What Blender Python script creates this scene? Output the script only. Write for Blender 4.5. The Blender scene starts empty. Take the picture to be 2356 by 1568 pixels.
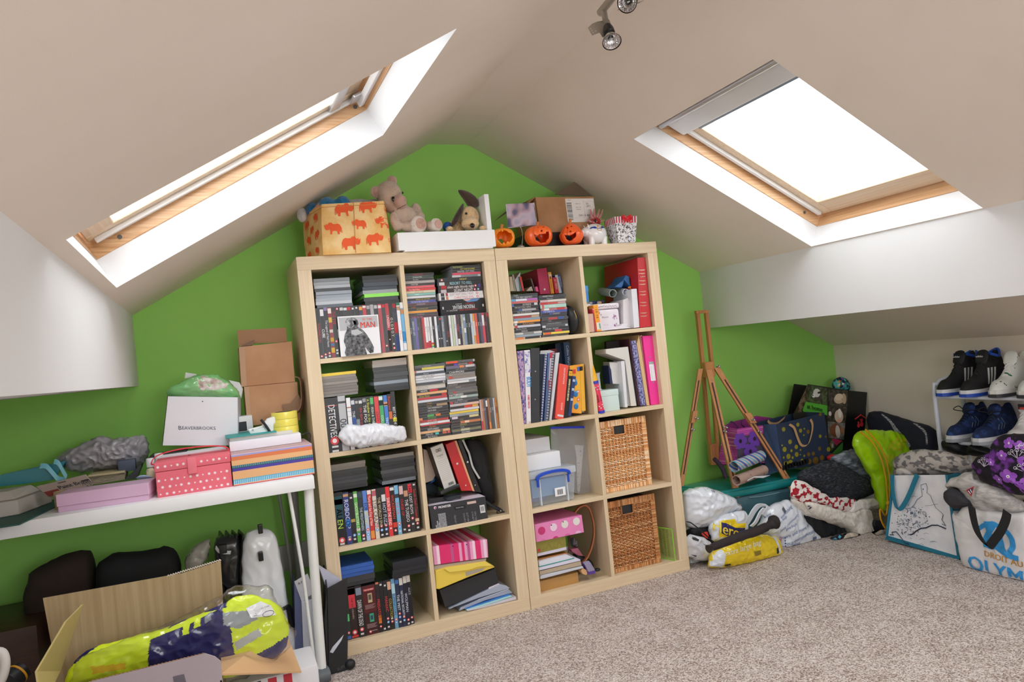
import bpy,bmesh,math,random
from mathutils import Vector as V,Matrix as MX,noise,Euler
from mathutils.bvhtree import BVHTree
from mathutils.geometry import tessellate_polygon
S = bpy.context.scene
COL = S.collection
R = math.radians
# ---------------------------------------------------------------- camera, sky, exposure
cam = bpy.data.objects.new('camera',bpy.data.cameras.new('camera'))
COL.objects.link(cam)
cam.data.sensor_width = 36.0
cam.data.lens = 25.372
cam.data.clip_start = 0.05
CX,CY,CZ = (0.91882944,-0.38134567,-0.1016265),(-0.08928608,0.04996641,-0.99475191),(0.38442224,0.92308117,0.01186175)
cam.matrix_world = MX(((CX[0],-CY[0],-CZ[0],-0.31948),(CX[1],-CY[1],-CZ[1],-2.75536),(CX[2],-CY[2],-CZ[2],1.06779),(0,0,0,1)))
S.camera = cam
w = bpy.data.worlds.new('overcast_sky')
S.world = w
w.use_nodes = True
wb = w.node_tree.nodes['Background']
wb.inputs[0].default_value = (0.93,0.965,1.0,1)
wb.inputs[1].default_value = 5.5
S.view_settings.view_transform = 'Standard'
S.view_settings.look = 'None'
S.view_settings.gamma = 1.0
S.view_settings.use_curve_mapping = False
S.view_settings.exposure = 0.6
S.cycles.max_bounces = 10
S.cycles.diffuse_bounces = 6
S.cycles.glossy_bounces = 3
S.cycles.transmission_bounces = 8
S.cycles.transparent_max_bounces = 12
S.cycles.caustics_reflective = False
S.cycles.caustics_refractive = False
S.cycles.sample_clamp_indirect = 6.0
S.cycles.use_denoising = True
S.cycles.use_adaptive_sampling = True
S.cycles.adaptive_threshold = 0.02

# ---------------------------------------------------------------- materials
def lin(c):
    return c / 12.92 if c <= 0.04045 else ((c + 0.055) / 1.055) ** 2.4
def rgb(h):
    if len(h) == 3:
        h = ''.join(c * 2 for c in h)
    return tuple(lin(int(h[i:i + 2],16) / 255) for i in (0,2,4)) + (1,)
MATS = {}
class NT:
    """short node-tree helper"""
    def __init__(s,name):
        s.m = bpy.data.materials.new(name); s.m.use_nodes = True
        s.t = s.m.node_tree; s.b = s.t.nodes['Principled BSDF']; s.out = s.t.nodes['Material Output']
    def n(s,typ,ins=None,**kw):
        x = s.t.nodes.new('ShaderNode' + typ)
        for k,v in kw.items():
            setattr(x,k,v)
        for k,v in (ins or {}).items():
            if isinstance(v,bpy.types.NodeSocket):
                s.t.links.new(v,x.inputs[k])
            else:
                x.inputs[k].default_value = v
        return x
    def l(s,a,b):
        s.t.links.new(a,b)
    def ramp(s,fac,stops,interp='LINEAR'):
        r = s.n('ValToRGB'); e = r.color_ramp.elements; r.color_ramp.interpolation = interp
        while len(e) < len(stops):
            e.new(0.5)
        for q,(p,c) in zip(e,stops):
            q.position = p; q.color = rgb(c)
        s.l(fac,r.inputs[0]); return r.outputs[0]
    def coord(s,sc=(1,1,1),which='Object',rot=(0,0,0)):
        c = s.n('TexCoord')
        return s.n('Mapping',{0: c.outputs[which],'Scale': sc,'Rotation': rot}).outputs[0]
    def noise(s,co,scale,detail=3,rough=.5,dist=0):
        return s.n('TexNoise',{'Vector': co,'Scale': scale,'Detail': detail,'Roughness': rough,'Distortion': dist}).outputs[0]
    def bump(s,h,strength=.3,dist=.002):
        b = s.n('Bump',{'Height': h,'Strength': strength,'Distance': dist}); s.l(b.outputs[0],s.b.inputs['Normal'])
def plain(h,r=.55,vary=.06,metal=0.,alpha=1.,trans=0.,sheen=0.,bump=0.,bscale=200,coat=0.,spec=None,scale=9.):
    """one-coloured surface with a faint procedural unevenness"""
    key = (h,r,vary,metal,alpha,trans,sheen,bump,bscale,coat,spec,scale)
    if key in MATS:
        return MATS[key]
    t = NT('surface_' + h)
    co = t.coord()
    f = t.noise(co,scale,4,.6)
    c = rgb(h)
    lo = tuple(max(0,x * (1 - vary)) for x in c[:3]) + (1,)
    hi = tuple(min(1,x * (1 + vary)) for x in c[:3]) + (1,)
    mx = t.n('Mix',{0: f},data_type='RGBA')
    mx.inputs[6].default_value = lo; mx.inputs[7].default_value = hi
    t.l(mx.outputs[2],t.b.inputs['Base Color'])
    t.b.inputs['Roughness'].default_value = r
    t.b.inputs['Metallic'].default_value = metal
    t.b.inputs['Alpha'].default_value = alpha
    t.b.inputs['Transmission Weight'].default_value = trans
    t.b.inputs['Sheen Weight'].default_value = sheen
    t.b.inputs['Coat Weight'].default_value = coat
    if spec is not None:
        t.b.inputs['Specular IOR Level'].default_value = spec
    if bump:
        t.bump(t.noise(co,bscale,2),bump,.002)
    MATS[key] = t.m
    return t.m
def M(x):
    return plain(x) if isinstance(x,str) else x
def two_tone(name,a,b,scale=(1,1,1),ns=20,lo=.4,hi=.6,r=.6,bump=.0,detail=4,dist=0,interp='LINEAR',which='Object',rot=(0,0,0),bdist=.002):
    t = NT(name); co = t.coord(scale,which,rot); f = t.noise(co,ns,detail,.55,dist)
    t.l(t.ramp(f,[(lo,a),(hi,b)],interp),t.b.inputs['Base Color'])
    t.b.inputs['Roughness'].default_value = r
    if bump:
        t.bump(f,bump,bdist)
    return t.m
def wood(name,a,b,c,axis='z',scale=1.,r=.45,ring=7.,bump=.05):
    """grain running along the given axis"""
    t = NT(name)
    st = {'x': (.12,1,1),'y': (1,.12,1),'z': (1,1,.12)}[axis]
    co = t.coord(tuple(k * scale for k in st))
    d = t.noise(co,ring * .6,2,.5,1.2)
    rings = t.n('Math',{0: d,1: ring * 1.6},operation='MULTIPLY')
    sn = t.n('Math',{0: rings.outputs[0]},operation='SINE')
    hf = t.n('Math',{0: sn.outputs[0],1: .5,2: .5},operation='MULTIPLY_ADD')
    st2 = {'x': (.02,1,1),'y': (1,.02,1),'z': (1,1,.02)}[axis]
    co2 = t.coord(tuple(k * scale for k in st2))
    g = t.noise(co2,160,3,.6)
    ad = t.n('Math',{0: hf.outputs[0],1: g},operation='MULTIPLY')
    ad2 = t.n('Math',{0: ad.outputs[0],1: g},operation='ADD')
    t.l(t.ramp(ad2.outputs[0],[(.25,a),(.62,b),(1.05,c)]),t.b.inputs['Base Color'])
    t.b.inputs['Roughness'].default_value = r
    if bump:
        t.bump(g,bump,.001)
    return t.m

# ---------------------------------------------------------------- mesh builder
def inpoly(x,y,pl):
    c = False; j = len(pl) - 1
    for i in range(len(pl)):
        if (pl[i][1] > y) != (pl[j][1] > y) and x < (pl[j][0] - pl[i][0]) * (y - pl[i][1]) / (pl[j][1] - pl[i][1]) + pl[i][0]: c = not c
        j = i
    return c
class MB:
    def __init__(s):
        s.v = []; s.f = []; s.k = []; s.m = []; s.T = MX()
    def mi(s,m):
        m = M(m)
        if m not in s.m:
            s.m.append(m)
        return s.m.index(m)
    def add(s,vs,fs,m):
        o = len(s.v); k = s.mi(m)
        s.v += [tuple(s.T @ V(p)) for p in vs]
        s.f += [tuple(i + o for i in f) for f in fs]
        s.k += [k] * len(fs)
        return s
    def box(s,x0,x1,y0,y1,z0,z1,m,c=0.):
        if c <= 0:
            vs = [(x,y,z) for x in (x0,x1) for y in (y0,y1) for z in (z0,z1)]
            return s.add(vs,[(0,1,3,2),(4,6,7,5),(0,4,5,1),(2,3,7,6),(0,2,6,4),(1,5,7,3)],m)
        bm = bmesh.new()
        bmesh.ops.create_cube(bm,size=1)
        for q in bm.verts:
            q.co = V((x0 + (q.co.x + .5) * (x1 - x0),y0 + (q.co.y + .5) * (y1 - y0),z0 + (q.co.z + .5) * (z1 - z0)))
        bmesh.ops.bevel(bm,geom=bm.edges[:],offset=c,segments=2,affect='EDGES',profile=.6)
        bm.verts.index_update()
        s.add([tuple(q.co) for q in bm.verts],[tuple(q.index for q in f.verts) for f in bm.faces],m)
        bm.free()
        return s
    def hexa(s,p,m):
        """eight corners: bottom ring of four then top ring of four"""
        return s.add(p,[(3,2,1,0),(4,5,6,7),(0,1,5,4),(1,2,6,5),(2,3,7,6),(3,0,4,7)],m)
    def quad(s,a,b,c,d,m):
        return s.add([a,b,c,d],[(0,1,2,3)],m)
    def tube(s,path,r,m,n=8,caps=True,up=(0,0,1),flat=1.,close=False):
        path = [V(p) for p in path]; N = len(path)
        rr = r if isinstance(r,(list,tuple)) else [r] * N
        vs = []; fs = []
        u = None
        for i,p in enumerate(path):
            a = path[(i - 1) % N] if (i or close) else p
            b = path[(i + 1) % N] if (i < N - 1 or close) else p
            d = (b - a).normalized()
            if u is None:
                u = d.cross(V(up))
                if u.length < .3: u = d.cross(V((0,1,0)))
            else:
                u = u - d * u.dot(d)
            u.normalize(); q = d.cross(u).normalized()
            for j in range(n):
                t = 2 * math.pi * j / n
                vs.append(tuple(p + u * math.cos(t) * rr[i] + q * math.sin(t) * rr[i] * flat))
        for i in range(N if close else N - 1):
            for j in range(n):
                i2 = (i + 1) % N
                fs.append((i * n + j,i * n + (j + 1) % n,i2 * n + (j + 1) % n,i2 * n + j))
        if caps and not close:
            fs.append(tuple(range(n))[::-1]); fs.append(tuple((N - 1) * n + j for j in range(n)))
        return s.add(vs,fs,m)
    def ribbon(s,path,wid,thick,m,side=(0,1,0)):
        """flat strap: rectangular section swept along the path; side = width direction"""
        path = [V(p) for p in path]; N = len(path); sd = V(side).normalized(); vs = []; fs = []
        for i,p in enumerate(path):
            d = (path[min(i + 1,N - 1)] - path[max(i - 1,0)]).normalized()
            nn = d.cross(sd).normalized()
            for a,b in ((-1,-1),(1,-1),(1,1),(-1,1)):
                vs.append(tuple(p + sd * a * wid / 2 + nn * b * thick / 2))
        for i in range(N - 1):
            for j in range(4):
                fs.append((i * 4 + j,i * 4 + (j + 1) % 4,(i + 1) * 4 + (j + 1) % 4,(i + 1) * 4 + j))
        fs += [(3,2,1,0),tuple((N - 1) * 4 + j for j in range(4))]
        return s.add(vs,fs,m)
    def bar(s,a,b,wx,wy,m,side=(1,0,0)):
        """straight bar of rectangular section from a to b; wx across `side`, wy across the other"""
        return s.ribbon([a,b],wx,wy,m,side)
    def lathe(s,prof,m,n=24,squash=None,caps=True):
        vs = []; fs = []; N = len(prof)
        for r,z in prof:
            for j in range(n):
                t = 2 * math.pi * j / n
                k = squash(t,z) if squash else 1
                vs.append((r * math.cos(t) * k,r * math.sin(t) * k,z))
        for i in range(N - 1):
            for j in range(n):
                fs.append((i * n + j,i * n + (j + 1) % n,(i + 1) * n + (j + 1) % n,(i + 1) * n + j))
        if caps:
            if prof[0][0] > 1e-6: fs.append(tuple(range(n))[::-1])
            if prof[-1][0] > 1e-6: fs.append(tuple((N - 1) * n + j for j in range(n)))
        return s.add(vs,fs,m)
    def ball(s,c,r,m,nu=16,nv=10,f=None):
        r = r if isinstance(r,(tuple,list)) else (r,r,r)
        vs = []; fs = []
        for i in range(nv + 1):
            a = math.pi * i / nv
            for j in range(nu):
                t = 2 * math.pi * j / nu
                d = V((math.sin(a) * math.cos(t),math.sin(a) * math.sin(t),math.cos(a)))
                k = f(d) if f else 1
                vs.append((c[0] + d.x * r[0] * k,c[1] + d.y * r[1] * k,c[2] + d.z * r[2] * k))
        for i in range(nv):
            for j in range(nu):
                fs.append((i * nu + j,(i + 1) * nu + j,(i + 1) * nu + (j + 1) % nu,i * nu + (j + 1) % nu))
        return s.add(vs,fs,m)
    def poly(s,pts,m):
        """flat polygon (any outline) from 3-D points"""
        tr = tessellate_polygon([[V(p) for p in pts]])
        return s.add(pts,[tuple(t) for t in tr],m)
    def prism(s,pts,off,m):
        """outline pts (3-D, planar) swept by the vector off"""
        n = len(pts); off = V(off); tr = tessellate_polygon([[V(p) for p in pts]])
        vs = [tuple(p) for p in pts] + [tuple(V(p) + off) for p in pts]
        fs = [tuple(t) for t in tr] + [tuple(i + n for i in reversed(t)) for t in tr]
        fs += [(i,(i + 1) % n,(i + 1) % n + n,i + n) for i in range(n)]
        return s.add(vs,fs,m)
    def disc(s,c,r,m,u=(1,0,0),v=(0,0,1),n=14,inner=0.):
        c,u,v = V(c),V(u),V(v)
        ring = [tuple(c + u * math.cos(2 * math.pi * i / n) * r + v * math.sin(2 * math.pi * i / n) * r) for i in range(n)]
        if inner:
            r2 = [tuple(c + u * math.cos(2 * math.pi * i / n) * inner + v * math.sin(2 * math.pi * i / n) * inner) for i in range(n)]
            return s.add(ring + r2,[(i,(i + 1) % n,n + (i + 1) % n,n + i) for i in range(n)],m)
        return s.add(ring,[tuple(range(n))],m)
    def text(s,txt,at,size,m,u=(1,0,0),v=(0,0,1),align='c',fit=None,squeeze=1.,bold=0.):
        vs,fs,wdt = glyphs(txt)
        if not vs:
            return s
        k = size; kx = size * squeeze
        if fit and wdt * kx > fit:
            kx = fit / wdt
        off = {'c': -wdt / 2,'l': 0,'r': -wdt}[align]
        a,u,v = V(at),V(u).normalized(),V(v).normalized()
        nn = u.cross(v)
        for i,dx in enumerate((0,) if not bold else (-bold,bold)):
            s.add([tuple(a + nn * (i * .00015) + u * ((x + off) * kx + dx) + v * (y - .35) * k) for x,y in vs],fs,m)
        return s
    def wrap(s,onto,dirn,off=.0015,reach=1.):
        """press these faces onto the faces of another builder, along dirn; what misses it is dropped"""
        bv = BVHTree.FromPolygons([V(p) for p in onto.v],[f for f in onto.f])
        d = V(dirn).normalized(); ok = []
        for i,p in enumerate(s.v):
            h = bv.ray_cast(V(p) - d * reach,d,reach * 3)
            ok.append(h[0] is not None)
            if h[0] is not None:
                s.v[i] = tuple(h[0] - d * off)
        keep = [(f,k) for f,k in zip(s.f,s.k) if all(ok[i] for i in f)]
        s.f = [f for f,k in keep]; s.k = [k for f,k in keep]
        return s
    def cut(s,n=1):
        """split every face for wrapping"""
        for _ in range(n):
            nf = []; nk = []; mid = {}
            def mp(a,b):
                e = (min(a,b),max(a,b))
                if e not in mid:
                    mid[e] = len(s.v); s.v.append(tuple((V(s.v[a]) + V(s.v[b])) / 2))
                return mid[e]
            for f,k in zip(s.f,s.k):
                if len(f) == 3:
                    a,b,c = f; ab,bc,ca = mp(a,b),mp(b,c),mp(c,a)
                    nf += [(a,ab,ca),(ab,b,bc),(ca,bc,c),(ab,bc,ca)]; nk += [k] * 4
                else:
                    c = len(s.v); s.v.append(tuple(sum((V(s.v[i]) for i in f),V()) / len(f)))
                    for i in range(len(f)):
                        nf.append((f[i],f[(i + 1) % len(f)],c)); nk.append(k)
            s.f,s.k = nf,nk
        return s
    def paint(s,poly,m,dirn=(.384,.923,.01)):
        """give the faces whose centres fall inside the outline another material"""
        k = s.mi(m); d = V(dirn); y0 = poly[0][1]; n = 0
        for i,f in enumerate(s.f):
            c = sum((V(s.v[j]) for j in f),V()) / len(f); c = c + d * ((y0 - c.y) / d.y)
            if inpoly(c.x,c.z,[(p[0],p[2]) for p in poly]): s.k[i] = k
        return s
    def crease(s,amp,freq,seed=0,stretch=(1,1,1),fine=.35,keepz=None):
        """crumple: ridged noise along the vertex normals"""
        bm = bmesh.new(); vs = [bm.verts.new(p) for p in s.v]
        for f in s.f:
            try: bm.faces.new([vs[i] for i in f])
            except ValueError: pass
        bmesh.ops.recalc_face_normals(bm,faces=bm.faces[:]); bm.normal_update()
        sv = V((seed * 7.3,seed * 3.1,seed * 5.7))
        for i,q in enumerate(vs):
            p = V((q.co.x * stretch[0],q.co.y * stretch[1],q.co.z * stretch[2])) * freq + sv
            d = noise.voronoi(p)[0]
            r = (d[1] - d[0]) * 1.2 - .4
            r2 = 1 - 2 * abs(noise.noise(p * 2.3 + sv))
            k = amp * (r * (1 - fine) + r2 * fine)
            if keepz is not None and q.co.z < keepz:
                k = min(k,0)
            s.v[i] = tuple(q.co + q.normal * k)
        bm.free()
        return s
    def build(s,name,parent=None,loc=None,rot=None,smooth=None,bevel=0.,fix=True,label=None,cat=None,group=None,kind=None,mesh=None):
        me = bpy.data.meshes.new(name)
        me.from_pydata(s.v,[],s.f)
        for m in s.m:
            me.materials.append(m)
        me.polygons.foreach_set('material_index',s.k)
        if fix:
            bm = bmesh.new(); bm.from_mesh(me); bmesh.ops.recalc_face_normals(bm,faces=bm.faces[:]); bm.to_mesh(me); bm.free()
        if smooth is not None:
            me.polygons.foreach_set('use_smooth',[True] * len(me.polygons))
            me.set_sharp_from_angle(angle=R(smooth))
        me.update()
        o = bpy.data.objects.new(name,me); COL.objects.link(o)
        if bevel:
            b = o.modifiers.new('soft_edges','BEVEL'); b.width = bevel; b.segments = 2; b.limit_method = 'ANGLE'; b.angle_limit = R(40)
        place(o,parent,loc,rot)
        tag(o,label,cat,group,kind)
        return o
def place(o,parent=None,loc=None,rot=None):
    if parent: o.parent = parent
    if loc: o.location = loc
    if rot: o.rotation_euler = rot
def tag(o,label=None,cat=None,group=None,kind=None):
    for k,x in (('label',label),('category',cat),('group',group),('kind',kind)):
        if x: o[k] = x
    return o
def thing(name,label,cat,loc=(0,0,0),rot=(0,0,0),group=None):
    o = bpy.data.objects.new(name,None); COL.objects.link(o)
    o.empty_display_size = .05
    place(o,None,loc,rot)
    return tag(o,label,cat,group)
GL = {}
def glyphs(txt):
    if txt not in GL:
        cu = bpy.data.curves.new('t','FONT'); cu.body = txt; cu.size = 1; cu.resolution_u = 2; cu.fill_mode = 'FRONT'
        o = bpy.data.objects.new('t',cu)
        me = o.to_mesh()
        vs = [(q.co.x,q.co.y) for q in me.vertices]; fs = [tuple(p.vertices) for p in me.polygons]
        x0 = min((q[0] for q in vs),default=0); x1 = max((q[0] for q in vs),default=0)
        GL[txt] = ([(x - x0,y) for x,y in vs],fs,x1 - x0)
        o.to_mesh_clear(); bpy.data.objects.remove(o); bpy.data.curves.remove(cu)
    return GL[txt]
def resample(pts,n):
    """n points evenly along a closed outline"""
    pts = [V(p) for p in pts]; L = [0]
    for i in range(len(pts)):
        L.append(L[-1] + (pts[(i + 1) % len(pts)] - pts[i]).length)
    out = []; j = 0
    for i in range(n):
        t = L[-1] * i / n
        while L[j + 1] < t: j += 1
        k = (t - L[j]) / max(1e-9,L[j + 1] - L[j])
        out.append(pts[j].lerp(pts[(j + 1) % len(pts)],k))
    return out
def round_loop(pts,it=1):
    pts = [V(p) for p in pts]
    for _ in range(it):
        q = []
        for i in range(len(pts)):
            a,b = pts[i],pts[(i + 1) % len(pts)]
            q += [a.lerp(b,.25),a.lerp(b,.75)]
        pts = q
    return pts
def smooth_path(pts,n=6):
    pts = [V(p) for p in pts]; out = []
    for i in range(len(pts) - 1):
        p0,p1,p2,p3 = pts[max(i - 1,0)],pts[i],pts[i + 1],pts[min(i + 2,len(pts) - 1)]
        for j in range(n):
            t = j / n
            out.append(.5 * ((2 * p1) + (p2 - p0) * t + (2 * p0 - 5 * p1 + 4 * p2 - p3) * t * t + (3 * p1 - p0 - 3 * p2 + p3) * t ** 3))
    return out + [pts[-1]]
def pillow(mb,loop,nrm,front,back,m,ns=72,nr=14,center=None,power=2.6,rim=.0,rnd=1):
    """a stuffed form: closed 3-D outline, bulging `front` along nrm and `back` against it"""
    lp = resample(round_loop(loop,rnd) if rnd else loop,ns)
    c = V(center) if center else sum(lp,V()) / ns
    nn = V(nrm).normalized(); vs = []; fs = []
    for sgn,th in ((1,front),(-1,back)):
        base = len(vs)
        for i in range(nr):
            r = 1 - (i / nr)
            h = (1 - r ** power) ** .5 * th + rim * (1 if r < 1 else 0)
            vs += [tuple(c.lerp(p,r) + nn * sgn * h) for p in lp]
        vs.append(tuple(c + nn * sgn * (th + rim)))
        for i in range(nr - 1):
            for j in range(ns):
                fs.append((base + i * ns + j,base + i * ns + (j + 1) % ns,base + (i + 1) * ns + (j + 1) % ns,base + (i + 1) * ns + j))
        e = base + nr * ns
        for j in range(ns):
            fs.append((base + (nr - 1) * ns + j,base + (nr - 1) * ns + (j + 1) % ns,e))
    o2 = nr * ns + 1
    # weld the two rims
    fs = [tuple(i - o2 if o2 <= i < o2 + ns else i for i in f) for f in fs]
    return mb.add(vs,fs,m)

# ---------------------------------------------------------------- the room
KL,KR = .546,.536
ZR = 2.046
XL,XR = .683,.874
YB,YF = .41,-4.4
def zl(x): return ZR - (XL - x) * KL
def zr(x): return ZR - (x - XR) * KR
XKL,XKR = -1.43,3.01
BXL,BXR,BZ = -.59,2.12,1.075
t = NT('cream_emulsion'); co = t.coord()
t.l(t.ramp(t.noise(co,2.5,3),[(.3,'e6dbce'),(.7,'ebe1d6')]),t.b.inputs['Base Color']); t.b.inputs['Roughness'].default_value = .85
t.bump(t.noise(co,260,2),.12,.0008)
CREAM = t.m
t = NT('white_emulsion'); co = t.coord()
t.l(t.ramp(t.noise(co,2.5,3),[(.3,'d6d7d8'),(.7,'dcddde')]),t.b.inputs['Base Color']); t.b.inputs['Roughness'].default_value = .8
t.bump(t.noise(co,260,2),.1,.0008)
WHITE = t.m
t = NT('green_emulsion'); co = t.coord()
t.l(t.ramp(t.noise(co,2.5,3),[(.3,'9cdc6a'),(.7,'a2e070')]),t.b.inputs['Base Color']); t.b.inputs['Roughness'].default_value = .75
t.bump(t.noise(co,260,2),.12,.0008)
GREEN = t.m
t = NT('speckled_carpet'); co = t.coord()
vo = t.n('TexVoronoi',{'Vector': co,'Scale': 235.},feature='F1')
sp = t.n('SeparateColor',{0: vo.outputs['Color']})
big = t.noise(co,9,3)
ad = t.n('Math',{0: big,1: .5,2: -.25},operation='MULTIPLY_ADD')
sm = t.n('Math',{0: sp.outputs[0],1: ad.outputs[0]},operation='ADD')
t.l(t.ramp(sm.outputs[0],[(.0,'968278'),(.3,'baa8a0'),(.58,'ded2ca'),(1.,'f4ece6')]),t.b.inputs['Base Color'])
t.b.inputs['Roughness'].default_value = .95; t.b.inputs['Specular IOR Level'].default_value = .1
hh = t.n('Math',{0: vo.outputs['Distance'],1: -1.},operation='MULTIPLY')
t.bump(hh.outputs[0],.9,.006)
CARPET = t.m
def struct(mb,name,parent=None,**k):
    return mb.build(name,parent,fix=False,kind=None if parent else 'structure',**k)
mb = MB(); mb.box(XKL,XKR,YF,YB,-.05,0,CARPET); struct(mb,'floor')
prof = [(XKL,0),(XKR,0),(XKR,zr(XKR)),(XR,ZR),(XL,ZR),(XKL,zl(XKL))]
mb = MB(); mb.prism([(x,YB,z) for x,z in prof],(0,.06,0),GREEN); mb.build('wall_back',kind='structure')
mb = MB(); mb.box(XKL - .06,XKL,YF,YB,0,zl(XKL),WHITE); mb.build('wall_left',kind='structure')
mb = MB(); mb.box(XKR,XKR + .06,YF,YB,0,zr(XKR),CREAM); mb.build('wall_right',kind='structure')
# gable wall behind the camera, with an unseen window added for fill light
GW = (-.05,1.55,.9,1.67)
mb = MB()
gx0,gx1,gz0,gz1 = GW
cut = (YF - .06,YF)
mb.box(XKL,gx0,*cut,0,1.35,CREAM); mb.box(gx1,XKR,*cut,0,1.35,CREAM); mb.box(gx0,gx1,*cut,0,gz0,CREAM)
mb.box(XKL,gx0,*cut,1.35,2.1,CREAM); mb.box(gx1,XKR,*cut,1.35,2.1,CREAM); mb.box(gx0,gx1,*cut,gz1,2.1,CREAM)
mb.build('wall_front',kind='structure')
# sloping ceilings with their skylight openings
def frame_of(side):
    if side == 'l':
        m = math.hypot(1,KL); return V((XL,0,ZR)),V((-1 / m,0,-KL / m)),V((-KL / m,0,1 / m)),m
    m = math.hypot(1,KR); return V((XR,0,ZR)),V((1 / m,0,-KR / m)),V((KR / m,0,1 / m)),m
#   windows: side, s0, s1 (down the slope), y0, y1 (near, far), shear
WINS = [('l',.47,1.415,-1.17,-.38,.062),('r',.447,1.408,-1.137,-.38,0.),('l',.3,1.41,-4.1,-2.75,0.),('r',.3,1.41,-4.1,-2.75,0.)]  # last two: unseen skylights added behind the camera to brighten the room
mbc = MB()
mbc.quad((XL,YF,ZR),(XR,YF,ZR),(XR,YB,ZR),(XL,YB,ZR),CREAM)
for side in 'lr':
    O,U,N,m = frame_of(side)
    smax = ((XL - XKL) if side == 'l' else (XKR - XR)) * m
    P = lambda s_,y: tuple(O + U * s_ + V((0,y,0)))
    ws = sorted([w_ for w_ in WINS if w_[0] == side],key=lambda a: a[3])
    ycuts = [YF] + [(ws[i][4] + ws[i + 1][3]) / 2 for i in range(len(ws) - 1)] + [YB]
    for i,(sd,s0,s1,y0,y1,sh) in enumerate(ws):
        a,b = ycuts[i],ycuts[i + 1]
        f = lambda s_,y: y + sh * (s_ - (s0 + s1) / 2)
        h = [(s0,f(s0,y0)),(s1,f(s1,y0)),(s1,f(s1,y1)),(s0,f(s0,y1))]
        o = [(0,a),(smax,a),(smax,b),(0,b)]
        for j in range(4):
            k = (j + 1) % 4
            mbc.quad(P(*o[j]),P(*o[k]),P(*h[k]),P(*h[j]),CREAM)
mbc.build('ceiling',fix=False,kind='structure')
mb = MB(); mb.prism([(BXL,YF,zl(BXL) + .0),(BXL,YF,BZ),(BXL - .48,YF,BZ)],(0,YB - YF,0),WHITE); mb.build('trim_1',kind='structure')
mb = MB(); mb.prism([(BXR,YF,zr(BXR)),(BXR,YF,BZ),(BXR + .55,YF,BZ)],(0,YB - YF,0),WHITE); mb.build('trim_2',kind='structure')
mb = MB(); mb.box(XKL,XKR,YB - .014,YB,0,.1,plain('efece6',.4),.004); mb.build('baseboard_back',kind='structure')
mb = MB(); mb.box(XKR - .014,XKR,YF,YB - .014,0,.1,plain('efece6',.4),.004); mb.build('baseboard_right',kind='structure')

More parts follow.
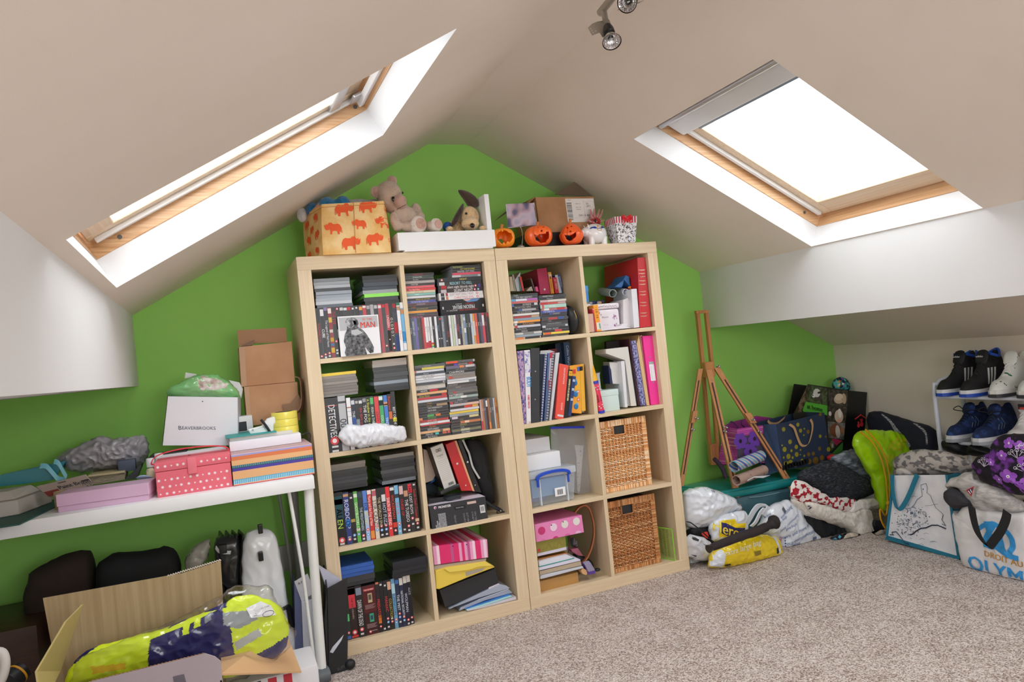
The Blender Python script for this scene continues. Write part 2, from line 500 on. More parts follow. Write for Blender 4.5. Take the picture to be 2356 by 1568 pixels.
PINE = wood('varnished_pine','e9b27c','d69455','b8703a','y',1.,.35,9.)
PINE_X = wood('varnished_pine_across','e9b27c','d69455','b8703a','x',1.,.35,9.)
t = NT('window_glass')
tr = t.n('BsdfTransparent'); gl = t.n('BsdfGlossy',{'Roughness': .02}); fr = t.n('LayerWeight',{'Blend': .12})
t.b.inputs['Transmission Weight'].default_value = 1.
mm = t.n('Math',{0: fr.outputs[1],1: .25},operation='MULTIPLY'); mix = t.n('MixShader',{0: mm.outputs[0],1: tr.outputs[0],2: gl.outputs[0]}); t.l(mix.outputs[0],t.out.inputs[0])
PANE = t.m
ALU = plain('c9cbce',.3,.03,metal=.8)
ALUW = plain('e6e8ea',.35,.03)
def skylight(idx,side,s0,s1,y0,y1,sh):
    O,U,N,m = frame_of(side)
    b = U + V((0,sh,0))
    # local axes: x = y of the room (far), y = down the slope, z = outwards; origin at the middle of the opening
    c = O + U * ((s0 + s1) / 2) + V((0,(y0 + y1) / 2,0))
    T = MX(((0,b.x,N.x,c.x),(1,b.y,N.y,c.y),(0,b.z,N.z,c.z),(0,0,0,1)))
    hw,hl = (y1 - y0) / 2,(s1 - s0) / 2
    H = .10
    root = tag(bpy.data.objects.new(f'window_{idx}',None),kind='structure'); COL.objects.link(root)
    def part(name,fn,**k):
        q = MB(); q.T = T; fn(q); return q.build(name,root,**k)
    # plastered reveals
    def rev(q):
        for sx in (-1,1):
            q.quad((sx * hw,-hl,0),(sx * hw,hl,0),(sx * hw,hl,H),(sx * hw,-hl - .02,H),WHITE)
        q.quad((-hw,hl,0),(hw,hl,0),(hw,hl,H),(-hw,hl,H),WHITE)
        q.quad((-hw,-hl,0),(hw,-hl,0),(hw,-hl - .0,H),(-hw,-hl - .0,H),WHITE)
    part('reveal',rev,fix=False)
    # pine frame: four boards
    w0 = .004
    for sx in (-1,1):
        part('frame_side',lambda q: q.box(sx * (hw - w0) if sx > 0 else -hw - .03,hw + .03 if sx > 0 else -(hw - w0),-hl - .03,hl + .03,H - .004,H + .10,PINE_L[0]),bevel=.003)
    part('frame_sill',lambda q: q.box(-hw + w0,hw - w0,hl - w0,hl + .03,H - .004,H + .10,PINE_L[1]),bevel=.003)
    part('frame_head',lambda q: q.box(-hw + w0,hw - w0,-hl - .03,-hl + w0,H - .004,H + .10,PINE_L[1]),bevel=.003)
    # sash set back in the frame
    z0,z1,sw = H + .045,H + .10,.066
    top = .25 if side == 'r' else .10
    pale = PINE_P
    for sx in (-1,1):
        a,b_ = sorted((sx * (hw - .012),sx * (hw - .012 - sw)))
        part('sash_stile',lambda q: q.box(a,b_,-hl + .012,hl - .012,z0,z1,pale[0]),bevel=.004)
        a,b_ = sorted((sx * (hw - .02),sx * (hw - .038)))
        part('blind_rail',lambda q: q.box(a,b_,-hl + .03,hl - .03,z0 - .014,z0,ALUW),bevel=.002)
    part('sash_rail',lambda q: q.box(-hw + .078,hw - .078,hl - .012 - .088,hl - .012,z0,z1,pale[1]),bevel=.004)
    part('sash_rail',lambda q: q.box(-hw + .078,hw - .078,-hl + .012,-hl + top - .03,z0 + .004,z1,pale[1] if side == 'l' else ALUW),bevel=.004)
    if side == 'r':
        part('blind_cassette',lambda q: q.box(-hw + .018,hw - .018,-hl + .05,-hl + .19,z0 - .03,z0 + .003,ALUW,.006))
        part('cassette_slot',lambda q: q.box(-hw + .07,hw - .07,-hl + .191,-hl + .222,z0 + .0,z0 + .03,plain('7c8694',.4)))
        part('vent_bar',lambda q: q.tube([(-hw + .012,-hl + .085,z0 - .042),(hw - .012,-hl + .085,z0 - .042)],.012,ALU,12),smooth=50)
    else:
        part('blind_cassette',lambda q: q.box(-hw + .018,hw - .018,-hl + .085,-hl + .125,z0 - .012,z0 + .003,ALU,.004))
        part('vent_bar',lambda q: q.box(-hw + .012,hw - .012,-hl + .004,-hl + .022,H + .01,H + .03,ALUW,.003))
        part('pivot_block',lambda q: q.box(hw - .1,hw - .03,-hl + .018,-hl + .05,H + .025,H + .035,ALU,.003))
    part('glass',lambda q: q.box(-hw + .07,hw - .07,-hl + top - .04,hl - .09,z0 + .03,z0 + .036,PANE))
    for sx,yy in ((1,hl - .09),(1,-hl + .03)):
        part('screw_cap',lambda q: q.tube([(sx * (hw - w0 - .002),yy,H + .02),(sx * (hw - w0 + .004),yy,H + .02)],.007,'55534f',10))
    # daylight comes in here: a portal for the sky
    L = bpy.data.lights.new('skylight_portal','AREA'); L.shape = 'RECTANGLE'; L.size = 2 * hw + .1; L.size_y = 2 * hl + .1; L.cycles.is_portal = True
    lo = bpy.data.objects.new('skylight_portal',L); COL.objects.link(lo)
    cc = T @ V((0,0,H + .16))
    z_ = N; x_ = V((0,1,0)); y_ = z_.cross(x_)
    lo.matrix_world = MX(((x_.x,y_.x,z_.x,cc.x),(x_.y,y_.y,z_.y,cc.y),(x_.z,y_.z,z_.z,cc.z),(0,0,0,1)))
    return T,hw,hl,H
PINE_L = (wood('pine_along_slope','dcba94','c89c70','a87c50','x',.9,.35,6.),wood('pine_level','dcba94','c89c70','a87c50','y',.9,.35,6.))
PINE_P = (wood('glare_pine_along','e4d2bc','d8c0a0','c4a680','x',.9,.35,6.),wood('glare_pine_level','e4d2bc','d8c0a0','c4a680','y',.9,.35,6.))  # sash pine, its colour paled to give the glare beside the glass
SKY = [skylight(i + 1,*w_) for i,w_ in enumerate(WINS)]
# unseen gable window, added to light the shelf fronts from behind
root = tag(bpy.data.objects.new('window_5',None),kind='structure'); COL.objects.link(root)
fw = plain('f4f4f2',.3)
for a in ((gx0,gx0 + .05,gz0,gz1),(gx1 - .05,gx1,gz0,gz1),((gx0 + gx1) / 2 - .03,(gx0 + gx1) / 2 + .03,gz0,gz1),(gx0,gx1,gz0,gz0 + .05),(gx0,gx1,gz1 - .05,gz1)):
    mb = MB(); mb.box(a[0],a[1],YF - .06,YF - .005,a[2],a[3],fw,.004); mb.build('frame_bar',root)
mb = MB(); mb.box(gx0,gx1,YF - .04,YF - .035,gz0,gz1,PANE); mb.build('glass',root)
L = bpy.data.lights.new('window_portal','AREA'); L.shape = 'RECTANGLE'; L.size = gx1 - gx0; L.size_y = gz1 - gz0; L.cycles.is_portal = True
lo = bpy.data.objects.new('window_portal',L); COL.objects.link(lo); lo.location = ((gx0 + gx1) / 2,YF - .09,(gz0 + gz1) / 2); lo.rotation_euler = (R(90),0,0)

# ---------------------------------------------------------------- the two shelf units
BIRCH_Z = wood('birch_veneer_upright','ecdcc0','e4d1b2','dac5a2','z',1.,.42,3.,.02)
BIRCH_X = wood('birch_veneer_level','ecdcc0','e4d1b2','dac5a2','x',1.,.42,3.,.02)
SW,SH,SD,TE,TI = .79,1.49,.39,.0507,.0177
CE = (SW - 2 * TE - TI) / 2; CH = (SH - 2 * TE - 3 * TI) / 4
UX = (0.,SW + .0022)
def cell(unit,col,row):
    """left x, floor z of a compartment"""
    return UX[unit] + TE + col * (CE + TI),SH - TE - CH - row * (CH + TI)
for u in (0,1):
    root = thing('shelf_unit',['birch cube shelf unit crammed with discs and films, beside the white desk','birch cube shelf unit with books and two wicker baskets, beside the easel'][u],'bookcase',(UX[u],0,0))
    def bd(name,a,mt):
        q = MB(); q.box(*a,mt,.0012); q.build(name,root)
    bd('top_panel',(0,SW,0,SD,SH - TE,SH),BIRCH_X)
    bd('base_panel',(0,SW,0,SD,0,TE),BIRCH_X)
    bd('side_panel',(0,TE,.0004,SD,TE,SH - TE),BIRCH_Z)
    bd('side_panel',(SW - TE,SW,.0004,SD,TE,SH - TE),BIRCH_Z)
    for r in range(3):
        z = SH - TE - (r + 1) * CH - r * TI
        bd('shelf',(TE,SW - TE,.0004,SD - .002,z - TI,z),BIRCH_X)
    for r in range(4):
        z = SH - TE - (r + 1) * CH - r * TI
        bd('divider',(TE + CE,TE + CE + TI,.0008,SD - .002,z,z + CH),BIRCH_Z)

# ---------------------------------------------------------------- discs, films and books on the shelves
NAMES = (('black','1c1c1f'),('charcoal','3c3e42'),('grey','808286'),('pale grey','b6b9bd'),('white','e6e6e8'),('red','c8323a'),('dark red','6a1c24'),('pink','e884a0'),('orange','e8913c'),('yellow','e8cc48'),
         ('tan','d0a880'),('brown','6a4a38'),('cream','d8cbb0'),('lime green','8ee455'),('green','3f8a4a'),('dark green','2c4438'),('teal','7fb8b0'),('blue','3a66b8'),('pale blue','9cc0e0'),('navy','28304c'),('purple','6a5fa8'),('taupe','7f776f'),('slate','4c5a66'))
def cname(h):
    c = rgb(h)
    return min(NAMES,key=lambda q: sum((a ** .45 - b ** .45) ** 2 for a,b in zip(c[:3],rgb(q[1])[:3])))[0]
ORD = 'first second third fourth fifth sixth seventh eighth ninth tenth eleventh twelfth thirteenth fourteenth fifteenth sixteenth seventeenth eighteenth nineteenth twentieth'.split()
TENS = {2: 'twenty',3: 'thirty'}
def nth(i):
    return ORD[i] if i < 20 else 'thirtieth' if i == 29 else TENS[(i + 1) // 10] + '-' + ORD[(i + 1) % 10 - 1]
RN = random.Random(5)
RED,BLU = 'd8454c','4f8fd0'
def spine_print(mb,W,L,spec,vert,y=-.0005):
    """print on a spine L long and W thick. spec: colour|text|text colour|marks|text size|start"""
    col,txt,tc,marks,size,at = (spec.split('|') + ['','','','',''])[:6]
    e = y
    def P(t,a):      # t along the spine from its top / left end, a across, both 0..1
        return ((a - .5) * W,e,L * (1 - t)) if vert else ((t - .5) * L,e,a * W)
    def blk(t0,t1,c,a0=.06,a1=.94):
        mb.quad(P(t0,a0),P(t0,a1),P(t1,a1),P(t1,a0),c)
    blk(.004,.996,plain(col,.32,.05))
    e -= .0002
    u,v = ((0,0,-1),(1,0,0)) if vert else ((1,0,0),(0,0,1))
    for k in marks.split():
        if k[0] == '#':
            c,r_ = k[1:].split(':'); t0,t1 = r_.split('-'); blk(float(t0) / 100,float(t1) / 100,c)
        elif k[0] in 'rb':
            mb.disc(P(float(k[1:]) / 100,.5),W * .34,RED if k[0] == 'r' else BLU,n=10)
            mb.disc((V(P(float(k[1:]) / 100,.5)) + V((0,-.0001,0))),W * .19,'f0e4e4' if k[0] == 'r' else 'd8e4f0',n=8)
        elif k[0] == 'd':
            blk(float(k[1:]) / 100,float(k[1:]) / 100 + .035,'d6d6d8',.25,.75)
        elif k[0] == 's':
            blk(float(k[1:]) / 100,float(k[1:]) / 100 + .05,'b8b4b0',.15,.85)
    if txt:
        sz = (float(size) if size else .62) * W * 1.2
        a = float(at) if at else .3
        lim = L * (.78 - a if a > .2 else .6)
        mb.text(txt,P(a,.5),sz,tc or 'e8e8ea',u,v,'l',fit=lim)
def disc_case(kind,spec,label,group,loc,W,L,D,vert=True,rot=(0,0,0),body=None):
    film = kind == 'film'
    name,cat = ('film_case','film case') if film else ('disc_case','disc case')
    bodyc = body or ('1d1e20' if film else '8d9196')
    mb = MB(); b = plain(bodyc,.3,.05,coat=.3)
    if vert: mb.box(-W / 2,W / 2,0,D,0,L,b)
    else: mb.box(-L / 2,L / 2,0,D,0,W,b)
    o = mb.build(name,loc=loc,rot=rot,label=label,cat=cat,group=group)
    q = MB(); spine_print(q,W,L,spec,vert)
    q.build('spine_print',o,fix=False)
    return o
def lettering(spec):
    f = spec.split('|') + ['','']
    return cname(f[2] or 'e8e8ea') + ' lettering' if f[1] else ''
def row(kind,x,y,z,specs,where,group,W=None,H=None,D=None,gap=.0004,body=None):
    """cases standing side by side, first at x; a spec may start with width:height"""
    for i,sp in enumerate(specs):
        w_,h_ = W,H
        if ':' in sp.split('|')[0]:
            a,b,rest = sp.split(':',2); w_,h_ = float(a),float(b); sp = rest
        l = lettering(sp); c = cname(sp.split('|')[0])
        noun = ('boxed set' if w_ > .02 else 'film case') if kind == 'film' else 'slim disc case'
        lab = f"{c} {noun}{', ' + l if l else ''}, {nth(i)} from the left {where}"
        disc_case(kind,sp,lab,group,(x + w_ / 2,y + RN.uniform(-.0025,.0025),z),w_ - gap,h_,D,True,body=body)
        x += w_
    return x
def stack(kind,x,y,z,specs,where,group,L,D,W=.01,jit=.003,body=None):
    """cases lying flat; specs run from the top down; x is the middle"""
    n = len(specs); hs = []
    for sp in specs:
        hs.append(float(sp.split(':')[0]) if ':' in sp.split('|')[0] else W)
    zz = z + sum(hs)
    for i,sp in enumerate(specs):
        if ':' in sp.split('|')[0]: sp = sp.split(':',1)[1]
        zz -= hs[i]; l = lettering(sp); c = cname(sp.split('|')[0])
        lab = f"{c} {'film' if kind == 'film' else 'disc'} case{', ' + l if l else ''}, {nth(i)} from top {where}"
        bd = body
        if kind == 'film': bd = body or sp.split('|')[0]
        disc_case(kind,sp,lab,group,(x + RN.uniform(-jit,jit),y + RN.uniform(-jit,jit),zz),hs[i] - .0003,L,D,False,(0,0,RN.uniform(-.02,.02)),bd)
def boxy(name,label,cat,a,col,c=.002,group=None,r=.55,prints=None,**k):
    """a plain carton: x0,x1,y0,y1,z0,z1"""
    mb = MB(); mb.box(*a,plain(col,r,.05) if isinstance(col,str) else col,c)
    o = mb.build(name,label=label,cat=cat,group=group,smooth=35,**k)
    if prints:
        q = MB(); prints(q); q.build('print',o,fix=False)
    return o
def part(name,parent,fn,fix=True,**k):
    q = MB(); fn(q); return q.build(name,parent,fix=fix,**k)
def slab(name,label,cat,front,depth,col,group=None,r=.55,bevel=.0015):
    """prism with the given front outline, running `depth` into the shelf"""
    mb = MB(); mb.prism(front,(0,depth,0) if not isinstance(depth,tuple) else depth,plain(col,r,.05) if isinstance(col,str) else col)
    return mb.build(name,label=label,cat=cat,group=group,bevel=bevel)
def on_face(tl,tr,bl,lift=.0012):
    """f(u, v) -> point on a face given by three corners, u right, v down, lifted towards the viewer side"""
    tl,tr,bl = V(tl),V(tr),V(bl); a = tr - tl; b = bl - tl; n = a.cross(b).normalized()
    return lambda u,v,l=lift: tuple(tl + a * u + b * v + n * l * (-1 if n.y > 0 else 1))
K = '232427'
# -- top left compartment
cx,cz = cell(0,0,0)
G = 'film cases standing in the top row'
row('film',cx + .001,.004,cz,['1c1c1e|WASHINGTON|cc4444|r95','1c1c1e|CUBE||#e0e0e2:3-16 r92 d96|.8|.42','222226|The Legend of Hell House|d8d8dc|#8878a8:0-6 r90 d94|.7|.25','8a2430||| #e8d8d0:2-12 #d8b050:20-30 #d8d0c0:44-50 #c8a040:60-68 #4a7ab0:72-76 #d8b040:80-90','1e1e20|THE EYE|c83038|r68 d84 d90|.8|.08',
    '1c1c1e|||r4 #b8b8ba:45-62 d85','1c1c1e|||#c8c8ca:2-8','222|||#d8d8da:3-8','2a1c1e|||#c83840:2-8','1c1c1e|||d4','1c1c1e|||d3','34304a|||#e09a50:3-10','b8343c|||#e8e0d8:2-6','3a3438|||#a8a0a8:2-9','a8a4a8','2a2a2c|||#b8b8bc:2-9','b03a42|||#e0d0d0:3-9',
    '38343a|||#c83a44:2-8 r86|.6|.25','b02c36|UNSEEN|f0d8d8|#2c1c1c:55-98 r74|.75|.25','1c1a18|O L D B O Y|e0d8c8|r92 d82|.8|.3','2a2c3c|||#b02832:2-10 #b02832:40-62 #28407a:66-98','e6e6ea|Dinner|e09040|#2a7a5a:0-6 #b89070:8-16|.8|.58','6ab0dc|||#e8e8e8:0-12 #c89060:14-24 #3a8ac8:60-80 #e8ecf0:84-98'],
    'around the ape picture',G,W=.01455,H=.19,D=.135)
stack('film',cx + .078,.03,cz + .1905,['7c8288','9aa0a6','b0b6be','3d4148','98a1ad','98a1ad','a4adb8','c0c6ce','5d6670'],'of the clear stack, top shelf','film cases piled flat over the top row',.135,.19,.0125)
stack('film',cx + .258,.02,cz + .1905,['1e2022','2c2e34','3c4650','384450','9aa0a4','8ee455','30343a','1c1e22'],'of the dark stack, top shelf','film cases piled flat over the top row',.135,.19,.0140)
q0 = [(0.126,-0.012,1.106),(0.279,-0.012,1.106),(0.281,-0.012,1.254),(0.127,-0.012,1.257)]
mb = MB(); mb.prism(q0,(0,.004,0),plain('e8e8ec',.4)); o = mb.build('picture_card',label='square white card with a grey ape portrait leaning on the films',cat='picture')
F = on_face(q0[3],q0[2],q0[0],.0008)
def ape(q):
    q.poly([F(.03,.03),F(.97,.03),F(.97,.3),F(.03,.36)],'b4b6ba')
    F2 = lambda u,v: F(u,v,.0012)
    q.poly([F2(*p) for p in ((.12,.99),(.1,.9),(.14,.78),(.1,.62),(.14,.45),(.2,.34),(.22,.22),(.18,.14),(.22,.07),(.32,.04),(.42,.05),(.48,.12),(.5,.2),(.46,.27),(.5,.3),(.6,.38),(.68,.5),(.76,.66),(.82,.82),(.8,.95),(.72,.97),(.66,.9),(.6,.8),(.62,.9),(.64,.99))],two_tone('ape_coat','1e1f22','8a8c90',(1,1,1),90,.35,.7))
    F3 = lambda u,v: F(u,v,.0016)
    q.poly([F3(*p) for p in ((.2,.22),(.2,.1),(.3,.05),(.42,.08),(.44,.2),(.36,.28),(.26,.3))],two_tone('ape_face','5a5b5e','c4c6ca',(1,1,1),60,.4,.65))
    q.poly([F3(*p) for p in ((.36,.12),(.47,.12),(.47,.24),(.4,.25))],'34353a')
    q.poly([F3(*p) for p in ((.3,.36),(.46,.34),(.58,.44),(.4,.5),(.3,.45))],'b8babe')
    q.text('MAN',F3(.72,.24),.032,'d8483c',V(q0[2]) - V(q0[3]),V(q0[3]) - V(q0[0]),fit=.055,bold=.0005)
    q.text('BE THE',F3(.72,.1),.012,'d86858',V(q0[2]) - V(q0[3]),V(q0[3]) - V(q0[0]))
part('print',o,ape,False)
# -- top, second compartment
cx,cz = cell(0,1,0)
row('disc',cx + .001,.008,cz,['2e3f52|A Vulgar|c8ccd0','4a5a70|GREATEST HITS|e0e0e4||.7|.1','6a5fa8','3e4a4a|Live|c0c0c0','4a1a20','c83a44|||','e4e4e6|Best of|888|#c83040:80-98','e4e4e6|Nirvana|666|#c83040:76-98','e4e4e6|The Essential|777|#d84030:82-88 #e8c840:88-92 #40a060:92-97','2e2e30|LIVE||','e2e2e6|Hits|888','2c3038|BLACK|58a0d0|d70','2a2428|||#b83848:6-12 d70','7a8694|Collected|e8e8e8||.8|.2','34363a|||d80','2a2224|DEVIL|c83848||.9|.5','dedee2|Gold|999','b8c8a8','d0d4dc|Songs|778','4a2028|THE BEST|e86878|#e0e0e0:78-96','24262c|BLUES|4878b8||.9|.4','a8a498|Classic|fff','7f98b8|||#c8d0dc:10-20 #dde4ec:45-60','2c3c34|Roots|d0d0d0','34383c|Mania','b8c6d4|Soul|667','e4d8c8|||#e8a040:0-25 #e8a040:72-98','e05040|Party|f4d8c8','2e3030|Rock','54506a|Metal|b8b0c8','e4e0e2|||#c83848:0-8 #d84858:42-98','4a2028|RIFFS|c86070','3c3230|||#a83038:2-14'],
    'below the upside-down set','disc cases standing in the top row',W=.0101,H=.1245,D=.142)
stack('disc',cx + .066,.03,cz + .125,['2b2b2d|Slaughter Live|d84850','3a4a44|Greatest Hits|d8e8d8','333|Zombie|d0d0d0','b0aaa5','3b3535|MASTER|e0d0d0||.7|.2','e4606a','de4040|The Red One|f0e0d0||.7|.1','d8c9a8|Classic songs|8a7a60','7fb8b0|ocean|e0f0f0','e0e0e4','2a2a33|WINGS OF VICTORY|d8c040','4a4f9f|THE SURVIVORS OVERLOAD|d0d4f0||.7|.15','5a3a44|WARRIORS|c8b8c0','2c2a2c|metal|e07830||.7|.12','33343a|BULLETPROOF|c8b050','e8a040','4a4040|Undertow|b8b0b0','4a2a3a|Under the skin|e088a8||.7|.1'],'of the top-shelf disc stack','disc cases piled flat in the top row',.123,.14,.0099)
xx = cx + .335 - .105
z0 = cz + .125
q0 = [(0.548,0.02,1.23),(0.744,0.02,1.225),(0.743,0.02,1.293),(0.547,0.02,1.294)]
zb = z0
o = boxy('boxed_set','thick black boxed set lying with its lettering upside down','boxed set',(cx + .138,cx + .328,.022,.16,zb,zb + .062),'1f2023',.0015)
def pb(q):
    y = .0212; xc = cx + .236
    q.text('PRISON BREAK',(xc,y,zb + .03),.022,'c8ccd0',(-1,0,0),(0,0,-1),fit=.095,bold=.0004)
    q.text('THE COMPLETE SERIES',(xc + .02,y,zb + .018),.008,'c83840',(-1,0,0),(0,0,-1)); q.text('SEASONS 1-4',(xc - .05,y,zb + .018),.008,'d0d0d0',(-1,0,0),(0,0,-1))
    q.text('23 DISCS',(xc - .02,y,zb + .043),.007,'d0d0d0',(-1,0,0),(0,0,-1)); q.text('16 EPISODES',(xc + .028,y,zb + .043),.007,'c83840',(-1,0,0),(0,0,-1))
    q.poly([(xc + .0,y,zb + .06),(xc + .02,y,zb + .048),(xc + .06,y,zb + .05),(xc + .075,y,zb + .0605)],'5a86b8')
    q.poly([(xc - .0,y,zb + .0605),(xc + .014,y,zb + .053),(xc + .03,y - .0002,zb + .056),(xc + .035,y,zb + .0605)],'d8a8a0')
    for x_ in (cx + .146,cx + .318): q.quad((x_,y,zb + .026),(x_ + .006,y,zb + .026),(x_ + .006,y,zb + .036),(x_,y,zb + .036),'c0c2c4')
part('print',o,pb,False)
stack('film',cx + .231,.024,zb + .0625,['2a2e34|NIGHT|e0d060|r10|.6|.5','26282c|RESORT TO KILL|a8dce8|#d0d0d2:4-16|.95|.28','2a2628|silent night bloody night|e8e0e0|#b02c34:6-18 r84 #4a4a98:90-95|.9|.2','2a2426|SILENT NIGHT|f0f0f0|#c8b8c0:6-18 r82 b90|.95|.35','e2e2e4|SILENT NIGHT DEADLY NIGHT|8a5a60|#3a3a40:4-12 #a84048:15-20 r86|.8|.24','e2e2e4|CHRISTMAS EVIL|c84850|#3a3a40:4-12 #c87848:15-20 r86|.8|.33'],'above the upside-down set','film cases piled on the boxed set',.19,.135,.0148)
stack('disc',cx + .262,.02,zb + .0625 + 6 * .0148,['262a26|Rest Remains|c8d860||.7|.05','222|CITY WAY IS A SIGN|e8d840||.7|.28','282626|WANTED  CITY WALK|e0e0e0||.8|.18','d84860|||','c0c4c8|LIVE 1||#7a7e84:30-90'],'above the piled films','disc cases piled on the boxed films',.124,.14,.0094)
# -- second row, first compartment
cx,cz = cell(0,0,1)
row('film',cx + .001,.004,cz,['.047:.203:1f2023|DETECTIVES|e8e8ea|r79 d88 d96 #c83840:14-15|.62|.13','.031:.207:b4b6ba|007|26282c|#4a4c50:10-14|.95|.42','.0175:.197:e6e6e8|||#a86848:18-20 #b8b8bc:26-27 #b8b8bc:36-37','.0145:.192:20263c|THE FOURTH K|e0e4e8|#d0d4e0:4-12 #4868b0:38-70|.8|.25','222328|||s6 #8a9098:42-80','222326|the dark corner|d03848|#d8d8da:6-12|.85|.2','1c1d20|THE FOG|f0f0f0|#909498:3-10 #c07848:72-80|.95|.16','1a2018|A Shadow in the dark|d0d84c|#c87048:60-72|.85|.05','22442e|IRISH & THE VICIOUS|d8dcd8|#58c070:3-16|.8|.22','.0185:.192:d83a3e|CRAZY|2a1818|#3a1818:0-2|.55|.32','.0175:.19:3aa868|COLLECTOR|d8f0d8|#e0e4e6:2-9 #1c2a28:10-20|.6|.4','.0165:.19:3a78c8|TINTO|e8f0f8|#c89878:14-22 #d8e0e8:18-20|.7|.45','202124|Burlesque|d83838|#c87040:35-50|.8|.05','.016:.2:1c1d20|BEST OF THE BEST|e8e8e8|r82 d87 d91 #e0d840:50-58|.7|.3'],
    'behind the white bag','film cases standing in the second row',W=.0145,H=.192,D=.135)
stack('film',cx + .066,.03,cz + .206,['e8c820','8a8078','7a726c','8f867e','7a726c','756c66','837a74','8a8682'],'of the yellow-topped stack','film cases piled flat in the second row',.135,.18,.0112)
stack('film',cx + .262,.02,cz + .202,['a69a8e','9a9086','2e2d2f','26262a','3a3b3e','34363a','8a95a2','262a32','20242a'],'of the second-row dark stack','film cases piled flat in the second row',.135,.18,.0138)
PLASTIC_W = plain('e4e8f0',.28,.04,trans=.0,coat=.4)
mb = MB()
pillow(mb,[(0.084,-0.02,0.816),(0.109,-0.02,0.846),(0.128,-0.02,0.851),(0.158,-0.02,0.845),(0.176,-0.02,0.84),(0.2,-0.02,0.843),(0.237,-0.02,0.841),(0.268,-0.02,0.835),(0.294,-0.02,0.824),(0.336,-0.02,0.818),(0.342,-0.02,0.801),(0.34,-0.02,0.763),(0.306,-0.02,0.761),(0.252,-0.02,0.758),(0.199,-0.02,0.761),(0.178,-0.02,0.758),(0.16,-0.02,0.758),(0.14,-0.02,0.769),(0.12,-0.02,0.772),(0.108,-0.02,0.776),(0.092,-0.02,0.799)],(0,-1,.15),.035,.014,PLASTIC_W,140,30)
mb.crease(.0085,22,3,(1.6,1,.6),.45)
mb.build('plastic_bag',smooth=75,label='crumpled white plastic bag lying in front of the films',cat='bag')
# -- second row, second compartment: two tall stacks and a short row
cx,cz = cell(0,1,1)
stack('disc',cx + .066,.015,cz,['5a5a5c|Collection|b0b0b0','2a2a28|||#d8c860:22-96','d8d8e0|||#d88888:0-8','3a4450|Sounds|c0c8d0','d0d0d4|THE VERY BEST|55565a||.7|.2','e6e6ea|THE ALBUM|666||.7|.25','c8ccd4','44464c|||s88','.019:c9c3b8|EAGLES|8a8a88||.55|.1','2a2a2a|WHITE|e8e8e8|#c83038:42-70|.8|.12','e8b078','2a2a22|Xmas Party|d8c840|#c83838:80-95|.8|.05','c04048','d0d4de','3a3a3c|Simple|d8a040','3a3530|Festival|c8b080|#d0b088:62-98','333436|THE UNDERNEATH','3a3a3c|CENTURIES','2c2c2e|In this moment|b8b0a8','3a3a36|||#58a860:28-50 #d87838:55-72','3a3a34|DISTANCE|78c868|#e09070:0-12','c84a4a|BEAST AND|e8c8c8','e4e4e8|FIVE FINGER|444','.004:dd2a2a','333436|RETURN|e08840','333436|DISTURBED|e0e0e0||.8|.26','e0b080|||#6a6058:66-76','1e1e20|PIERCED|e0e0e0|#48c8c8:46-58 #c86848:70-84 #e05858:87-95|.7|.15','343436|Bad Wolves|d8d8d8||.7|.22'],'of the tall divider-side stack','disc cases in the two tall stacks',.124,.14,.00985,.0035)
stack('disc',cx + .194,.012,cz,['5c5c5e|||#e05838:0-40 #b8bcc0:93-98','3a2a2c|UNLEASHED|e0d0d0|#6848b8:30-42 #c83838:80-95|.7|.44','6a6480|||#e08848:45-60 #c8c4c0:66-96','36383c|LIVE NATION|909498||.7|.3','222426|CHAMPIONS|f0f0f0||.95|.1','8a8480|Thin|c8c4c0||.6|.1','8a7f78|||#c85048:8-22','e2e2e6','d8d8da|||#888c90:74-96','4a4644|SLIPSTREAM|d0c8c0||.6|.05','5a5552|Hatred|c8c0b8','6a6a6c','77736c|||#c84040:18-26','36383a|HATEBREED|f4f4f4||.95|.02','9ab0a8|||#e0e4e0:40-60','5a5a5c|Ghosts','2a2a30|FEAR FACTORY|b8b0b8|#d04048:2-12|.7|.16','c0b8b8|||#e0b8a0:55-96','3a3434|||#d84838:48-75 #e0a850:76-96','d8d4dc','e8cc50','a8b0b0|Winterlong|68707a','3a3a34|||#d8c8d8:4-24 #d8c890:64-96','4a4444|Gold|c8b060','c87848|||#3a3030:0-30 #f0c8a8:45-60','44403a|SOULFLY|c8c850','343638|FEAR|b0b0b0','8a8a6a|||#c8c8a8:30-60','3a3c3e|MACHINES'],'of the tall inner disc stack','disc cases in the two tall stacks',.124,.14,.0101,.0035)
row('disc',cx + .259,.012,cz,['c8a8a0|||#c83848:70-98','b87850|Folk','5a5e6a|Bay|c8d0e0','4a2a2a|||#e0e0e0:5-25','a87048|||#e89040:76-98','55565a|Nothing','5a5c5e|Black','d8d8da','c88038|||#a85828:30-50'],'in the short disc row','disc cases in the short row',W=.0083,H=.125,D=.14)
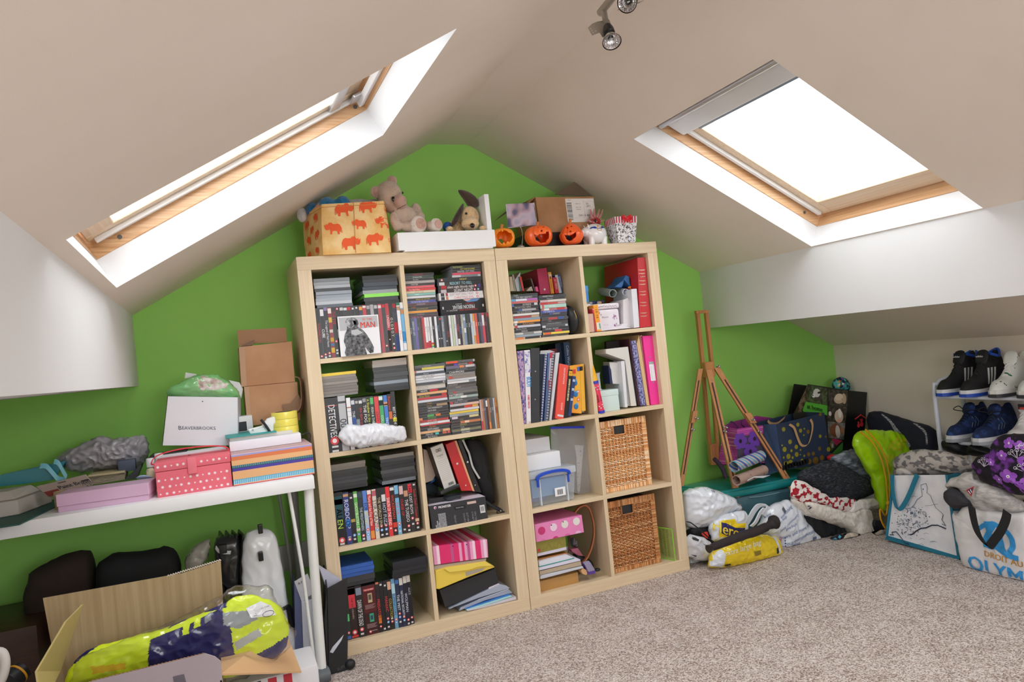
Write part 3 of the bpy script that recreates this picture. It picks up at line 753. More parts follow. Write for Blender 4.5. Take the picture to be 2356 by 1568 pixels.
# -- third row, first compartment
cx,cz = cell(0,0,2)
row('film',cx + .001,.02,cz,['.034:.197:12181c|ALIEN|b8e048|#0f4a52:6-30 #1c6a70:12-22 #0f3a44:30-50 r90 d95|.7|.3','.0215:.195:2c3c80|ROBOCOP|d8e0f4|#c89868:3-8 #3a78c8:52-66 r90 d85|.9|.14','1c1d20|||d8 #b89848:52-58 b84 d90','.016:.193:58b048|GHOSTBUSTERS 1&2|f0f8e8|#d8e8d0:5-12 #f0f0e0:72-78 b84|.75|.22','26343a|THE FRIGHTENERS|c0d8dc|#30505a:3-12 r88 d93|.7|.32','a8c0e8|TOP SECRET|e8e048|#5880d0:0-40 r78 b88|.75|.24','d03434|Monty and the King of New|f0d8d0|#e8e0d8:1-9 #e89040:82-97|.8|.12','dcd0c4|STIR CRAZY|1c1c1e|#b86068:3-14 r74 b82|.95|.22','1e1e20|THE WORLD’S END|d8c898|r76 b84 d92|.7|.18','24242a|HOT FUZZ|c8d4e8|#d8d8da:14-28 r76 b84 d92|.85|.32','d83438|SHAUN OF THE DEAD|f4e8e8|#e83038:0-20 r84|.85|.22','1c1a1a|WICKERMAN|d84838|#d8d8da:3-9 #d83828:74-84 r90|.75|.18','78b8e0|hot tub|d05060|#303840:18-26 r78 b85 d92|.75|.36','2a2224|CURSE OF|d02838|#d8b8b8:3-20 d90|.7|.3','222326|THE TUXEDO|e8e8ea|#c89878:14-26 r86 d93|.85|.32','2a2a2c|THE LOST BOYS|e8e0e0|#d83040:2-20 r72 d82|.75|.05','26201f|South Devil Country|d03838|d3 #d8b898:74-80 r84 d91|.7|.14'],
    'in the third-row films','film cases standing in the third row',W=.0176,H=.19,D=.135)
stack('film',cx + .072,.05,cz + .2,['8f8a80','848078','34373a','2a2d30','32363a','3a3e42','2c3034','262a2e'],'of the shorter third-row stack','film cases piled flat in the third row',.135,.17,.0126)
stack('film',cx + .26,.035,cz + .197,['85827c','3c3f42','26292e','24272c','4a4d50','30343a','24272c','6c737c'],'of the taller third-row stack','film cases piled flat in the third row',.135,.17,.0138)
# -- bottom row, first compartment
cx,cz = cell(0,0,3)
row('film',cx + .001,.022,cz,['.0165:.192:2c3432||d8d8d8|#58c878:50-64 r86 #3868b8:92-98','.029:.19:30201e|THE WES CRAVEN|b8a8a0|#d03840:2-14 #d83848:2-40 r88 #d83838:94-98|.28|.2','.0235:.192:2a2526|DAWN OF THE DEAD|f0ecec|#8890a0:4-18 r85 d92|.85|.28','.053:.186:5a1a1c|||#3a1012:55-97','.0132:.19:2a2226|PREDATOR 2|e83838|#c8785a:0-4 #d87830:66-82 r88|.95|.34','1e1e22|||d5 d93','222226|MANIAC|d83838|d8 r76 b83 d91|.85|.32','242220|COLLECTION|c8b048|#d8a890:4-20 r84 d76|.75|.38','6aa0c4|ELIMINATORS|2a4868|#a8d0e0:10-30 r82 b88|.75|.3','24304a|THE MIST|e0e8f0|#3a78c0:4-12 r72 b79 d87|.8|.34','26304c|NATIONAL SECURITY|e0e4ec|#d8d4cc:2-16 r80 b87|.7|.28','222230|WOLFMAN|d8dcec|#d8d4cc:0-14 r88 d94|.8|.34','1a1a24|ALICE|c0c4d0|#d8d4cc:0-14 r86 d94|.6|.25'],
    'in the bottom-row films','film cases standing in the bottom row',W=.0155,H=.19,D=.135)
def vhs(q):
    x0 = cx + .001 + .0165 + .029 + .0235 + .003; y = .018; zt = cz + .186
    q.quad((x0 + .004,y,zt - .02),(x0 + .043,y,zt - .02),(x0 + .043,y,zt - .012),(x0 + .004,y,zt - .012),'c8585c')
    q.text('THE VHS DEBUT',(x0 + .024,y - .0002,zt - .016),.006,'f0e8e8',fit=.034)
    q.quad((x0 + .018,y,zt - .065),(x0 + .034,y,zt - .065),(x0 + .034,y,zt - .03),(x0 + .018,y,zt - .03),'c8b890')
    q.quad((x0 + .02,y - .0002,zt - .055),(x0 + .031,y - .0002,zt - .055),(x0 + .031,y - .0002,zt - .035),(x0 + .02,y - .0002,zt - .035),'5a5448')
    q.quad((x0 + .018,y,zt - .138),(x0 + .034,y,zt - .138),(x0 + .034,y,zt - .106),(x0 + .018,y,zt - .106),'3aa078')
    q.quad((x0 + .021,y - .0002,zt - .13),(x0 + .031,y - .0002,zt - .13),(x0 + .031,y - .0002,zt - .114),(x0 + .021,y - .0002,zt - .114),'2a4a68')
    for i in range(5):
        for zz in (.072,.144): q.quad((x0 + .005,y,zt - zz - i * .0034 - .0016),(x0 + .043 - (i % 3) * .004,y,zt - zz - i * .0034 - .0016),(x0 + .043 - (i % 3) * .004,y,zt - zz - i * .0034),(x0 + .005,y,zt - zz - i * .0034),'a88888')
    q.disc((x0 + .016,y,zt - .173),.0055,RED); q.disc((x0 + .016,y - .0002,zt - .173),.003,'f0e0e0'); q.text('VHS PAL',(x0 + .032,y,zt - .171),.006,'d8c8c8')
big = [c for c in COL.objects if c.name.startswith('film_case') and 'fourth from the left in the bottom-row films' in c.get('label','')][0]
v_ = MB(); vhs(v_)
v_.v = [tuple(V(p) - big.location) for p in v_.v]
v_.build('cover_print',big,fix=False)
big['label'] = 'wide dark red video box with small pictures among the bottom films'
for i,(xx_,t_) in enumerate(((.251,'£2.99'),(.2665,'£2.99'),(.282,'£1.99'))):
    pass
stack('film',cx + .06,.03,cz + .193,['2f62b8|||','2f62b8','2b5cae','.022:3a3c40','.012:2c2e34'],'of the blue bottom-row stack','film cases piled flat in the bottom row',.135,.17,.0145)
stack('film',cx + .262,.012,cz + .193,['.017:20242e','22252c','24262c','202228'],'of the black bottom-row stack','film cases piled flat in the bottom row',.136,.17,.0145,.006)
# -- third row, second compartment
cx,cz = cell(0,1,2)
def lever_arch(label,front,depth,col,spine=None):
    o = slab('lever_arch_file',label,'file',front,depth,col,r=.4)
    return o
# curled sheets and blue folder
pa = [(0.44,0.12,0.701),(0.454,0.12,0.696),(0.473,0.12,0.653),(0.486,0.12,0.637),(0.481,0.12,0.589),(0.467,0.12,0.569),(0.434,0.12,0.563)]
mb = MB(); mb.prism(pa,(0,.16,0),'cbb8a8'); mb.build('paper_sheaf',label='beige sheaf of paper curling in front of the blue folder',cat='paper',bevel=.002)
pb_ = [(0.484,0.15,0.648),(0.495,0.15,0.612),(0.499,0.15,0.594),(0.493,0.15,0.572),(0.478,0.15,0.557),(0.459,0.15,0.553),(0.479,0.15,0.569),(0.489,0.15,0.584)]
slab('blue_folder','bright blue folder edge beside the curled paper','folder',pb_,.15,'2f78c8')
slab('dark_box_file','dark slate box behind the beige paper sheaf','box',[(0.456,0.2,0.543),(0.508,0.2,0.56),(0.509,0.2,0.499),(0.455,0.2,0.493)],.15,'33444e')
fo = [(0.491,0.055,0.537),(0.548,0.055,0.544),(0.504,0.055,0.725),(0.45,0.055,0.713)]
o = lever_arch('white-spined lever arch file with large brand lettering, leaning beside the red one',fo,.24,'2c2a2a')
F = on_face(fo[3],fo[2],fo[0])
U_,V_ = V(fo[2]) - V(fo[3]),V(fo[3]) - V(fo[0])
def ox(q):
    q.quad(F(.02,.02),F(.98,.02),F(.98,.99),F(.02,.99),'d2cfca')
    L2 = lambda u,v: F(u,v,.0016)
    q.text('OXO',L2(.52,.13),.02,'3a2c28',U_,V_,fit=.022,bold=.0005)
    q.text('Original',L2(.5,.25),.011,'3a3838',U_,V_,fit=.026)
    q.text('lever arch file',L2(.5,.31),.004,'6a6868',U_,V_)
    for i in range(12):
        v = .37 + i * .04; q.quad(L2(.12,v),L2(.9,v),L2(.9,v + .006),L2(.12,v + .006),'a8a6a2')
    for i in range(9): q.quad(L2(.42 + i * .045,.9),L2(.44 + i * .045 + (i % 3) * .01,.9),L2(.44 + i * .045 + (i % 3) * .01,.96),L2(.42 + i * .045,.96),'3a3a3a')
part('spine_label',o,ox,False)
fr_ = [(0.564,0.06,0.518),(0.612,0.06,0.51),(0.557,0.06,0.723),(0.517,0.06,0.713)]
o = lever_arch('red lever arch file leaning beside the white-spined one',fr_,.25,'c4252a')
F = on_face(fr_[3],fr_[2],fr_[0])
part('finger_ring',o,lambda q: (q.disc(F(.5,.45,.002),.0045,plain('d8d8da',.25,metal=1.),n=12),q.disc(F(.6,.93,.002),.003,plain('d8d8da',.25,metal=1.),n=10)),False)
part('board_edge',o,lambda q: q.prism([(0.556,0.058,0.723),(0.565,0.058,0.723),(0.62,0.058,0.507),(0.611,0.058,0.51)],(0,.25,0),'d8a078'))
fb = [(0.625,0.07,0.503),(0.653,0.07,0.493),(0.587,0.07,0.723),(0.572,0.07,0.722)]
o = lever_arch('black lever arch file leaning behind the red one',fb,.24,'1a1a1c')
F = on_face(fb[3],fb[2],fb[0])
part('finger_ring',o,lambda q: (q.disc(F(.75,.43,.002),.004,plain('d8d8da',.25,metal=1.)),q.disc(F(.65,.88,.002),.0025,plain('d8d8da',.25,metal=1.))),False)
mb = MB(); pillow(mb,[(0.606,0.12,0.718),(0.685,0.12,0.71),(0.706,0.12,0.667),(0.706,0.12,0.617),(0.715,0.12,0.551),(0.719,0.12,0.474),(0.726,0.12,0.426),(0.669,0.12,0.445),(0.646,0.12,0.516),(0.625,0.12,0.612)],(0,-1,0),.05,.12,plain('17181b',.8,.1),64,12)
mb.crease(.008,20,5); bag = mb.build('rucksack',smooth=50,label='black fabric bag with a grey strap stuffed beside the files',cat='bag')
part('strap',bag,lambda q: q.ribbon(smooth_path([(0.592,0.06,0.723),(0.604,0.06,0.687),(0.613,0.06,0.663),(0.62,0.06,0.619),(0.627,0.06,0.596),(0.647,0.06,0.555)]),.008,.002,'b8b8b6',(1,0,.3)),smooth=40)
# headphone box with the sat-nav on it
bx = [(0.413,0.002,0.393),(0.647,0.002,0.392),(0.644,0.002,0.489),(0.408,0.002,0.492)]
o = slab('headphone_box','black headphone carton with pink logo, white top, under the sat-nav','box',bx,.17,'2d2e33')
F = on_face(bx[3],bx[2],bx[0]); U_,V_ = V(bx[2]) - V(bx[3]),V(bx[3]) - V(bx[0])
def mon(q):
    L2 = lambda u,v: F(u,v,.0014)
    q.text('MONSTER',L2(.16,.1),.013,'ececee',U_,V_,'l',fit=.05,bold=.0004)
    q.disc(L2(.1,.09),.0055,'e8e0e8',U_.normalized(),V_.normalized()); q.disc(F(.105,.1,.0016),.0035,'b02878',U_.normalized(),V_.normalized())
    q.quad(L2(.42,.17),L2(.63,.17),L2(.63,.32),L2(.42,.32),'16161a'); q.text('Noise isolating',F(.52,.25,.0018),.006,'e0e0e2',U_ * -1,V_ * -1,fit=.03)
    q.quad(L2(.66,.08),L2(.82,.08),L2(.82,.18),L2(.66,.18),'d0b8b0')
    q.quad(L2(.87,.3),L2(.96,.3),L2(.96,.62),L2(.87,.62),'d8d8da')
    for i in range(7): q.quad(F(.885 + i * .009,.36,.0018),F(.889 + i * .009,.36,.0018),F(.889 + i * .009,.55,.0018),F(.885 + i * .009,.55,.0018),'3a3a3c')
    for i,s_ in enumerate(('PURE','MONSTER','SOUND')): q.text(s_,L2(.075 + i * .027,.93),.007,'e4e4e6',V_,U_ * -1,'l',bold=.0002)
    q.quad(L2(.13,.35),L2(.26,.35),L2(.26,.96),L2(.13,.96),two_tone('fine_print','56585e','a8aaae',(1,1,1),700,.45,.55))
    for a in (.4,.56,.62,.71,.76): q.quad(L2(a,.5),L2(a + .03,.5),L2(a + .03,.93),L2(a,.93),two_tone('fine_print2','34363c','8e9095',(1,1,1),500,.5,.6))
part('print',o,mon,False)
top = [V(bx[3]),V(bx[2]),V(bx[2]) + V((0,.17,0)),V(bx[3]) + V((0,.17,0))]
part('lid_top',o,lambda q: q.quad(*[tuple(p + V((0,0,.0015))) for p in top],'d8d0e0'),False)
zt = (bx[3][2] + bx[2][2]) / 2
slab('small_black_box','small black box lying beside the sat-nav','box',[(0.414,0.04,0.491),(0.495,0.04,0.494),(0.497,0.04,0.51),(0.42,0.04,0.514)],.07,'202126')
th = thing('sat_nav','black sat-nav lying tilted on the headphone carton','sat-nav',(.505,.05,zt + .035),(R(-14),R(-10),R(12)))
part('body',th,lambda q: q.box(-.045,.045,-.03,.035,0,.016,plain('1a1b1e',.35),.005),smooth=35)
part('screen',th,lambda q: q.box(-.03,.03,-.02,.024,.0155,.0168,plain('5a5c62',.12)))
mb = MB()
for i in range(5): mb.tube([(.52 + (.032 + i * .0015) * math.cos(a * .35),.045 + (.022 + i * .001) * math.sin(a * .35),zt + .006 + i * .003 + .002 * math.sin(a)) for a in range(19)],.0022,plain('2a3138',.4),6)
mb.build('coiled_cable',smooth=60,label='dark cable coiled under the sat-nav on the carton',cat='cable')
mb = MB()
mb.tube([(0.657,0.05,0.461),(0.679,0.05,0.441),(0.717,0.05,0.416)],.008,plain('1c2430',.25),12)
mb.tube([(0.717,0.05,0.416),(0.722,0.05,0.412)],.0085,plain('b8bcc2',.2,metal=1.),12)
ph = mb.build('bicycle_pump',smooth=50,label='shiny black pump with a clamp end, poking from behind the carton',cat='pump')
part('clamp',ph,lambda q: (q.tube(smooth_path([(0.707,0.045,0.416),(0.703,0.045,0.408),(0.71,0.045,0.4),(0.723,0.045,0.403),(0.725,0.045,0.413),(0.715,0.045,0.419)]),.0035,plain('16171a',.3),8),q.tube([(0.697,0.045,0.396),(0.735,0.045,0.405)],.004,plain('16171a',.3),8)),smooth=50)
# -- bottom row, second compartment
cx,cz = cell(0,1,3)
fp = [(0.411,0.02,0.258),(0.637,0.02,0.242),(0.64,0.02,0.314),(0.411,0.02,0.331)]
t = NT('pink_stripes'); co = t.coord((1,1,1)); sx = t.n('SeparateXYZ',{0: co})
sc = t.n('Math',{0: sx.outputs[0],1: 14.5},operation='MULTIPLY'); wn = t.n('TexWhiteNoise',{'W': t.n('Math',{0: t.n('Math',{0: sc.outputs[0],1: 6.},operation='MULTIPLY').outputs[0]},operation='FLOOR').outputs[0]},noise_dimensions='1D')
t.l(t.ramp(wn.outputs[0],[(0,'e02a70'),(.3,'e8a0c8'),(.55,'c05890'),(.72,'f4d8e8'),(.88,'e02a70')],'CONSTANT'),t.b.inputs['Base Color']); t.b.inputs['Roughness'].default_value = .4
STRIPE = t.m
o = slab('striped_file_box','pink and white striped file box lying on grey card','file box',fp,.27,STRIPE)
F = on_face(fp[3],fp[2],fp[0])
part('snap',o,lambda q: (q.disc(F(.36,.12,.0015),.0025,'1a1a1c'),q.disc(F(.61,.13,.0015),.0025,'1a1a1c')),False)
slab('grey_card_folder','grey card folder between the striped box and yellow folder','folder',[(0.41,0.025,0.236),(0.542,0.025,0.226),(0.624,0.025,0.224),(0.631,0.025,0.238),(0.412,0.025,0.254)],.25,'b4a8a0')
fy = [(0.407,0.012,0.167),(0.42,0.012,0.163),(0.538,0.012,0.183),(0.639,0.012,0.197),(0.658,0.012,0.199),(0.653,0.012,0.206),(0.62,0.012,0.229),(0.464,0.012,0.24),(0.41,0.012,0.238)]
o = slab('yellow_folder','bulging yellow card folder with papers poking out','folder',fy,.2,'e8cc50',bevel=.003)
part('front_flap',o,lambda q: q.prism([(0.442,0.006,0.241),(0.466,0.006,0.221),(0.548,0.006,0.213),(0.589,0.006,0.218),(0.651,0.006,0.208),(0.656,0.006,0.201),(0.618,0.006,0.233)],(0,.006,0),'ecd45c'),bevel=.001)
part('paper_slips',o,lambda q: q.prism([(0.532,0.01,0.206),(0.584,0.01,0.208),(0.614,0.01,0.207),(0.602,0.01,0.198),(0.533,0.01,0.191)],(0,.003,0),'a8a098'))
ft = [(0.44,0.03,0.083),(0.508,0.03,0.089),(0.674,0.03,0.127),(0.666,0.03,0.188),(0.424,0.03,0.154)]
o = slab('black_magazine_file','black card magazine file lying under the yellow folder','file',ft,.2,'26272b')
part('label_strip',o,lambda q: q.prism([(0.626,0.026,0.115),(0.629,0.026,0.12),(0.672,0.026,0.127),(0.676,0.026,0.121)],(0,.003,0),'e4d8e4'))
cols = ('9aa4b8','a8b2c4','b4bece','88909e')
for i,pp in enumerate(([(0.452,0.02,0.075),(0.461,0.02,0.079),(0.582,0.02,0.106),(0.675,0.02,0.125),(0.702,0.02,0.113),(0.717,0.02,0.1),(0.58,0.02,0.091)],[(0.494,0.025,0.057),(0.501,0.025,0.069),(0.581,0.025,0.084),(0.711,0.025,0.097),(0.728,0.025,0.077),(0.607,0.025,0.073)])):
    o = slab('plastic_wallets',('glossy clear plastic wallets fanned under the black file','lower layer of clear plastic wallets beside the booklets')[i],'wallet',pp,.22,plain('a4aec2',.12,.1,coat=.8))
for i,(pp,c,l) in enumerate((([(0.518,0.015,0.062),(0.528,0.015,0.052),(0.718,0.015,0.072),(0.71,0.015,0.077)],'3a7cc8','blue-edged booklet on top of the bottom-shelf booklets'),([(0.52,0.012,0.06),(0.523,0.012,0.053),(0.722,0.012,0.066),(0.714,0.012,0.073)],'a8d8d4','pale turquoise booklet in the bottom-shelf pile'),([(0.522,0.008,0.054),(0.599,0.008,0.052),(0.736,0.008,0.053),(0.734,0.008,0.065),(0.613,0.008,0.059),(0.524,0.008,0.059)],'d0ccd8','thick white booklet at the bottom of the shelf pile'))):
    slab('booklet',l,'booklet',pp,.21,c,'booklets on the bottom shelf')

# ---------------------------------------------------------------- second unit: books, folders, boxes, baskets
def edges_of(q):
    return q[3],q[2],q[0]
def book(label,front,depth,col,pages=True,name='book',cat='book',group=None,r=.45,prints=None):
    """front = spine corners bl, br, tr, tl; boards run back by depth, pages between them"""
    front = [V(p) for p in front]; dv = V((0,depth,0))
    o = slab(name,label,cat,[tuple(p) for p in front],depth,col,group,r,.001)
    if pages:
        tl,tr = front[3],front[2]; a = (tr - tl)
        up = (tl - front[0]).normalized() * .0006
        p = [tl + a * .08 + dv * .03 + up,tr - a * .08 + dv * .03 + up,tr - a * .08 + dv * .97 + up,tl + a * .08 + dv * .97 + up]
        part('pages',o,lambda q: q.prism([tuple(x) for x in p],tuple(-up * 3),'e6e0d4'))
    if prints:
        F = on_face(tuple(front[3]),tuple(front[2]),tuple(front[0]))
        U_,V_ = front[2] - front[3],front[3] - front[0]
        q = MB(); prints(q,F,U_,V_); q.build('print',o,fix=False)
    return o
def quadp(q,F,u0,u1,v0,v1,c,l=.0012):
    q.quad(F(u0,v0,l),F(u1,v0,l),F(u1,v1,l),F(u0,v1,l),c)
# -- top row, first compartment
cx,cz = cell(1,0,0)
stack('disc',cx + .066,.012,cz,['3a4446|Trailer|c8d0d0||.7|.1','44484c|THE VERY GREATEST|d8d8dc|#5a6468:0-8|.7|.2','6ab0dc|||#e0e0f0:20-60 #b868b8:60-98','c86a68','.011:2c2e33|JOYRIDE|d8d8da|#4878b8:3-10 #d0d0d2:85-97|.8|.42','.011:2a2a2c|THE CULT SONIC TEMPLE|d0d0d0||.6|.1','3a3c44|||#4868a0:26-36 #b0b0b4:38-90','2c2e32|THE HEARTBREAKERS|c8c8ca||.6|.16','dcdcd8','8a7a70|||#b84848:4-66 #c8a888:70-98','8aa0b4','f0a048|Greatest|f4d8b0|#f4f0e8:2-16|.6|.25','38383a|BLACK MARBLE|e8a040|#d0d0d0:4-14|.7|.36','c8c8d4|||#c84838:4-14','33353a|The Sex Pistols|c8c8ca||.7|.05','34363a|MISSILES|d0d0d2||.7|.28','d0d0cc|||#8a8a88:30-70','98a8b4','c8a890|||#e08848:10-34 #3a3634:40-95'],'of the book-topped disc stack','disc cases piled in the book compartment',.124,.14,.0099)
stack('disc',cx + .196,.01,cz,['44464a|MISSED CALLS|d8d8d8||.7|.1','3c3e42|Disorder|b8b8ba||.7|.3','d0b0b4|||#d8d0c8:30-98','c8a0a0|||#c83840:2-30 #c85850:30-70','.016:b0d4c8|SONG|e8f0ec|#c86060:6-14|.6|.34','b87878|||#e0e0e0:10-30 #c83838:60-90','4a5ab0|THE ESSENTIAL|d8d8f0||.7|.08','3a3a48|CHANGES|c8c8d0|#5058a0:30-40|.7|.42','44444a','4c4a50|||#b84848:24-58 #3858a0:60-84','3a3438|Fever|c0b8bc||.6|.25','.013:4a4c50|LIVING IN AMERICA|b8bcc0||.5|.2','55585c|||#d0d0d0:0-12 #b8c0c8:88-98','3c3e44|THE BEST SELLERS|d8d8dc||.7|.08','3c3a3c|||#d84848:45-72','e8d050|||#e86838:3-30','5a5450|Dusty|a8a098||.5|.46'],'of the stack by the round wallet','disc cases piled in the book compartment',.124,.14,.0099)
for i,(pp,d_,c,l) in enumerate((
    ([(0.915,0.17,1.324),(0.933,0.17,1.323),(0.93,0.17,1.388),(0.918,0.17,1.388)],.13,'d8c8a8','thin white book with an orange top edge, first of the upper books'),
    ([(0.936,0.175,1.323),(0.951,0.175,1.322),(0.942,0.175,1.397),(0.934,0.175,1.398)],.13,'b8b0a0','thin cream book, second of the upper books'),
    ([(0.947,0.17,1.322),(0.965,0.17,1.32),(0.972,0.17,1.407),(0.94,0.17,1.371)],.14,'c8ccd2','clear plastic sleeve leaning among the upper books'),
    ([(0.961,0.165,1.321),(0.972,0.165,1.32),(0.966,0.165,1.385),(0.96,0.165,1.384)],.14,'5aa8a8','thin teal book among the upper books'),
    ([(0.968,0.16,1.32),(0.978,0.16,1.319),(0.971,0.16,1.385),(0.961,0.16,1.385)],.14,'d83c3c','thin red book with white foot among the upper books'),
    ([(1.027,0.16,1.315),(1.031,0.16,1.315),(1.021,0.16,1.373),(1.013,0.16,1.374)],.14,'5a4c44','brown patterned notebook among the upper books'),
    ([(0.985,0.158,1.319),(1.02,0.158,1.317),(1.015,0.158,1.338),(1.004,0.158,1.334)],.1,'c0b4a8','small beige book in front of the brown notebook'),
    ([(1.032,0.158,1.315),(1.047,0.158,1.311),(1.043,0.158,1.336),(1.031,0.158,1.333)],.1,'e85898','small pink book beside the magenta binder'))):
    book(l,pp,d_,c,i != 2)
pk = [(1.049,0.15,1.299),(1.1,0.15,1.299),(1.092,0.15,1.416),(1.045,0.15,1.413)]
o = book('magenta lever arch file among the upper books',pk,.2,'b82858',False,'lever_arch_file','file')
F = on_face(*edges_of(pk)); part('finger_ring',o,lambda q: q.disc(F(.5,.83,.002),.005,plain('e0e0e2',.2,metal=1.)),False)
def yel(q,F,U_,V_):
    quadp(q,F,.1,.9,.1,.3,'e8d8c8'); quadp(q,F,.25,.75,.2,.32,'b84838',.0016)
    q.text('Crime',F(.5,.42,.0016),.014,'d86830',V_ * -1,U_,'l')
book('orange-yellow paperback with red emblem beside the magenta file',[(1.107,0.16,1.299),(1.123,0.16,1.299),(1.119,0.16,1.397),(1.101,0.16,1.397)],.13,'eca83c',prints=yel)
book('dark red book with white lettering, second from the magenta file',[(1.127,0.155,1.299),(1.145,0.155,1.299),(1.14,0.155,1.371),(1.122,0.155,1.371)],.13,'c83040',prints=lambda q,F,U_,V_: q.text('JO VERSO',F(.5,.12,.0016),.012,'f0e0e0',V_ * -1,U_,'l',fit=.045))
book('blue and white book, outermost of the upper books',[(1.149,0.165,1.299),(1.167,0.165,1.299),(1.165,0.165,1.385),(1.137,0.165,1.382)],.13,'2c50a0',prints=lambda q,F,U_,V_: (quadp(q,F,.02,.5,0,1,'d8dce2'),q.text('QUICK PATCH',F(.75,.1,.0016),.01,'d8e0f0',V_ * -1,U_,'l',fit=.05)))
th = thing('disc_wallet','round black zipped disc wallet standing on its edge beside the disc stacks','disc wallet',(cx + .277,.055,cz + .064),(0,R(-7),R(24)))
def wal(q,s_):
    q.T = MX.Rotation(R(90),4,'Y')
    q.lathe([(.0,-.001),(.06,.0),(.063,.004),(.061,.010),(.05,.017),(.03,.020),(0,.021)] if s_ > 0 else [(.0,.001),(.06,.0),(.063,-.004),(.061,-.010),(.05,-.017),(.03,-.020),(0,-.021)],plain('26282b',.45,.08),40)
part('shell',th,lambda q: wal(q,1),smooth=50); part('shell',th,lambda q: wal(q,-1),smooth=50)
part('zip',th,lambda q: q.tube([(0,.064 * math.cos(a * .1745),.064 * math.sin(a * .1745)) for a in range(36)],.003,'1a1a1c',6,close=True),smooth=50)
part('zip_pull',th,lambda q: q.tube([(-.012,-.056,.04),(-.01,-.06,.02),(-.008,-.06,0)],.0015,'c8a030',6),smooth=50)
# -- top row, second compartment
cx,cz = cell(1,1,0)
o = boxy('gift_box','bright blue cardboard box standing on a white one','box',(cx + .0,cx + .078,.12,.2,cz + .13,cz + .215),'4a9ae8',.002)
part('lid',o,lambda q: q.box(cx - .001 + .001,cx + .0795,.1185,.2,cz + .19,cz + .2165,'52a4f0',.002))
boxy('small_white_box','small white box under the bright blue one','box',(cx + .001,cx + .05,.06,.16,cz + .08,cz + .129),'e4e8ec',.002)
t = NT('faded_page_edges'); co = t.coord((1,1,1)); t.l(t.ramp(t.noise(t.coord((40,1,400)),3,2),[(.3,'c89888'),(.7,'e0b8a8')]),t.b.inputs['Base Color'])
o = slab('paperback','thick paperback with pinkish page edges, beside the divider','book',[(1.198,0.01,1.108),(1.227,0.01,1.108),(1.227,0.01,1.188),(1.201,0.01,1.189)],.11,t.m)
part('cover',o,lambda q: (q.prism([(1.196,0.009,1.108),(1.198,0.009,1.108),(1.202,0.009,1.189),(1.2,0.009,1.189)],(0,.112,0),'d8d0c4'),q.prism([(1.225,0.009,1.108),(1.227,0.009,1.108),(1.228,0.009,1.188),(1.226,0.009,1.188)],(0,.112,0),'5a3430')))
boxy('dark_book','dark brown book behind the pinkish paperback','book',(cx + .013,cx + .04,.055,.17,cz + .0,cz + .116),'4a2c2c')
book('thin red book between the paperback and the orange one',[(1.229,0.012,1.109),(1.238,0.012,1.109),(1.237,0.012,1.211),(1.226,0.012,1.21)],.12,'d04048',prints=lambda q,F,U_,V_: quadp(q,F,.1,.9,.03,.06,'e8d0d0'))
def org(q,F,U_,V_):
    quadp(q,F,.08,.92,.66,.93,'e4e0d4'); quadp(q,F,.6,.9,.7,.9,'68a890',.0016)
    for i in range(6): quadp(q,F,.3,.7,.1 + i * .07,.105 + i * .07 + .02 * (i % 3),'a86820',.0016)
book('orange paperback with a white and green panel near its foot',[(1.237,0.01,1.108),(1.259,0.01,1.108),(1.254,0.01,1.225),(1.231,0.01,1.225)],.12,'f0a028',prints=org)
TIN = two_tone('printed_tin','e8e4ea','b890b0',(1,1,1),90,.62,.72,.35)
th = thing('storage_tin','pale tin with purple printed roses and a moulded lid','tin',(cx + .118,.12,cz + .0))
part('body',th,lambda q: q.box(-.075,.075,-.06,.075,0,.1,plain('e6e2ea',.35),.012),smooth=40)
part('lid',th,lambda q: q.box(-.078,.078,-.063,.078,.1,.126,plain('e2dce4',.3),.01),smooth=40)
def roses(q):
    rn = random.Random(3)
    for (u,v) in ((-.05,.07),(-.045,.03),(.05,.065),(.045,.025),(-.03,.085)):
        for k in range(9):
            a = rn.random() * 6.3; r_ = rn.random() * .013
            q.disc((u + r_ * math.cos(a),-.0605,v + r_ * math.sin(a)),.0035,('b068a8','9a5890','c890c0')[k % 3],n=7,inner=.002)
    q.text('Biscuits',(0,-.0607,.065),.011,'a8a0b8'); q.text('fine tin',(0,-.0607,.03),.008,'b8b0c4')
    for k in range(30): q.disc((-.06 + k * .0042,-.0636,.112 + .006 * rn.uniform(-1,1)),.0022,('8a88a0','a890b0')[k % 2],n=5,inner=.001)
part('print',th,roses,False)
mb = MB()
for i,(p0,p1) in enumerate(((1.288,0.1,1.259),(1.327,0.1,1.265),(1.308,0.12,1.254),(1.361,0.12,1.27)),) if False else []: pass
for i,(a,b,c,l) in enumerate((((cx + .05,.08,cz + .133),(cx + .12,.15,cz + .142),'1f5a9a','blue pen lying on the tin'),((cx + .06,.075,cz + .133),(cx + .14,.1,cz + .138),'22305c','navy pen lying on the tin'),((cx + .098,.07,cz + .132),(cx + .118,.09,cz + .133),'f0a040','short orange pen stub on the tin'))):
    mb = MB(); mb.tube([a,b],.006,plain(c,.3),10); o = mb.build('pen',smooth=40,label=l,cat='pen')
    part('cap',o,lambda q: q.tube([V(a).lerp(V(b),-.12),V(a).lerp(V(b),.05)],.0068,plain('c8ccd0',.25,metal=.7),10),smooth=40)
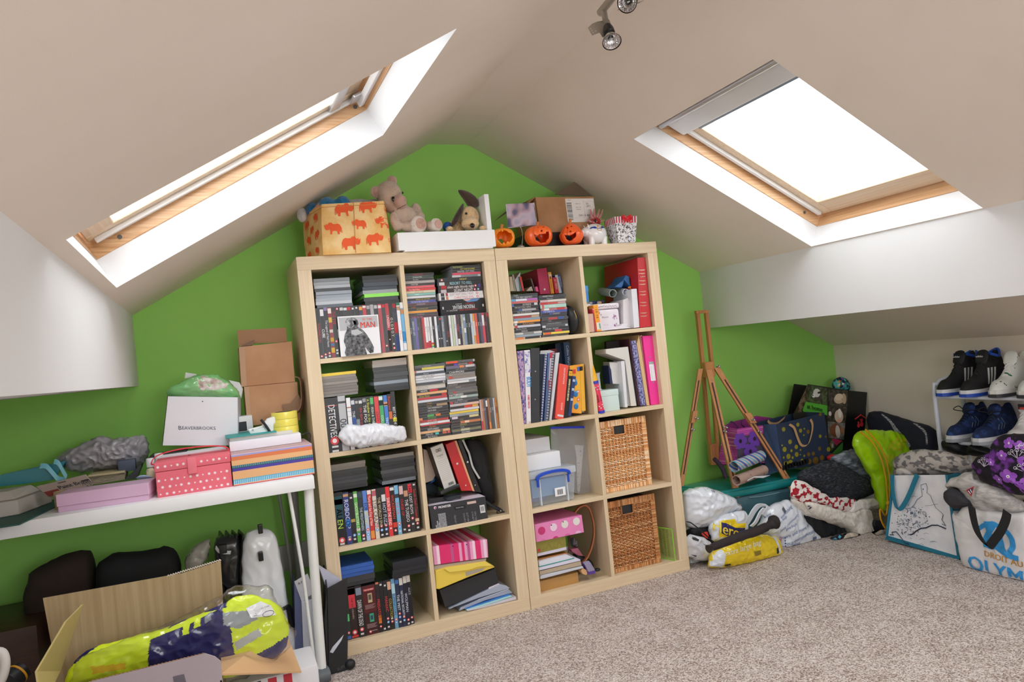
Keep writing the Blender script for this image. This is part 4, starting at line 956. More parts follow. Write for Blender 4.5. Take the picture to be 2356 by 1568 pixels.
def roll(name,label,c0,c1,rad,cols,turns=1.6,wob=.0,inner='5a3428',thick=.0012):
    """paper rolled up along the line c0 -> c1; a spiral sheet"""
    c0,c1 = V(c0),V(c1); d = (c1 - c0).normalized(); u = d.cross(V((0,0,1))).normalized(); v_ = u.cross(d)
    mb = MB(); n = int(26 * turns); vs = []; fs = []
    for i in range(n + 1):
        a = 2 * math.pi * turns * i / n; r_ = rad * (1 - .12 * i / n)
        for rr in (r_,r_ - thick):
            for c in (c0,c1): vs.append(tuple(c + u * math.cos(a) * rr + v_ * math.sin(a) * rr))
    for i in range(n):
        b = i * 4; e = b + 4
        fs += [(b,b + 1,e + 1,e),(b + 2,e + 2,e + 3,b + 3),(b,e,e + 2,b + 2),(b + 1,b + 3,e + 3,e + 1)]
    fs += [(0,2,3,1),(n * 4,n * 4 + 1,n * 4 + 3,n * 4 + 2)]
    mb.add(vs,fs,cols)
    o = mb.build(name,smooth=35,label=label,cat='roll')
    return o
roll('paper_roll','wide grey paper roll with a brown inside lying on the tin',(1.372,0.07,1.274),(1.399,0.22,1.298),.0185,plain('a8b4b4',.4))
o = COL.objects[-1]
roll('paper_roll','white paper roll with blue scribbles lying on the tin',(1.434,0.06,1.274),(1.48,0.2,1.295),.0155,plain('dfe2ec',.4))
mb = MB(); mb.prism([(1.391,0.08,1.303),(1.435,0.08,1.328),(1.457,0.08,1.354),(1.474,0.08,1.346),(1.475,0.08,1.298),(1.462,0.08,1.313),(1.445,0.08,1.333),(1.436,0.08,1.309),(1.428,0.08,1.298)],(.0,.1,.0),plain('2f6aa8',.5)); mb.build('card_sleeve',bevel=.003,label='blue folded card leaning above the white paper roll',cat='card')
slab('orange_tag','small orange tag beside the blue folded card','tag',[(1.457,0.075,1.293),(1.474,0.075,1.289),(1.476,0.075,1.302),(1.462,0.075,1.301)],.004,'e89030')
o = slab('carton','white angled carton with a black emblem, standing behind the tin','box',[(1.397,0.05,1.117),(1.452,0.05,1.112),(1.453,0.05,1.207),(1.436,0.05,1.247),(1.409,0.05,1.24)],.12,'dcd8dc')
q = MB(); F = on_face(*[(1.412,0.049,1.24),(1.463,0.049,1.237),(1.4,0.049,1.116)])
q.quad(F(.72,.3),F(.88,.3),F(.9,.55),F(.74,.55),'3a3a40'); [q.quad(F(.7,.66 + i * .04),F(.86,.66 + i * .04),F(.86,.675 + i * .04),F(.7,.675 + i * .04),'c0b8bc') for i in range(6)]; q.build('print',o,fix=False)
slab('tall_white_box','tall slim white box beside the red album','box',[(1.436,0.025,1.109),(1.466,0.025,1.109),(1.471,0.025,1.284),(1.442,0.025,1.284)],.16,'dfe2ea')
slab('white_paper_bag','white paper bag lying flat in front of the tin','bag',[(1.261,0.012,1.108),(1.295,0.012,1.11),(1.418,0.012,1.109),(1.387,0.012,1.118),(1.398,0.012,1.131),(1.367,0.012,1.132),(1.359,0.012,1.123),(1.259,0.012,1.116)],.05,'e2e0ea',bevel=.002)
def alb(q,F,U_,V_):
    for v in (.175,.225,.33,.38,.485,.53,.64,.685,.79,.835): quadp(q,F,.1,.9,v,v + .006,plain('e8c8a8',.25,metal=.6)); quadp(q,F,.35,.8,v + .01,v + .014,plain('e8c8a8',.25,metal=.6))
    q.text('ALBUM',F(.55,.275,.0016),.008,'f0d8c0',U_,V_)
o = book('large red photo album with gilt bands on its spine',[(1.464,0.02,1.107),(1.524,0.02,1.108),(1.53,0.02,1.423),(1.488,0.02,1.423)],.3,'c42a34',prints=alb,name='photo_album',cat='album')
slab('thin_dark_book','thin dark purple book between the red album and the side panel','book',[(1.531,0.04,1.108),(1.542,0.04,1.108),(1.557,0.04,1.361),(1.542,0.04,1.361)],.22,'2c2238')
# -- second row, first compartment
cx,cz = cell(1,0,1)
PUR = two_tone('purple_scribble','4a4aa0','c8a8c8',(1,1,.5),80,.42,.55,.35,0,4,2.)
book('magazine with a purple and white scribble pattern, first in its row',[(0.851,0.02,0.748),(0.864,0.02,0.749),(0.883,0.02,1.059),(0.855,0.02,1.06)],.2,PUR,False,'magazine','magazine')
def body(q,F,U_,V_):
    quadp(q,F,.02,.98,.02,.3,two_tone('scribble2','d8d8e4','6a6ab0',(1,1,1),60,.5,.6))
    q.text('BODY',F(.6,.36,.0018),.03,'3a98d8',V_ * -1,U_,'l',fit=.042,bold=.0004); q.text('ROBERT WINSTON',F(.45,.6,.0018),.012,'d02848',V_ * -1,U_,'l',fit=.055,bold=.0003)
    quadp(q,F,.3,.7,.95,.985,'c8b8b8')
book('white book with large blue lettering and a scribbled top',[(0.863,0.016,0.747),(0.882,0.016,0.746),(0.912,0.016,1.059),(0.886,0.016,1.059)],.2,'e8e8ee',prints=body)
o = slab('box_file','black ring binder with two rivets beside the white book','binder',[(0.884,0.014,0.75),(0.922,0.014,0.747),(0.956,0.014,1.064),(0.915,0.014,1.065)],.24,'33363b',r=.5)
F = on_face(*[(0.915,0.014,1.065),(0.956,0.014,1.064),(0.884,0.014,0.75)]); part('rivet',o,lambda q: (q.disc(F(.48,.31,.002),.003,plain('d8d8da',.2,metal=1.)),q.disc(F(.42,.68,.002),.003,plain('d8d8da',.2,metal=1.))),False)
slab('dark_blue_folder','dark blue folder with curled white papers behind it','folder',[(0.931,0.03,0.748),(0.941,0.03,0.745),(1.001,0.03,1.033),(0.962,0.03,1.037)],.2,'1c2840')
slab('curled_paper','white curled papers above the dark blue folder','paper',[(0.969,0.045,1.037),(1.008,0.045,1.033),(1.042,0.045,1.039),(1.019,0.045,1.049),(0.973,0.045,1.051)],.18,'d8dae0')
def spiral(label,tl,bl,wid,c_cover,c_coil,depth=.2):
    tl,bl = V(tl),V(bl); ax = (bl - tl); L = ax.length; d = ax.normalized()
    th = slab('spiral_notebook',label,'notebook',[tuple(bl),tuple(bl + V((wid,.0,0))),tuple(tl + V((wid,0,0))),tuple(tl)],depth,c_cover)
    q = MB(); n = 26
    for i in range(n):
        c = tl + d * L * (i + .5) / n + V((wid / 2,-.001,0))
        q.tube([c + V((-wid * .5,.008,0)),c + V((-wid * .45,-.004,-.0004)),c + V((0,-.007,-.0006)),c + V((wid * .45,-.004,-.0008)),c + V((wid * .5,.008,-.001))],.0016,c_coil,5)
    q.build('coil',th,smooth=50,kind='stuff')
    return th
spiral('spiral notebook with blue coil binding, nearest the black binder',*[(0.985,0.018,1.036),(0.928,0.018,0.745)],.0055,'d4d8e4',plain('2a4ab0',.35))
book('thin red and blue booklet between the two spiral notebooks',[(0.949,0.03,0.748),(0.955,0.03,0.747),(1.03,0.03,1.039),(1.001,0.03,1.037)],.2,'6a86b8',False,prints=lambda q,F,U_,V_: (quadp(q,F,.3,.95,.0,.55,'d83848'),quadp(q,F,.3,.7,.08,.4,'e8e0e8',.0016)))
spiral('spiral notebook with black coil binding beside the red booklet',*[(1.019,0.018,1.034),(0.953,0.018,0.743)],.0055,'c8ccd8',plain('23262e',.35))
book('white ring-bound pad leaning beside the black spiral notebook',[(0.967,0.02,0.741),(0.978,0.02,0.743),(1.051,0.02,1.035),(1.032,0.02,1.034)],.2,'d0d4da',False,'pad','pad')
book('thin book with yellow foot and dark cover behind the coral guide',[(0.988,0.03,0.75),(0.999,0.03,0.751),(1.041,0.03,0.947),(1.035,0.03,0.948)],.18,'5a2c3c',False)
def dre(q,F,U_,V_):
    q.text('DREAM DESTINATIONS',F(.58,.06,.0016),.0105,'f8ece8',V_ * -1,U_,'l',fit=.07); q.text('IN EUROPE',F(.58,.7,.0016),.0105,'f8ece8',V_ * -1,U_,'l',fit=.03)
    quadp(q,F,.2,.85,.915,.95,'dcdce0')
book('coral red travel guide with white lettering, leaning',[(0.998,0.02,0.758),(1.036,0.02,0.749),(1.087,0.02,0.976),(1.045,0.02,0.988)],.19,'ea5446',prints=dre)
def drv(q,F,U_,V_):
    q.text('DRIVER’S ATLAS BRITAIN',F(.5,.2,.0018),.0115,'f0e8b0',V_ * -1,U_,'l',fit=.092,bold=.0003)
    quadp(q,F,.15,.95,.03,.13,'e8b028'); q.text('Z',F(.55,.08,.0018),.01,'2a2a20',V_ * -1,U_)
book('thin black road atlas with yellow lettering beside the coral guide',[(1.038,0.02,0.756),(1.057,0.02,0.753),(1.104,0.02,0.955),(1.085,0.02,0.959)],.19,'1c1c1a',prints=drv)
book('navy book with white marks leaning behind the road atlas',[(1.064,0.03,0.759),(1.079,0.03,0.757),(1.123,0.03,0.924),(1.105,0.03,0.929)],.19,'27407c',prints=lambda q,F,U_,V_: [quadp(q,F,.2,.8,a,a + .06,'c8d0e4') for a in (.08,.3,.55)])
def kid(q,F,U_,V_):
    for (u,v,c) in ((.62,.1,'4a68b8'),(.3,.14,'d84030'),(.8,.1,'202428')): quadp(q,F,u - .12,u + .1,v - .05,v + .04,c,.0016)
    for v in (.38,.62,.88): q.ball(F(.32,v,.001),(.011,.003,.012),'2a78b8',12,8); q.ball(F(.38,v - .05,.001),(.006,.003,.006),'58a8d8',10,6)
    for v in (.57,.74): quadp(q,F,.42,.58,v - .03,v + .03,'d84848',.0016); quadp(q,F,.45,.55,v - .02,v + .02,'e8d8c8',.002)
    quadp(q,F,.72,.98,.0,1,'f4bc40',.0014)
t = NT('orange_fade'); 
book('yellow and orange picture book with small blue vehicles',[(1.086,0.035,0.77),(1.133,0.035,0.761),(1.169,0.035,0.975),(1.1,0.035,0.973)],.012,two_tone('sunset_cover','ee8a2c','f0b838',(1,1,1),9,.35,.65),False,'picture_book','book',prints=kid)
book('large dark blue world atlas with silver lettering',[(1.122,0.12,0.894),(1.149,0.12,0.908),(1.154,0.12,1.076),(1.124,0.12,1.076)],.2,'284a70',prints=lambda q,F,U_,V_: q.text('Collins World',F(.55,.08,.0018),.0165,'c8d4e0',V_ * -1,U_,'l',fit=.1))
slab('dark_red_book','dark red book behind the curled papers','book',[(1.05,0.13,1.023),(1.092,0.13,1.028),(1.093,0.13,1.052),(1.05,0.13,1.053)],.18,'7a2c34')
slab('navy_book','navy book standing behind the world atlas','book',[(1.086,0.15,0.897),(1.118,0.15,0.894),(1.137,0.15,1.077),(1.097,0.15,1.075)],.16,'1c2c44')
slab('clear_case','flat clear plastic case beside the picture book','case',[(1.096,0.05,0.763),(1.157,0.05,0.763),(1.158,0.05,0.771),(1.143,0.05,0.774),(1.14,0.05,0.765)],.08,plain('b8b4a4',.2,alpha=.7))
# -- second row, second compartment
cx,cz = cell(1,1,1)
th = thing('balloon_pump','pink balloon pump with stars, blue rings and a yellow nozzle','pump',(cx + .021,.012,cz),(R(0),R(-7),0))
th.scale = (1.32,1.32,1.32)
pr_ = .0118
part('barrel',th,lambda q: q.lathe([(pr_,.008),(pr_,.1)],plain('e83c5c',.35),24),smooth=50)
part('lower_ring',th,lambda q: q.lathe([(pr_ + .0008,0),(pr_ + .001,.009)],plain('3c44c0',.35),24),smooth=40)
part('upper_ring',th,lambda q: q.lathe([(pr_ + .0008,.099),(pr_ + .001,.109)],plain('3c44c0',.35),24),smooth=40)
part('nozzle',th,lambda q: q.lathe([(.0115,.109),(.0085,.158),(.0088,.16),(.004,.161),(.0035,.166),(.0016,.181),(0,.183)],plain('f4b81c',.35),20),smooth=40)
def star(q,c,r,m,u=(1,0,0),v=(0,0,1)):
    c,u,v = V(c),V(u),V(v); q.poly([tuple(c + u * math.sin(i * math.pi / 5) * (r if i % 2 == 0 else r * .45) + v * math.cos(i * math.pi / 5) * (r if i % 2 == 0 else r * .45)) for i in range(10)],m)
bar_ = MB(); bar_.lathe([(pr_,.0),(pr_,.109)],'fff',24)
q = MB()
for i,(x,z) in enumerate(((-.006,.088),(.003,.09),(.006,.08),(-.002,.08),(.004,.028),(-.007,.024),(.007,.02),(-.003,.018))):
    star(q,(x,-.03,z),.0028,('a8e0e8','f0f0e8','e8f0c0')[i % 3])
q.text('Balloon',(-.0065,-.03,.05),.008,'2a1a20',(0,0,1),(-1,0,0),fit=.042,bold=.0002); q.text('Pump',(.0045,-.03,.05),.0085,'2a1a20',(0,0,1),(-1,0,0),fit=.03,bold=.0002)
q.wrap(bar_,(0,1,0),.0006); q.build('print',th,fix=False)
o = boxy('mint_box','pale mint cardboard gift box with a lid','box',(cx + .035,cx + .127,.03,.12,cz,cz + .068),'cfe4e2',.002)
part('lid',o,lambda q: q.box(cx + .034,cx + .128,.029,.121,cz + .068,cz + .094,'d2e8e6',.002))
mb = MB(); mb.T = MX.Translation((cx + .05,.075,cz + .0945)) @ MX.Scale(.72,4,(1,0,0)) @ MX.Scale(.72,4,(0,1,0)); mb.lathe([(.026,0),(.027,.004),(.022,.008),(.022,.07),(.026,.075),(.026,.078)],plain('c4ccd4',.2,.05,coat=.5),28)
o = mb.build('metal_tin',smooth=35,label='silvery cylindrical tin standing on the mint box',cat='tin')
part('lid',o,lambda q: q.lathe([(.02,.078),(.0205,.082),(0,.083)],'3a4048',28),smooth=40); o.children[0].location = (cx + .05,.075,cz + .0945)
slab('navy_card','thin navy card beside the silvery tin','card',[(1.304,0.06,0.871),(1.316,0.06,0.87),(1.317,0.06,0.937),(1.304,0.06,0.955)],.06,'1d2c50')
for i,(pp,d_,c,l,n,ct) in enumerate((
    ([(1.318,0.06,0.87),(1.368,0.06,0.863),(1.37,0.06,0.959),(1.311,0.06,0.968)],.004,'d4d4d4','white card with a notched top, standing on the mint box','white_card','card'),
    ([(1.35,0.03,0.761),(1.364,0.03,0.76),(1.372,0.03,0.966),(1.353,0.03,0.967)],.16,'e0e2e8','first white document wallet beside the mint box','document_wallet','wallet'),
    ([(1.377,0.05,0.763),(1.391,0.05,0.762),(1.392,0.05,0.956),(1.383,0.05,0.957)],.16,'c4c8cc','second, greyer document wallet beside the mint box','document_wallet','wallet'),
    ([(1.385,0.035,0.762),(1.413,0.035,0.76),(1.401,0.035,1.028),(1.286,0.035,1.027),(1.285,0.035,1.008),(1.378,0.035,0.969)],.1,'d8d6d0','tall cream card folder behind the document wallets','card_folder','folder'),
    ([(1.417,0.045,0.761),(1.427,0.045,0.76),(1.423,0.045,0.968),(1.413,0.045,0.965)],.15,'2a2c34','thin black book with a white label behind the cream folder','thin_book','book'),
    ([(1.425,0.04,0.76),(1.442,0.04,0.758),(1.428,0.04,1.062),(1.413,0.04,1.06)],.22,'4a2430','maroon book beside the purple floral file','maroon_book','book'))):
    slab(n,l,ct,pp,d_,c)
slab('black_board','black board book rising behind the cream folder','book',[(1.344,0.13,1.014),(1.461,0.13,1.014),(1.467,0.13,1.06),(1.347,0.13,1.06)],.02,'221c1c')
slab('patterned_file','file with a mottled purple floral pattern','file',[(1.435,0.03,0.759),(1.46,0.03,0.757),(1.441,0.03,1.053),(1.419,0.03,1.052)],.22,two_tone('purple_floral','3c3c74','b0b0dc',(1,1,1),130,.4,.62,.4))
slab('kraft_folder','brown kraft folder between floral file and pink binder','folder',[(1.465,0.035,0.756),(1.482,0.035,0.754),(1.465,0.035,1.076),(1.447,0.035,1.036)],.22,'d8b888')
slab('kraft_paper','crumpled cream papers beside the pink binder','paper',[(1.487,0.045,0.753),(1.497,0.045,0.754),(1.489,0.045,1.072),(1.476,0.045,1.072)],.22,'e4d4bc')
pk = [(1.487,0.03,0.755),(1.536,0.03,0.754),(1.532,0.03,1.067),(1.479,0.03,1.069)]
o = slab('ring_binder','hot pink ring binder with a white label','binder',pk,.25,'f03c9c',r=.4)
F = on_face(*edges_of(pk))
def pl(q):
    quadp(q,F,.27,.76,.415,.655,'ecf0f6'); quadp(q,F,.27,.76,.375,.415,'a8a8ac'); q.text('Q Connect',F(.48,.395,.0018),.004,'e8e8ea',V(pk[2]) - V(pk[3]),V(pk[3]) - V(pk[0]),fit=.012)
    quadp(q,F,.38,.47,.44,.64,'d4d8e0',.0016)
part('label',o,pl,False)
part('finger_ring',o,lambda q: (q.disc(F(.43,.31,.002),.0032,plain('d8d8da',.2,metal=1.)),q.disc(F(.47,.675,.002),.0032,plain('d8d8da',.2,metal=1.))),False)
# -- third row, first compartment
cx,cz = cell(1,0,2)
boxy('white_carton','upper white carton standing on the other white carton','box',(cx - .0 + .001,cx + .155,.1,.33,cz + .215,cz + .274),'e2e6ee',.0015)
boxy('white_carton','lower white carton standing on the clear plastic crate','box',(cx + .001,cx + .172,.045,.3,cz + .149,cz + .2145),'e6eaf0',.0015)
CLEAR = plain('dfe8f2',.15,.03,alpha=.3,coat=.6)
th = thing('plastic_crate','clear plastic crate with blue clip handles holding blue things','crate',(cx + .112,.018,cz))
def tapered(q,a,b,y0,y1,z0,z1,k,m):
    q.hexa([(a + k,y0 + k,z0),(b - k,y0 + k,z0),(b - k,y1,z0),(a + k,y1,z0),(a,y0,z1),(b,y0,z1),(b,y1,z1),(a,y1,z1)],m)
part('tub',th,lambda q: tapered(q,-.11,.11,0,.27,0,.118,.012,CLEAR),bevel=.004)
part('lid',th,lambda q: q.box(-.114,.114,-.004,.274,.118,.148,plain('dde6f0',.2,.03,alpha=.6,coat=.5),.006),smooth=40)
HB = plain('1c4cc8',.3)
part('handle',th,lambda q: q.ribbon(smooth_path([(-.075,-.012,.112),(-.07,-.014,.128),(-.04,-.016,.138),(0,-.016,.141),(.04,-.016,.139),(.07,-.014,.13),(.076,-.012,.116)]),.012,.012,HB,(0,1,0)),bevel=.002)
for sx in (-.07,.072): part('clip',th,lambda q: (q.box(sx - .004,sx + .004,-.008,0,.083,.115,HB,.001),q.disc((sx,-.0185,.124),.0036,'e4ecf8')))
part('barcode_label',th,lambda q: (q.quad((.005,-.001,.03),(.055,-.001,.03),(.055,-.001,.066),(.005,-.001,.066),'f0f2f4'),[q.quad((.016 + i * .004,-.0014,.036),(.018 + i * .004 + .001 * (i % 2),-.0014,.036),(.018 + i * .004 + .001 * (i % 2),-.0014,.058),(.016 + i * .004,-.0014,.058),'55585e') for i in range(7)]),False)
for sx in (-.06,.066): part('rib',th,lambda q: q.box(sx - .002,sx + .002,-.002,.014,.004,.112,plain('e4ecf4',.2,alpha=.8)))
boxy('blue_box','pale blue box inside the clear crate','box',(cx + .03,cx + .19,.06,.25,cz + .03,cz + .105),'5c9cd8',.004)
boxy('navy_box','deep blue pouch inside the clear crate, behind the pale one','pouch',(cx + .012,cx + .1,.09,.26,cz + .008,cz + .029),'3454a8',.004)
BAGC = plain('c4c4c8',.12,.1,alpha=.38,coat=1.)
mb = MB(); pillow(mb,[(1.014,0.11,0.708),(1.211,0.11,0.689),(1.202,0.11,0.617),(1.191,0.11,0.498),(1.174,0.11,0.389),(1.16,0.11,0.378),(1.117,0.11,0.402),(1.054,0.11,0.434),(0.998,0.11,0.518)],(0,-1,0),.012,.012,BAGC,72,10,rnd=0)
mb.crease(.004,16,9,(2.4,1,.5))
o = mb.build('zip_bag',smooth=35,label='clear zip-top plastic bag with a blue seal standing behind the crate',cat='bag')
part('zip_seal',o,lambda q: q.prism([(1.012,0.108,0.716),(1.211,0.108,0.693),(1.209,0.108,0.683),(1.012,0.108,0.707)],(0,.004,0),plain('2440d8',.3)))
slab('instruction_sheet','printed white sheet inside the clear zip bag','paper',[(1.114,0.115,0.407),(1.126,0.115,0.406),(1.169,0.115,0.611),(1.124,0.115,0.619),(1.127,0.115,0.567)],.002,two_tone('printed_sheet','dcdce0','8a8ab0',(1,1,1),60,.55,.65))
# -- wicker baskets
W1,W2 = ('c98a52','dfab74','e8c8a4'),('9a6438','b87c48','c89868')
def wicker(cells,label,x0,x1,y0,z0,z1,tones,lightmid):
    th = thing('wicker_basket',label,'basket',(0,0,0))
    D = .33; rn = random.Random(int(z0 * 1000))
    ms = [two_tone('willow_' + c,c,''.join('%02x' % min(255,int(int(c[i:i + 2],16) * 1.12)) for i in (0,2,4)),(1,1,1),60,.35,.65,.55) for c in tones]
    dark = plain('1a1412',.8)
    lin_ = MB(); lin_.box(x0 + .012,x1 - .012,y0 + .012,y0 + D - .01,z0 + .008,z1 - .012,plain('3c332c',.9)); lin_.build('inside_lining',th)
    # frame wraps: rim, base and side posts bound with cane
    def bound(q,a,b,wx,wz):
        a,b = V(a),V(b); L = (b - a).length; n = int(L / .0046); d = (b - a) / n
        along_x = abs(d.x) > abs(d.z)
        for i in range(n):
            c = a + d * (i + .5); h = (d.length * .5 * .93); k = rn.uniform(-.0008,.0008)
            if along_x: q.box(c.x - h,c.x + h,c.y - .006 + k,c.y + .008,c.z - wz / 2,c.z + wz / 2,rn.choice(ms),0)
            else: q.box(c.x - wx / 2,c.x + wx / 2,c.y - .006 + k,c.y + .008,c.z - h,c.z + h,rn.choice(ms),0)
    q = MB(); bound(q,(x0,y0 + .006,z1 - .013),(x1,y0 + .006,z1 - .013),0,.026); q.build('rim',th,kind='stuff')
    q = MB(); bound(q,(x0,y0 + .006,z0 + .009),(x1,y0 + .006,z0 + .009),0,.018); q.build('base_binding',th,kind='stuff')
    q = MB(); bound(q,(x1 - .0115,y0 + .006,z0 + .018),(x1 - .0115,y0 + .006,z1 - .026),.023,0); q.build('corner_binding',th,kind='stuff')
    # handle hole
    hx0,hx1,hz0,hz1 = x0 + .078,x0 + .138,z1 - .066,z1 - .028
    q = MB(); za,zb_ = z0 + .018,z1 - .026; nz = int((zb_ - za) / .0074); st = .0185; ns = int((x1 - .023 - x0 - .004) / st)
    gap_l,gap_r = x0 + .018,x1 - .042
    # stakes
    for j in range(ns + 1):
        x = x0 + .014 + j * st * (x1 - x0 - .052) / (ns * st)
        top = zb_ if not (hx0 - .004 < x < hx1 + .004) else hz0 - .004
        q.tube([(x,y0 + .006,za),(x,y0 + .006,top)],.0028,ms[1],5,caps=False)
    xs = [x0 + .014 + j * (x1 - x0 - .052) / ns for j in range(ns + 1)]
    for i in range(nz):
        z = za + (i + .5) * (zb_ - za) / nz
        segs = [(x0 + .002,x1 - .024)]
        if hz0 < z < hz1: segs = [(x0 + .002,hx0),(hx1,x1 - .024)]
        for a,b in segs:
            path = []; n = max(4,int((b - a) / (st / 2)))
            for k in range(n + 1):
                x = a + (b - a) * k / n
                ph = math.pi * (x - xs[0]) / (xs[1] - xs[0]) + math.pi * i
                path.append((x,y0 + .006 - .0045 * math.cos(ph),z + rn.uniform(-.0004,.0004)))
            q.tube(path,.0029,rn.choice(ms),5,caps=False,flat=1.)
    q.build('woven_front',th,smooth=60,kind='stuff')
    # side wall and floor are woven panels as well, seen only edge-on
    q = MB()
    for i in range(nz): z = za + (i + .5) * (zb_ - za) / nz; q.box(x1 - .008,x1 - .001,y0 + .014,y0 + D,z - .003,z + .003,ms[i % len(ms)])
    q.build('woven_side',th,kind='stuff')
    part('handle_edge',th,lambda q: q.tube([(hx0,y0,hz1),(hx0,y0,hz0 + .004),(hx0 + .006,y0,hz0 - .001),(hx1 - .006,y0,hz0 - .001),(hx1,y0,hz0 + .004),(hx1,y0,hz1)],.004,ms[0],7),smooth=60)
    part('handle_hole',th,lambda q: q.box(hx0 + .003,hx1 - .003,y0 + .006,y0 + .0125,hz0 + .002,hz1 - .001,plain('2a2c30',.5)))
    return th
cx,cz = cell(1,1,2)
wicker(0,'wicker basket with pale weave, upper of the two',cx + .003,cx + .253,.03,cz + .001,cz + .31,W1,1)
cx,cz = cell(1,1,3)
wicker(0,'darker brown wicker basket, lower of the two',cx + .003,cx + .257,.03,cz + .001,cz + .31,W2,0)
# green mesh tray standing beside the lower basket
GM = plain('a8e040',.35,.05,alpha=.85)
A = [V(p) for p in ((1.559,0.12,0.191),(1.565,0.03,0.192),(1.546,0.008,0.048),(1.54,0.1,0.05))]
A[0].z = A[1].z = (A[0].z + A[1].z) / 2 + .0; A[2].z = A[3].z = cz + .001; A[0].x = A[3].x = cx + .268; A[0].y = A[3].y = .16; A[1].x = cx + .316; A[2].x = cx + .316; A[1].y = A[2].y = .006
th = thing('mesh_tray','lime green mesh tray standing on end beside the lower basket','tray')
q = MB()
def lerp2(u,v): return A[0].lerp(A[1],u).lerp(A[3].lerp(A[2],u),v)
for i in range(9): q.tube([lerp2(i / 8,0),lerp2(i / 8,1)],.0006,GM,4,caps=False)
for i in range(25): q.tube([lerp2(0,i / 24),lerp2(1,i / 24)],.0006,GM,4,caps=False)
q.build('mesh',th,kind='stuff')
part('rim',th,lambda q: q.tube([lerp2(0,0),lerp2(1,0),lerp2(1,1),lerp2(0,1)],.0028,plain('8cd838',.35),6,close=True))
# -- bottom row, first compartment
cx,cz = cell(1,0,3)
fd = [(0.854,0.02,0.261),(1.079,0.02,0.259),(1.076,0.02,0.334),(0.853,0.02,0.334)]
o = slab('spotted_file_box','pink file box with white and crimson spots lying on a book','file box',fd,.25,'e888c0')
F = on_face(*edges_of(fd)); U_,V_ = V(fd[2]) - V(fd[3]),V(fd[3]) - V(fd[0])
def spots(q):
    r_ = .0165; un,vn = U_.normalized(),V_.normalized()
    for (u,v,c) in ((.13,.42,'c83474'),(.38,.36,'f0d4e8'),(.62,.33,'e4e0dc'),(.87,.3,'e8e4e2')): q.disc(F(u,v),r_,c,un,vn,28)
    for (u,c) in ((.14,'e078b8'),(.4,'d02880'),(.65,'e060a8'),(.88,'e4bce0')):
        w_ = [V(F(u,1.12 if u < .8 else 1.08)) + un * math.cos(a) * r_ + vn * math.sin(a) * r_ for a in [math.pi * (.12 + .76 * i / 16) for i in range(17)]]
        lim = V(F(u,.995)); w_ = [p if (p - lim).dot(vn) > 0 else p - vn * (p - lim).dot(vn) for p in w_]
        q.poly([tuple(p) for p in w_],c)
    q.disc(F(.34,.22,.002),.0026,'16161a'); q.disc(F(.59,.17,.002),.0026,'16161a')
part('print',o,spots,False)
fg = [(0.856,0.03,0.199),(0.993,0.03,0.196),(0.993,0.03,0.26),(0.857,0.03,0.259)]
def gem(q,F,U_,V_):
    pts = [F(.1 + .85 * t_ / 40,.55 + .25 * math.sin(t_ * .55) * math.cos(t_ * .21),.002) for t_ in range(41)]
    q.tube(pts,.0006,'a07838',4); q.disc(F(.07,.6,.0016),.007,'c83848'); quadp(q,F,.0,1,.8,1,'d0cce0',.0014)
book('olive green book with curling gold lines and a red gem',fg,.22,'8f8a3c',False,prints=gem)
slab('brown_card','brown card folder under the olive green book','folder',[(0.861,0.035,0.177),(0.997,0.035,0.177),(0.998,0.035,0.186),(0.86,0.035,0.187)],.22,'a8703c')
for i,(pp,c,l) in enumerate((([(0.855,0.02,0.158),(1.019,0.02,0.161),(0.987,0.02,0.182),(0.856,0.02,0.18)],'e0e2ee','upper sheaf of white paper in the bottom pile'),([(0.852,0.018,0.157),(0.852,0.018,0.143),(1.048,0.018,0.144),(1.047,0.018,0.15),(1.02,0.018,0.161)],'dcdcf0','white paper pad with a teal edge in the bottom pile'),([(0.854,0.02,0.139),(0.854,0.02,0.123),(1.052,0.02,0.123),(1.049,0.02,0.142)],'b8a890','thick beige book block in the bottom pile'),([(0.852,0.016,0.11),(0.855,0.016,0.107),(1.058,0.016,0.111),(1.054,0.016,0.12),(0.855,0.016,0.122)],'c8ccd8','clear plastic wallet of papers in the bottom pile'))):
    o = slab(('paper_sheaf','paper_pad','beige_book','plastic_wallet')[i],l,('paper','pad','book','wallet')[i],pp,.23,c)
    if i == 1: part('teal_edge',o,lambda q: q.prism([(0.851,0.017,0.16),(0.852,0.017,0.157),(1.019,0.017,0.159),(1.018,0.017,0.162)],(0,.22,0),'2a9088'))
boxy('cardboard_box','brown cardboard box at the bottom of the paper pile','box',(cx + .001,cx + .192,.03,.28,cz,cz + .044),'b88c50',.0015)
mb = MB()
c0,c1 = V((cx + .222,.12,cz + .165)),.0
hp = [(1.075,0.09,0.328),(1.101,0.09,0.35),(1.131,0.09,0.355),(1.149,0.09,0.339),(1.16,0.09,0.301),(1.164,0.09,0.256),(1.158,0.09,0.211),(1.138,0.09,0.161),(1.113,0.09,0.126),(1.087,0.09,0.108)]
mb.ribbon(smooth_path(hp + [(1.054,0.12,0.096),(1.019,0.12,0.109)],8),.02,.006,plain('b0683c',.45),(.25,.97,0))
mb.build('wooden_hoop',smooth=40,label='large copper-brown wooden hoop leaning behind the paper pile',cat='hoop')
mb = MB(); mb.ribbon(smooth_path([(1.065,0.14,0.218),(1.059,0.14,0.184),(1.051,0.14,0.151)],5),.014,.005,plain('6a3c28',.5),(.6,.8,0)); mb.build('inner_hoop',smooth=40,label='dark brown hoop edge beside the olive book',cat='hoop')
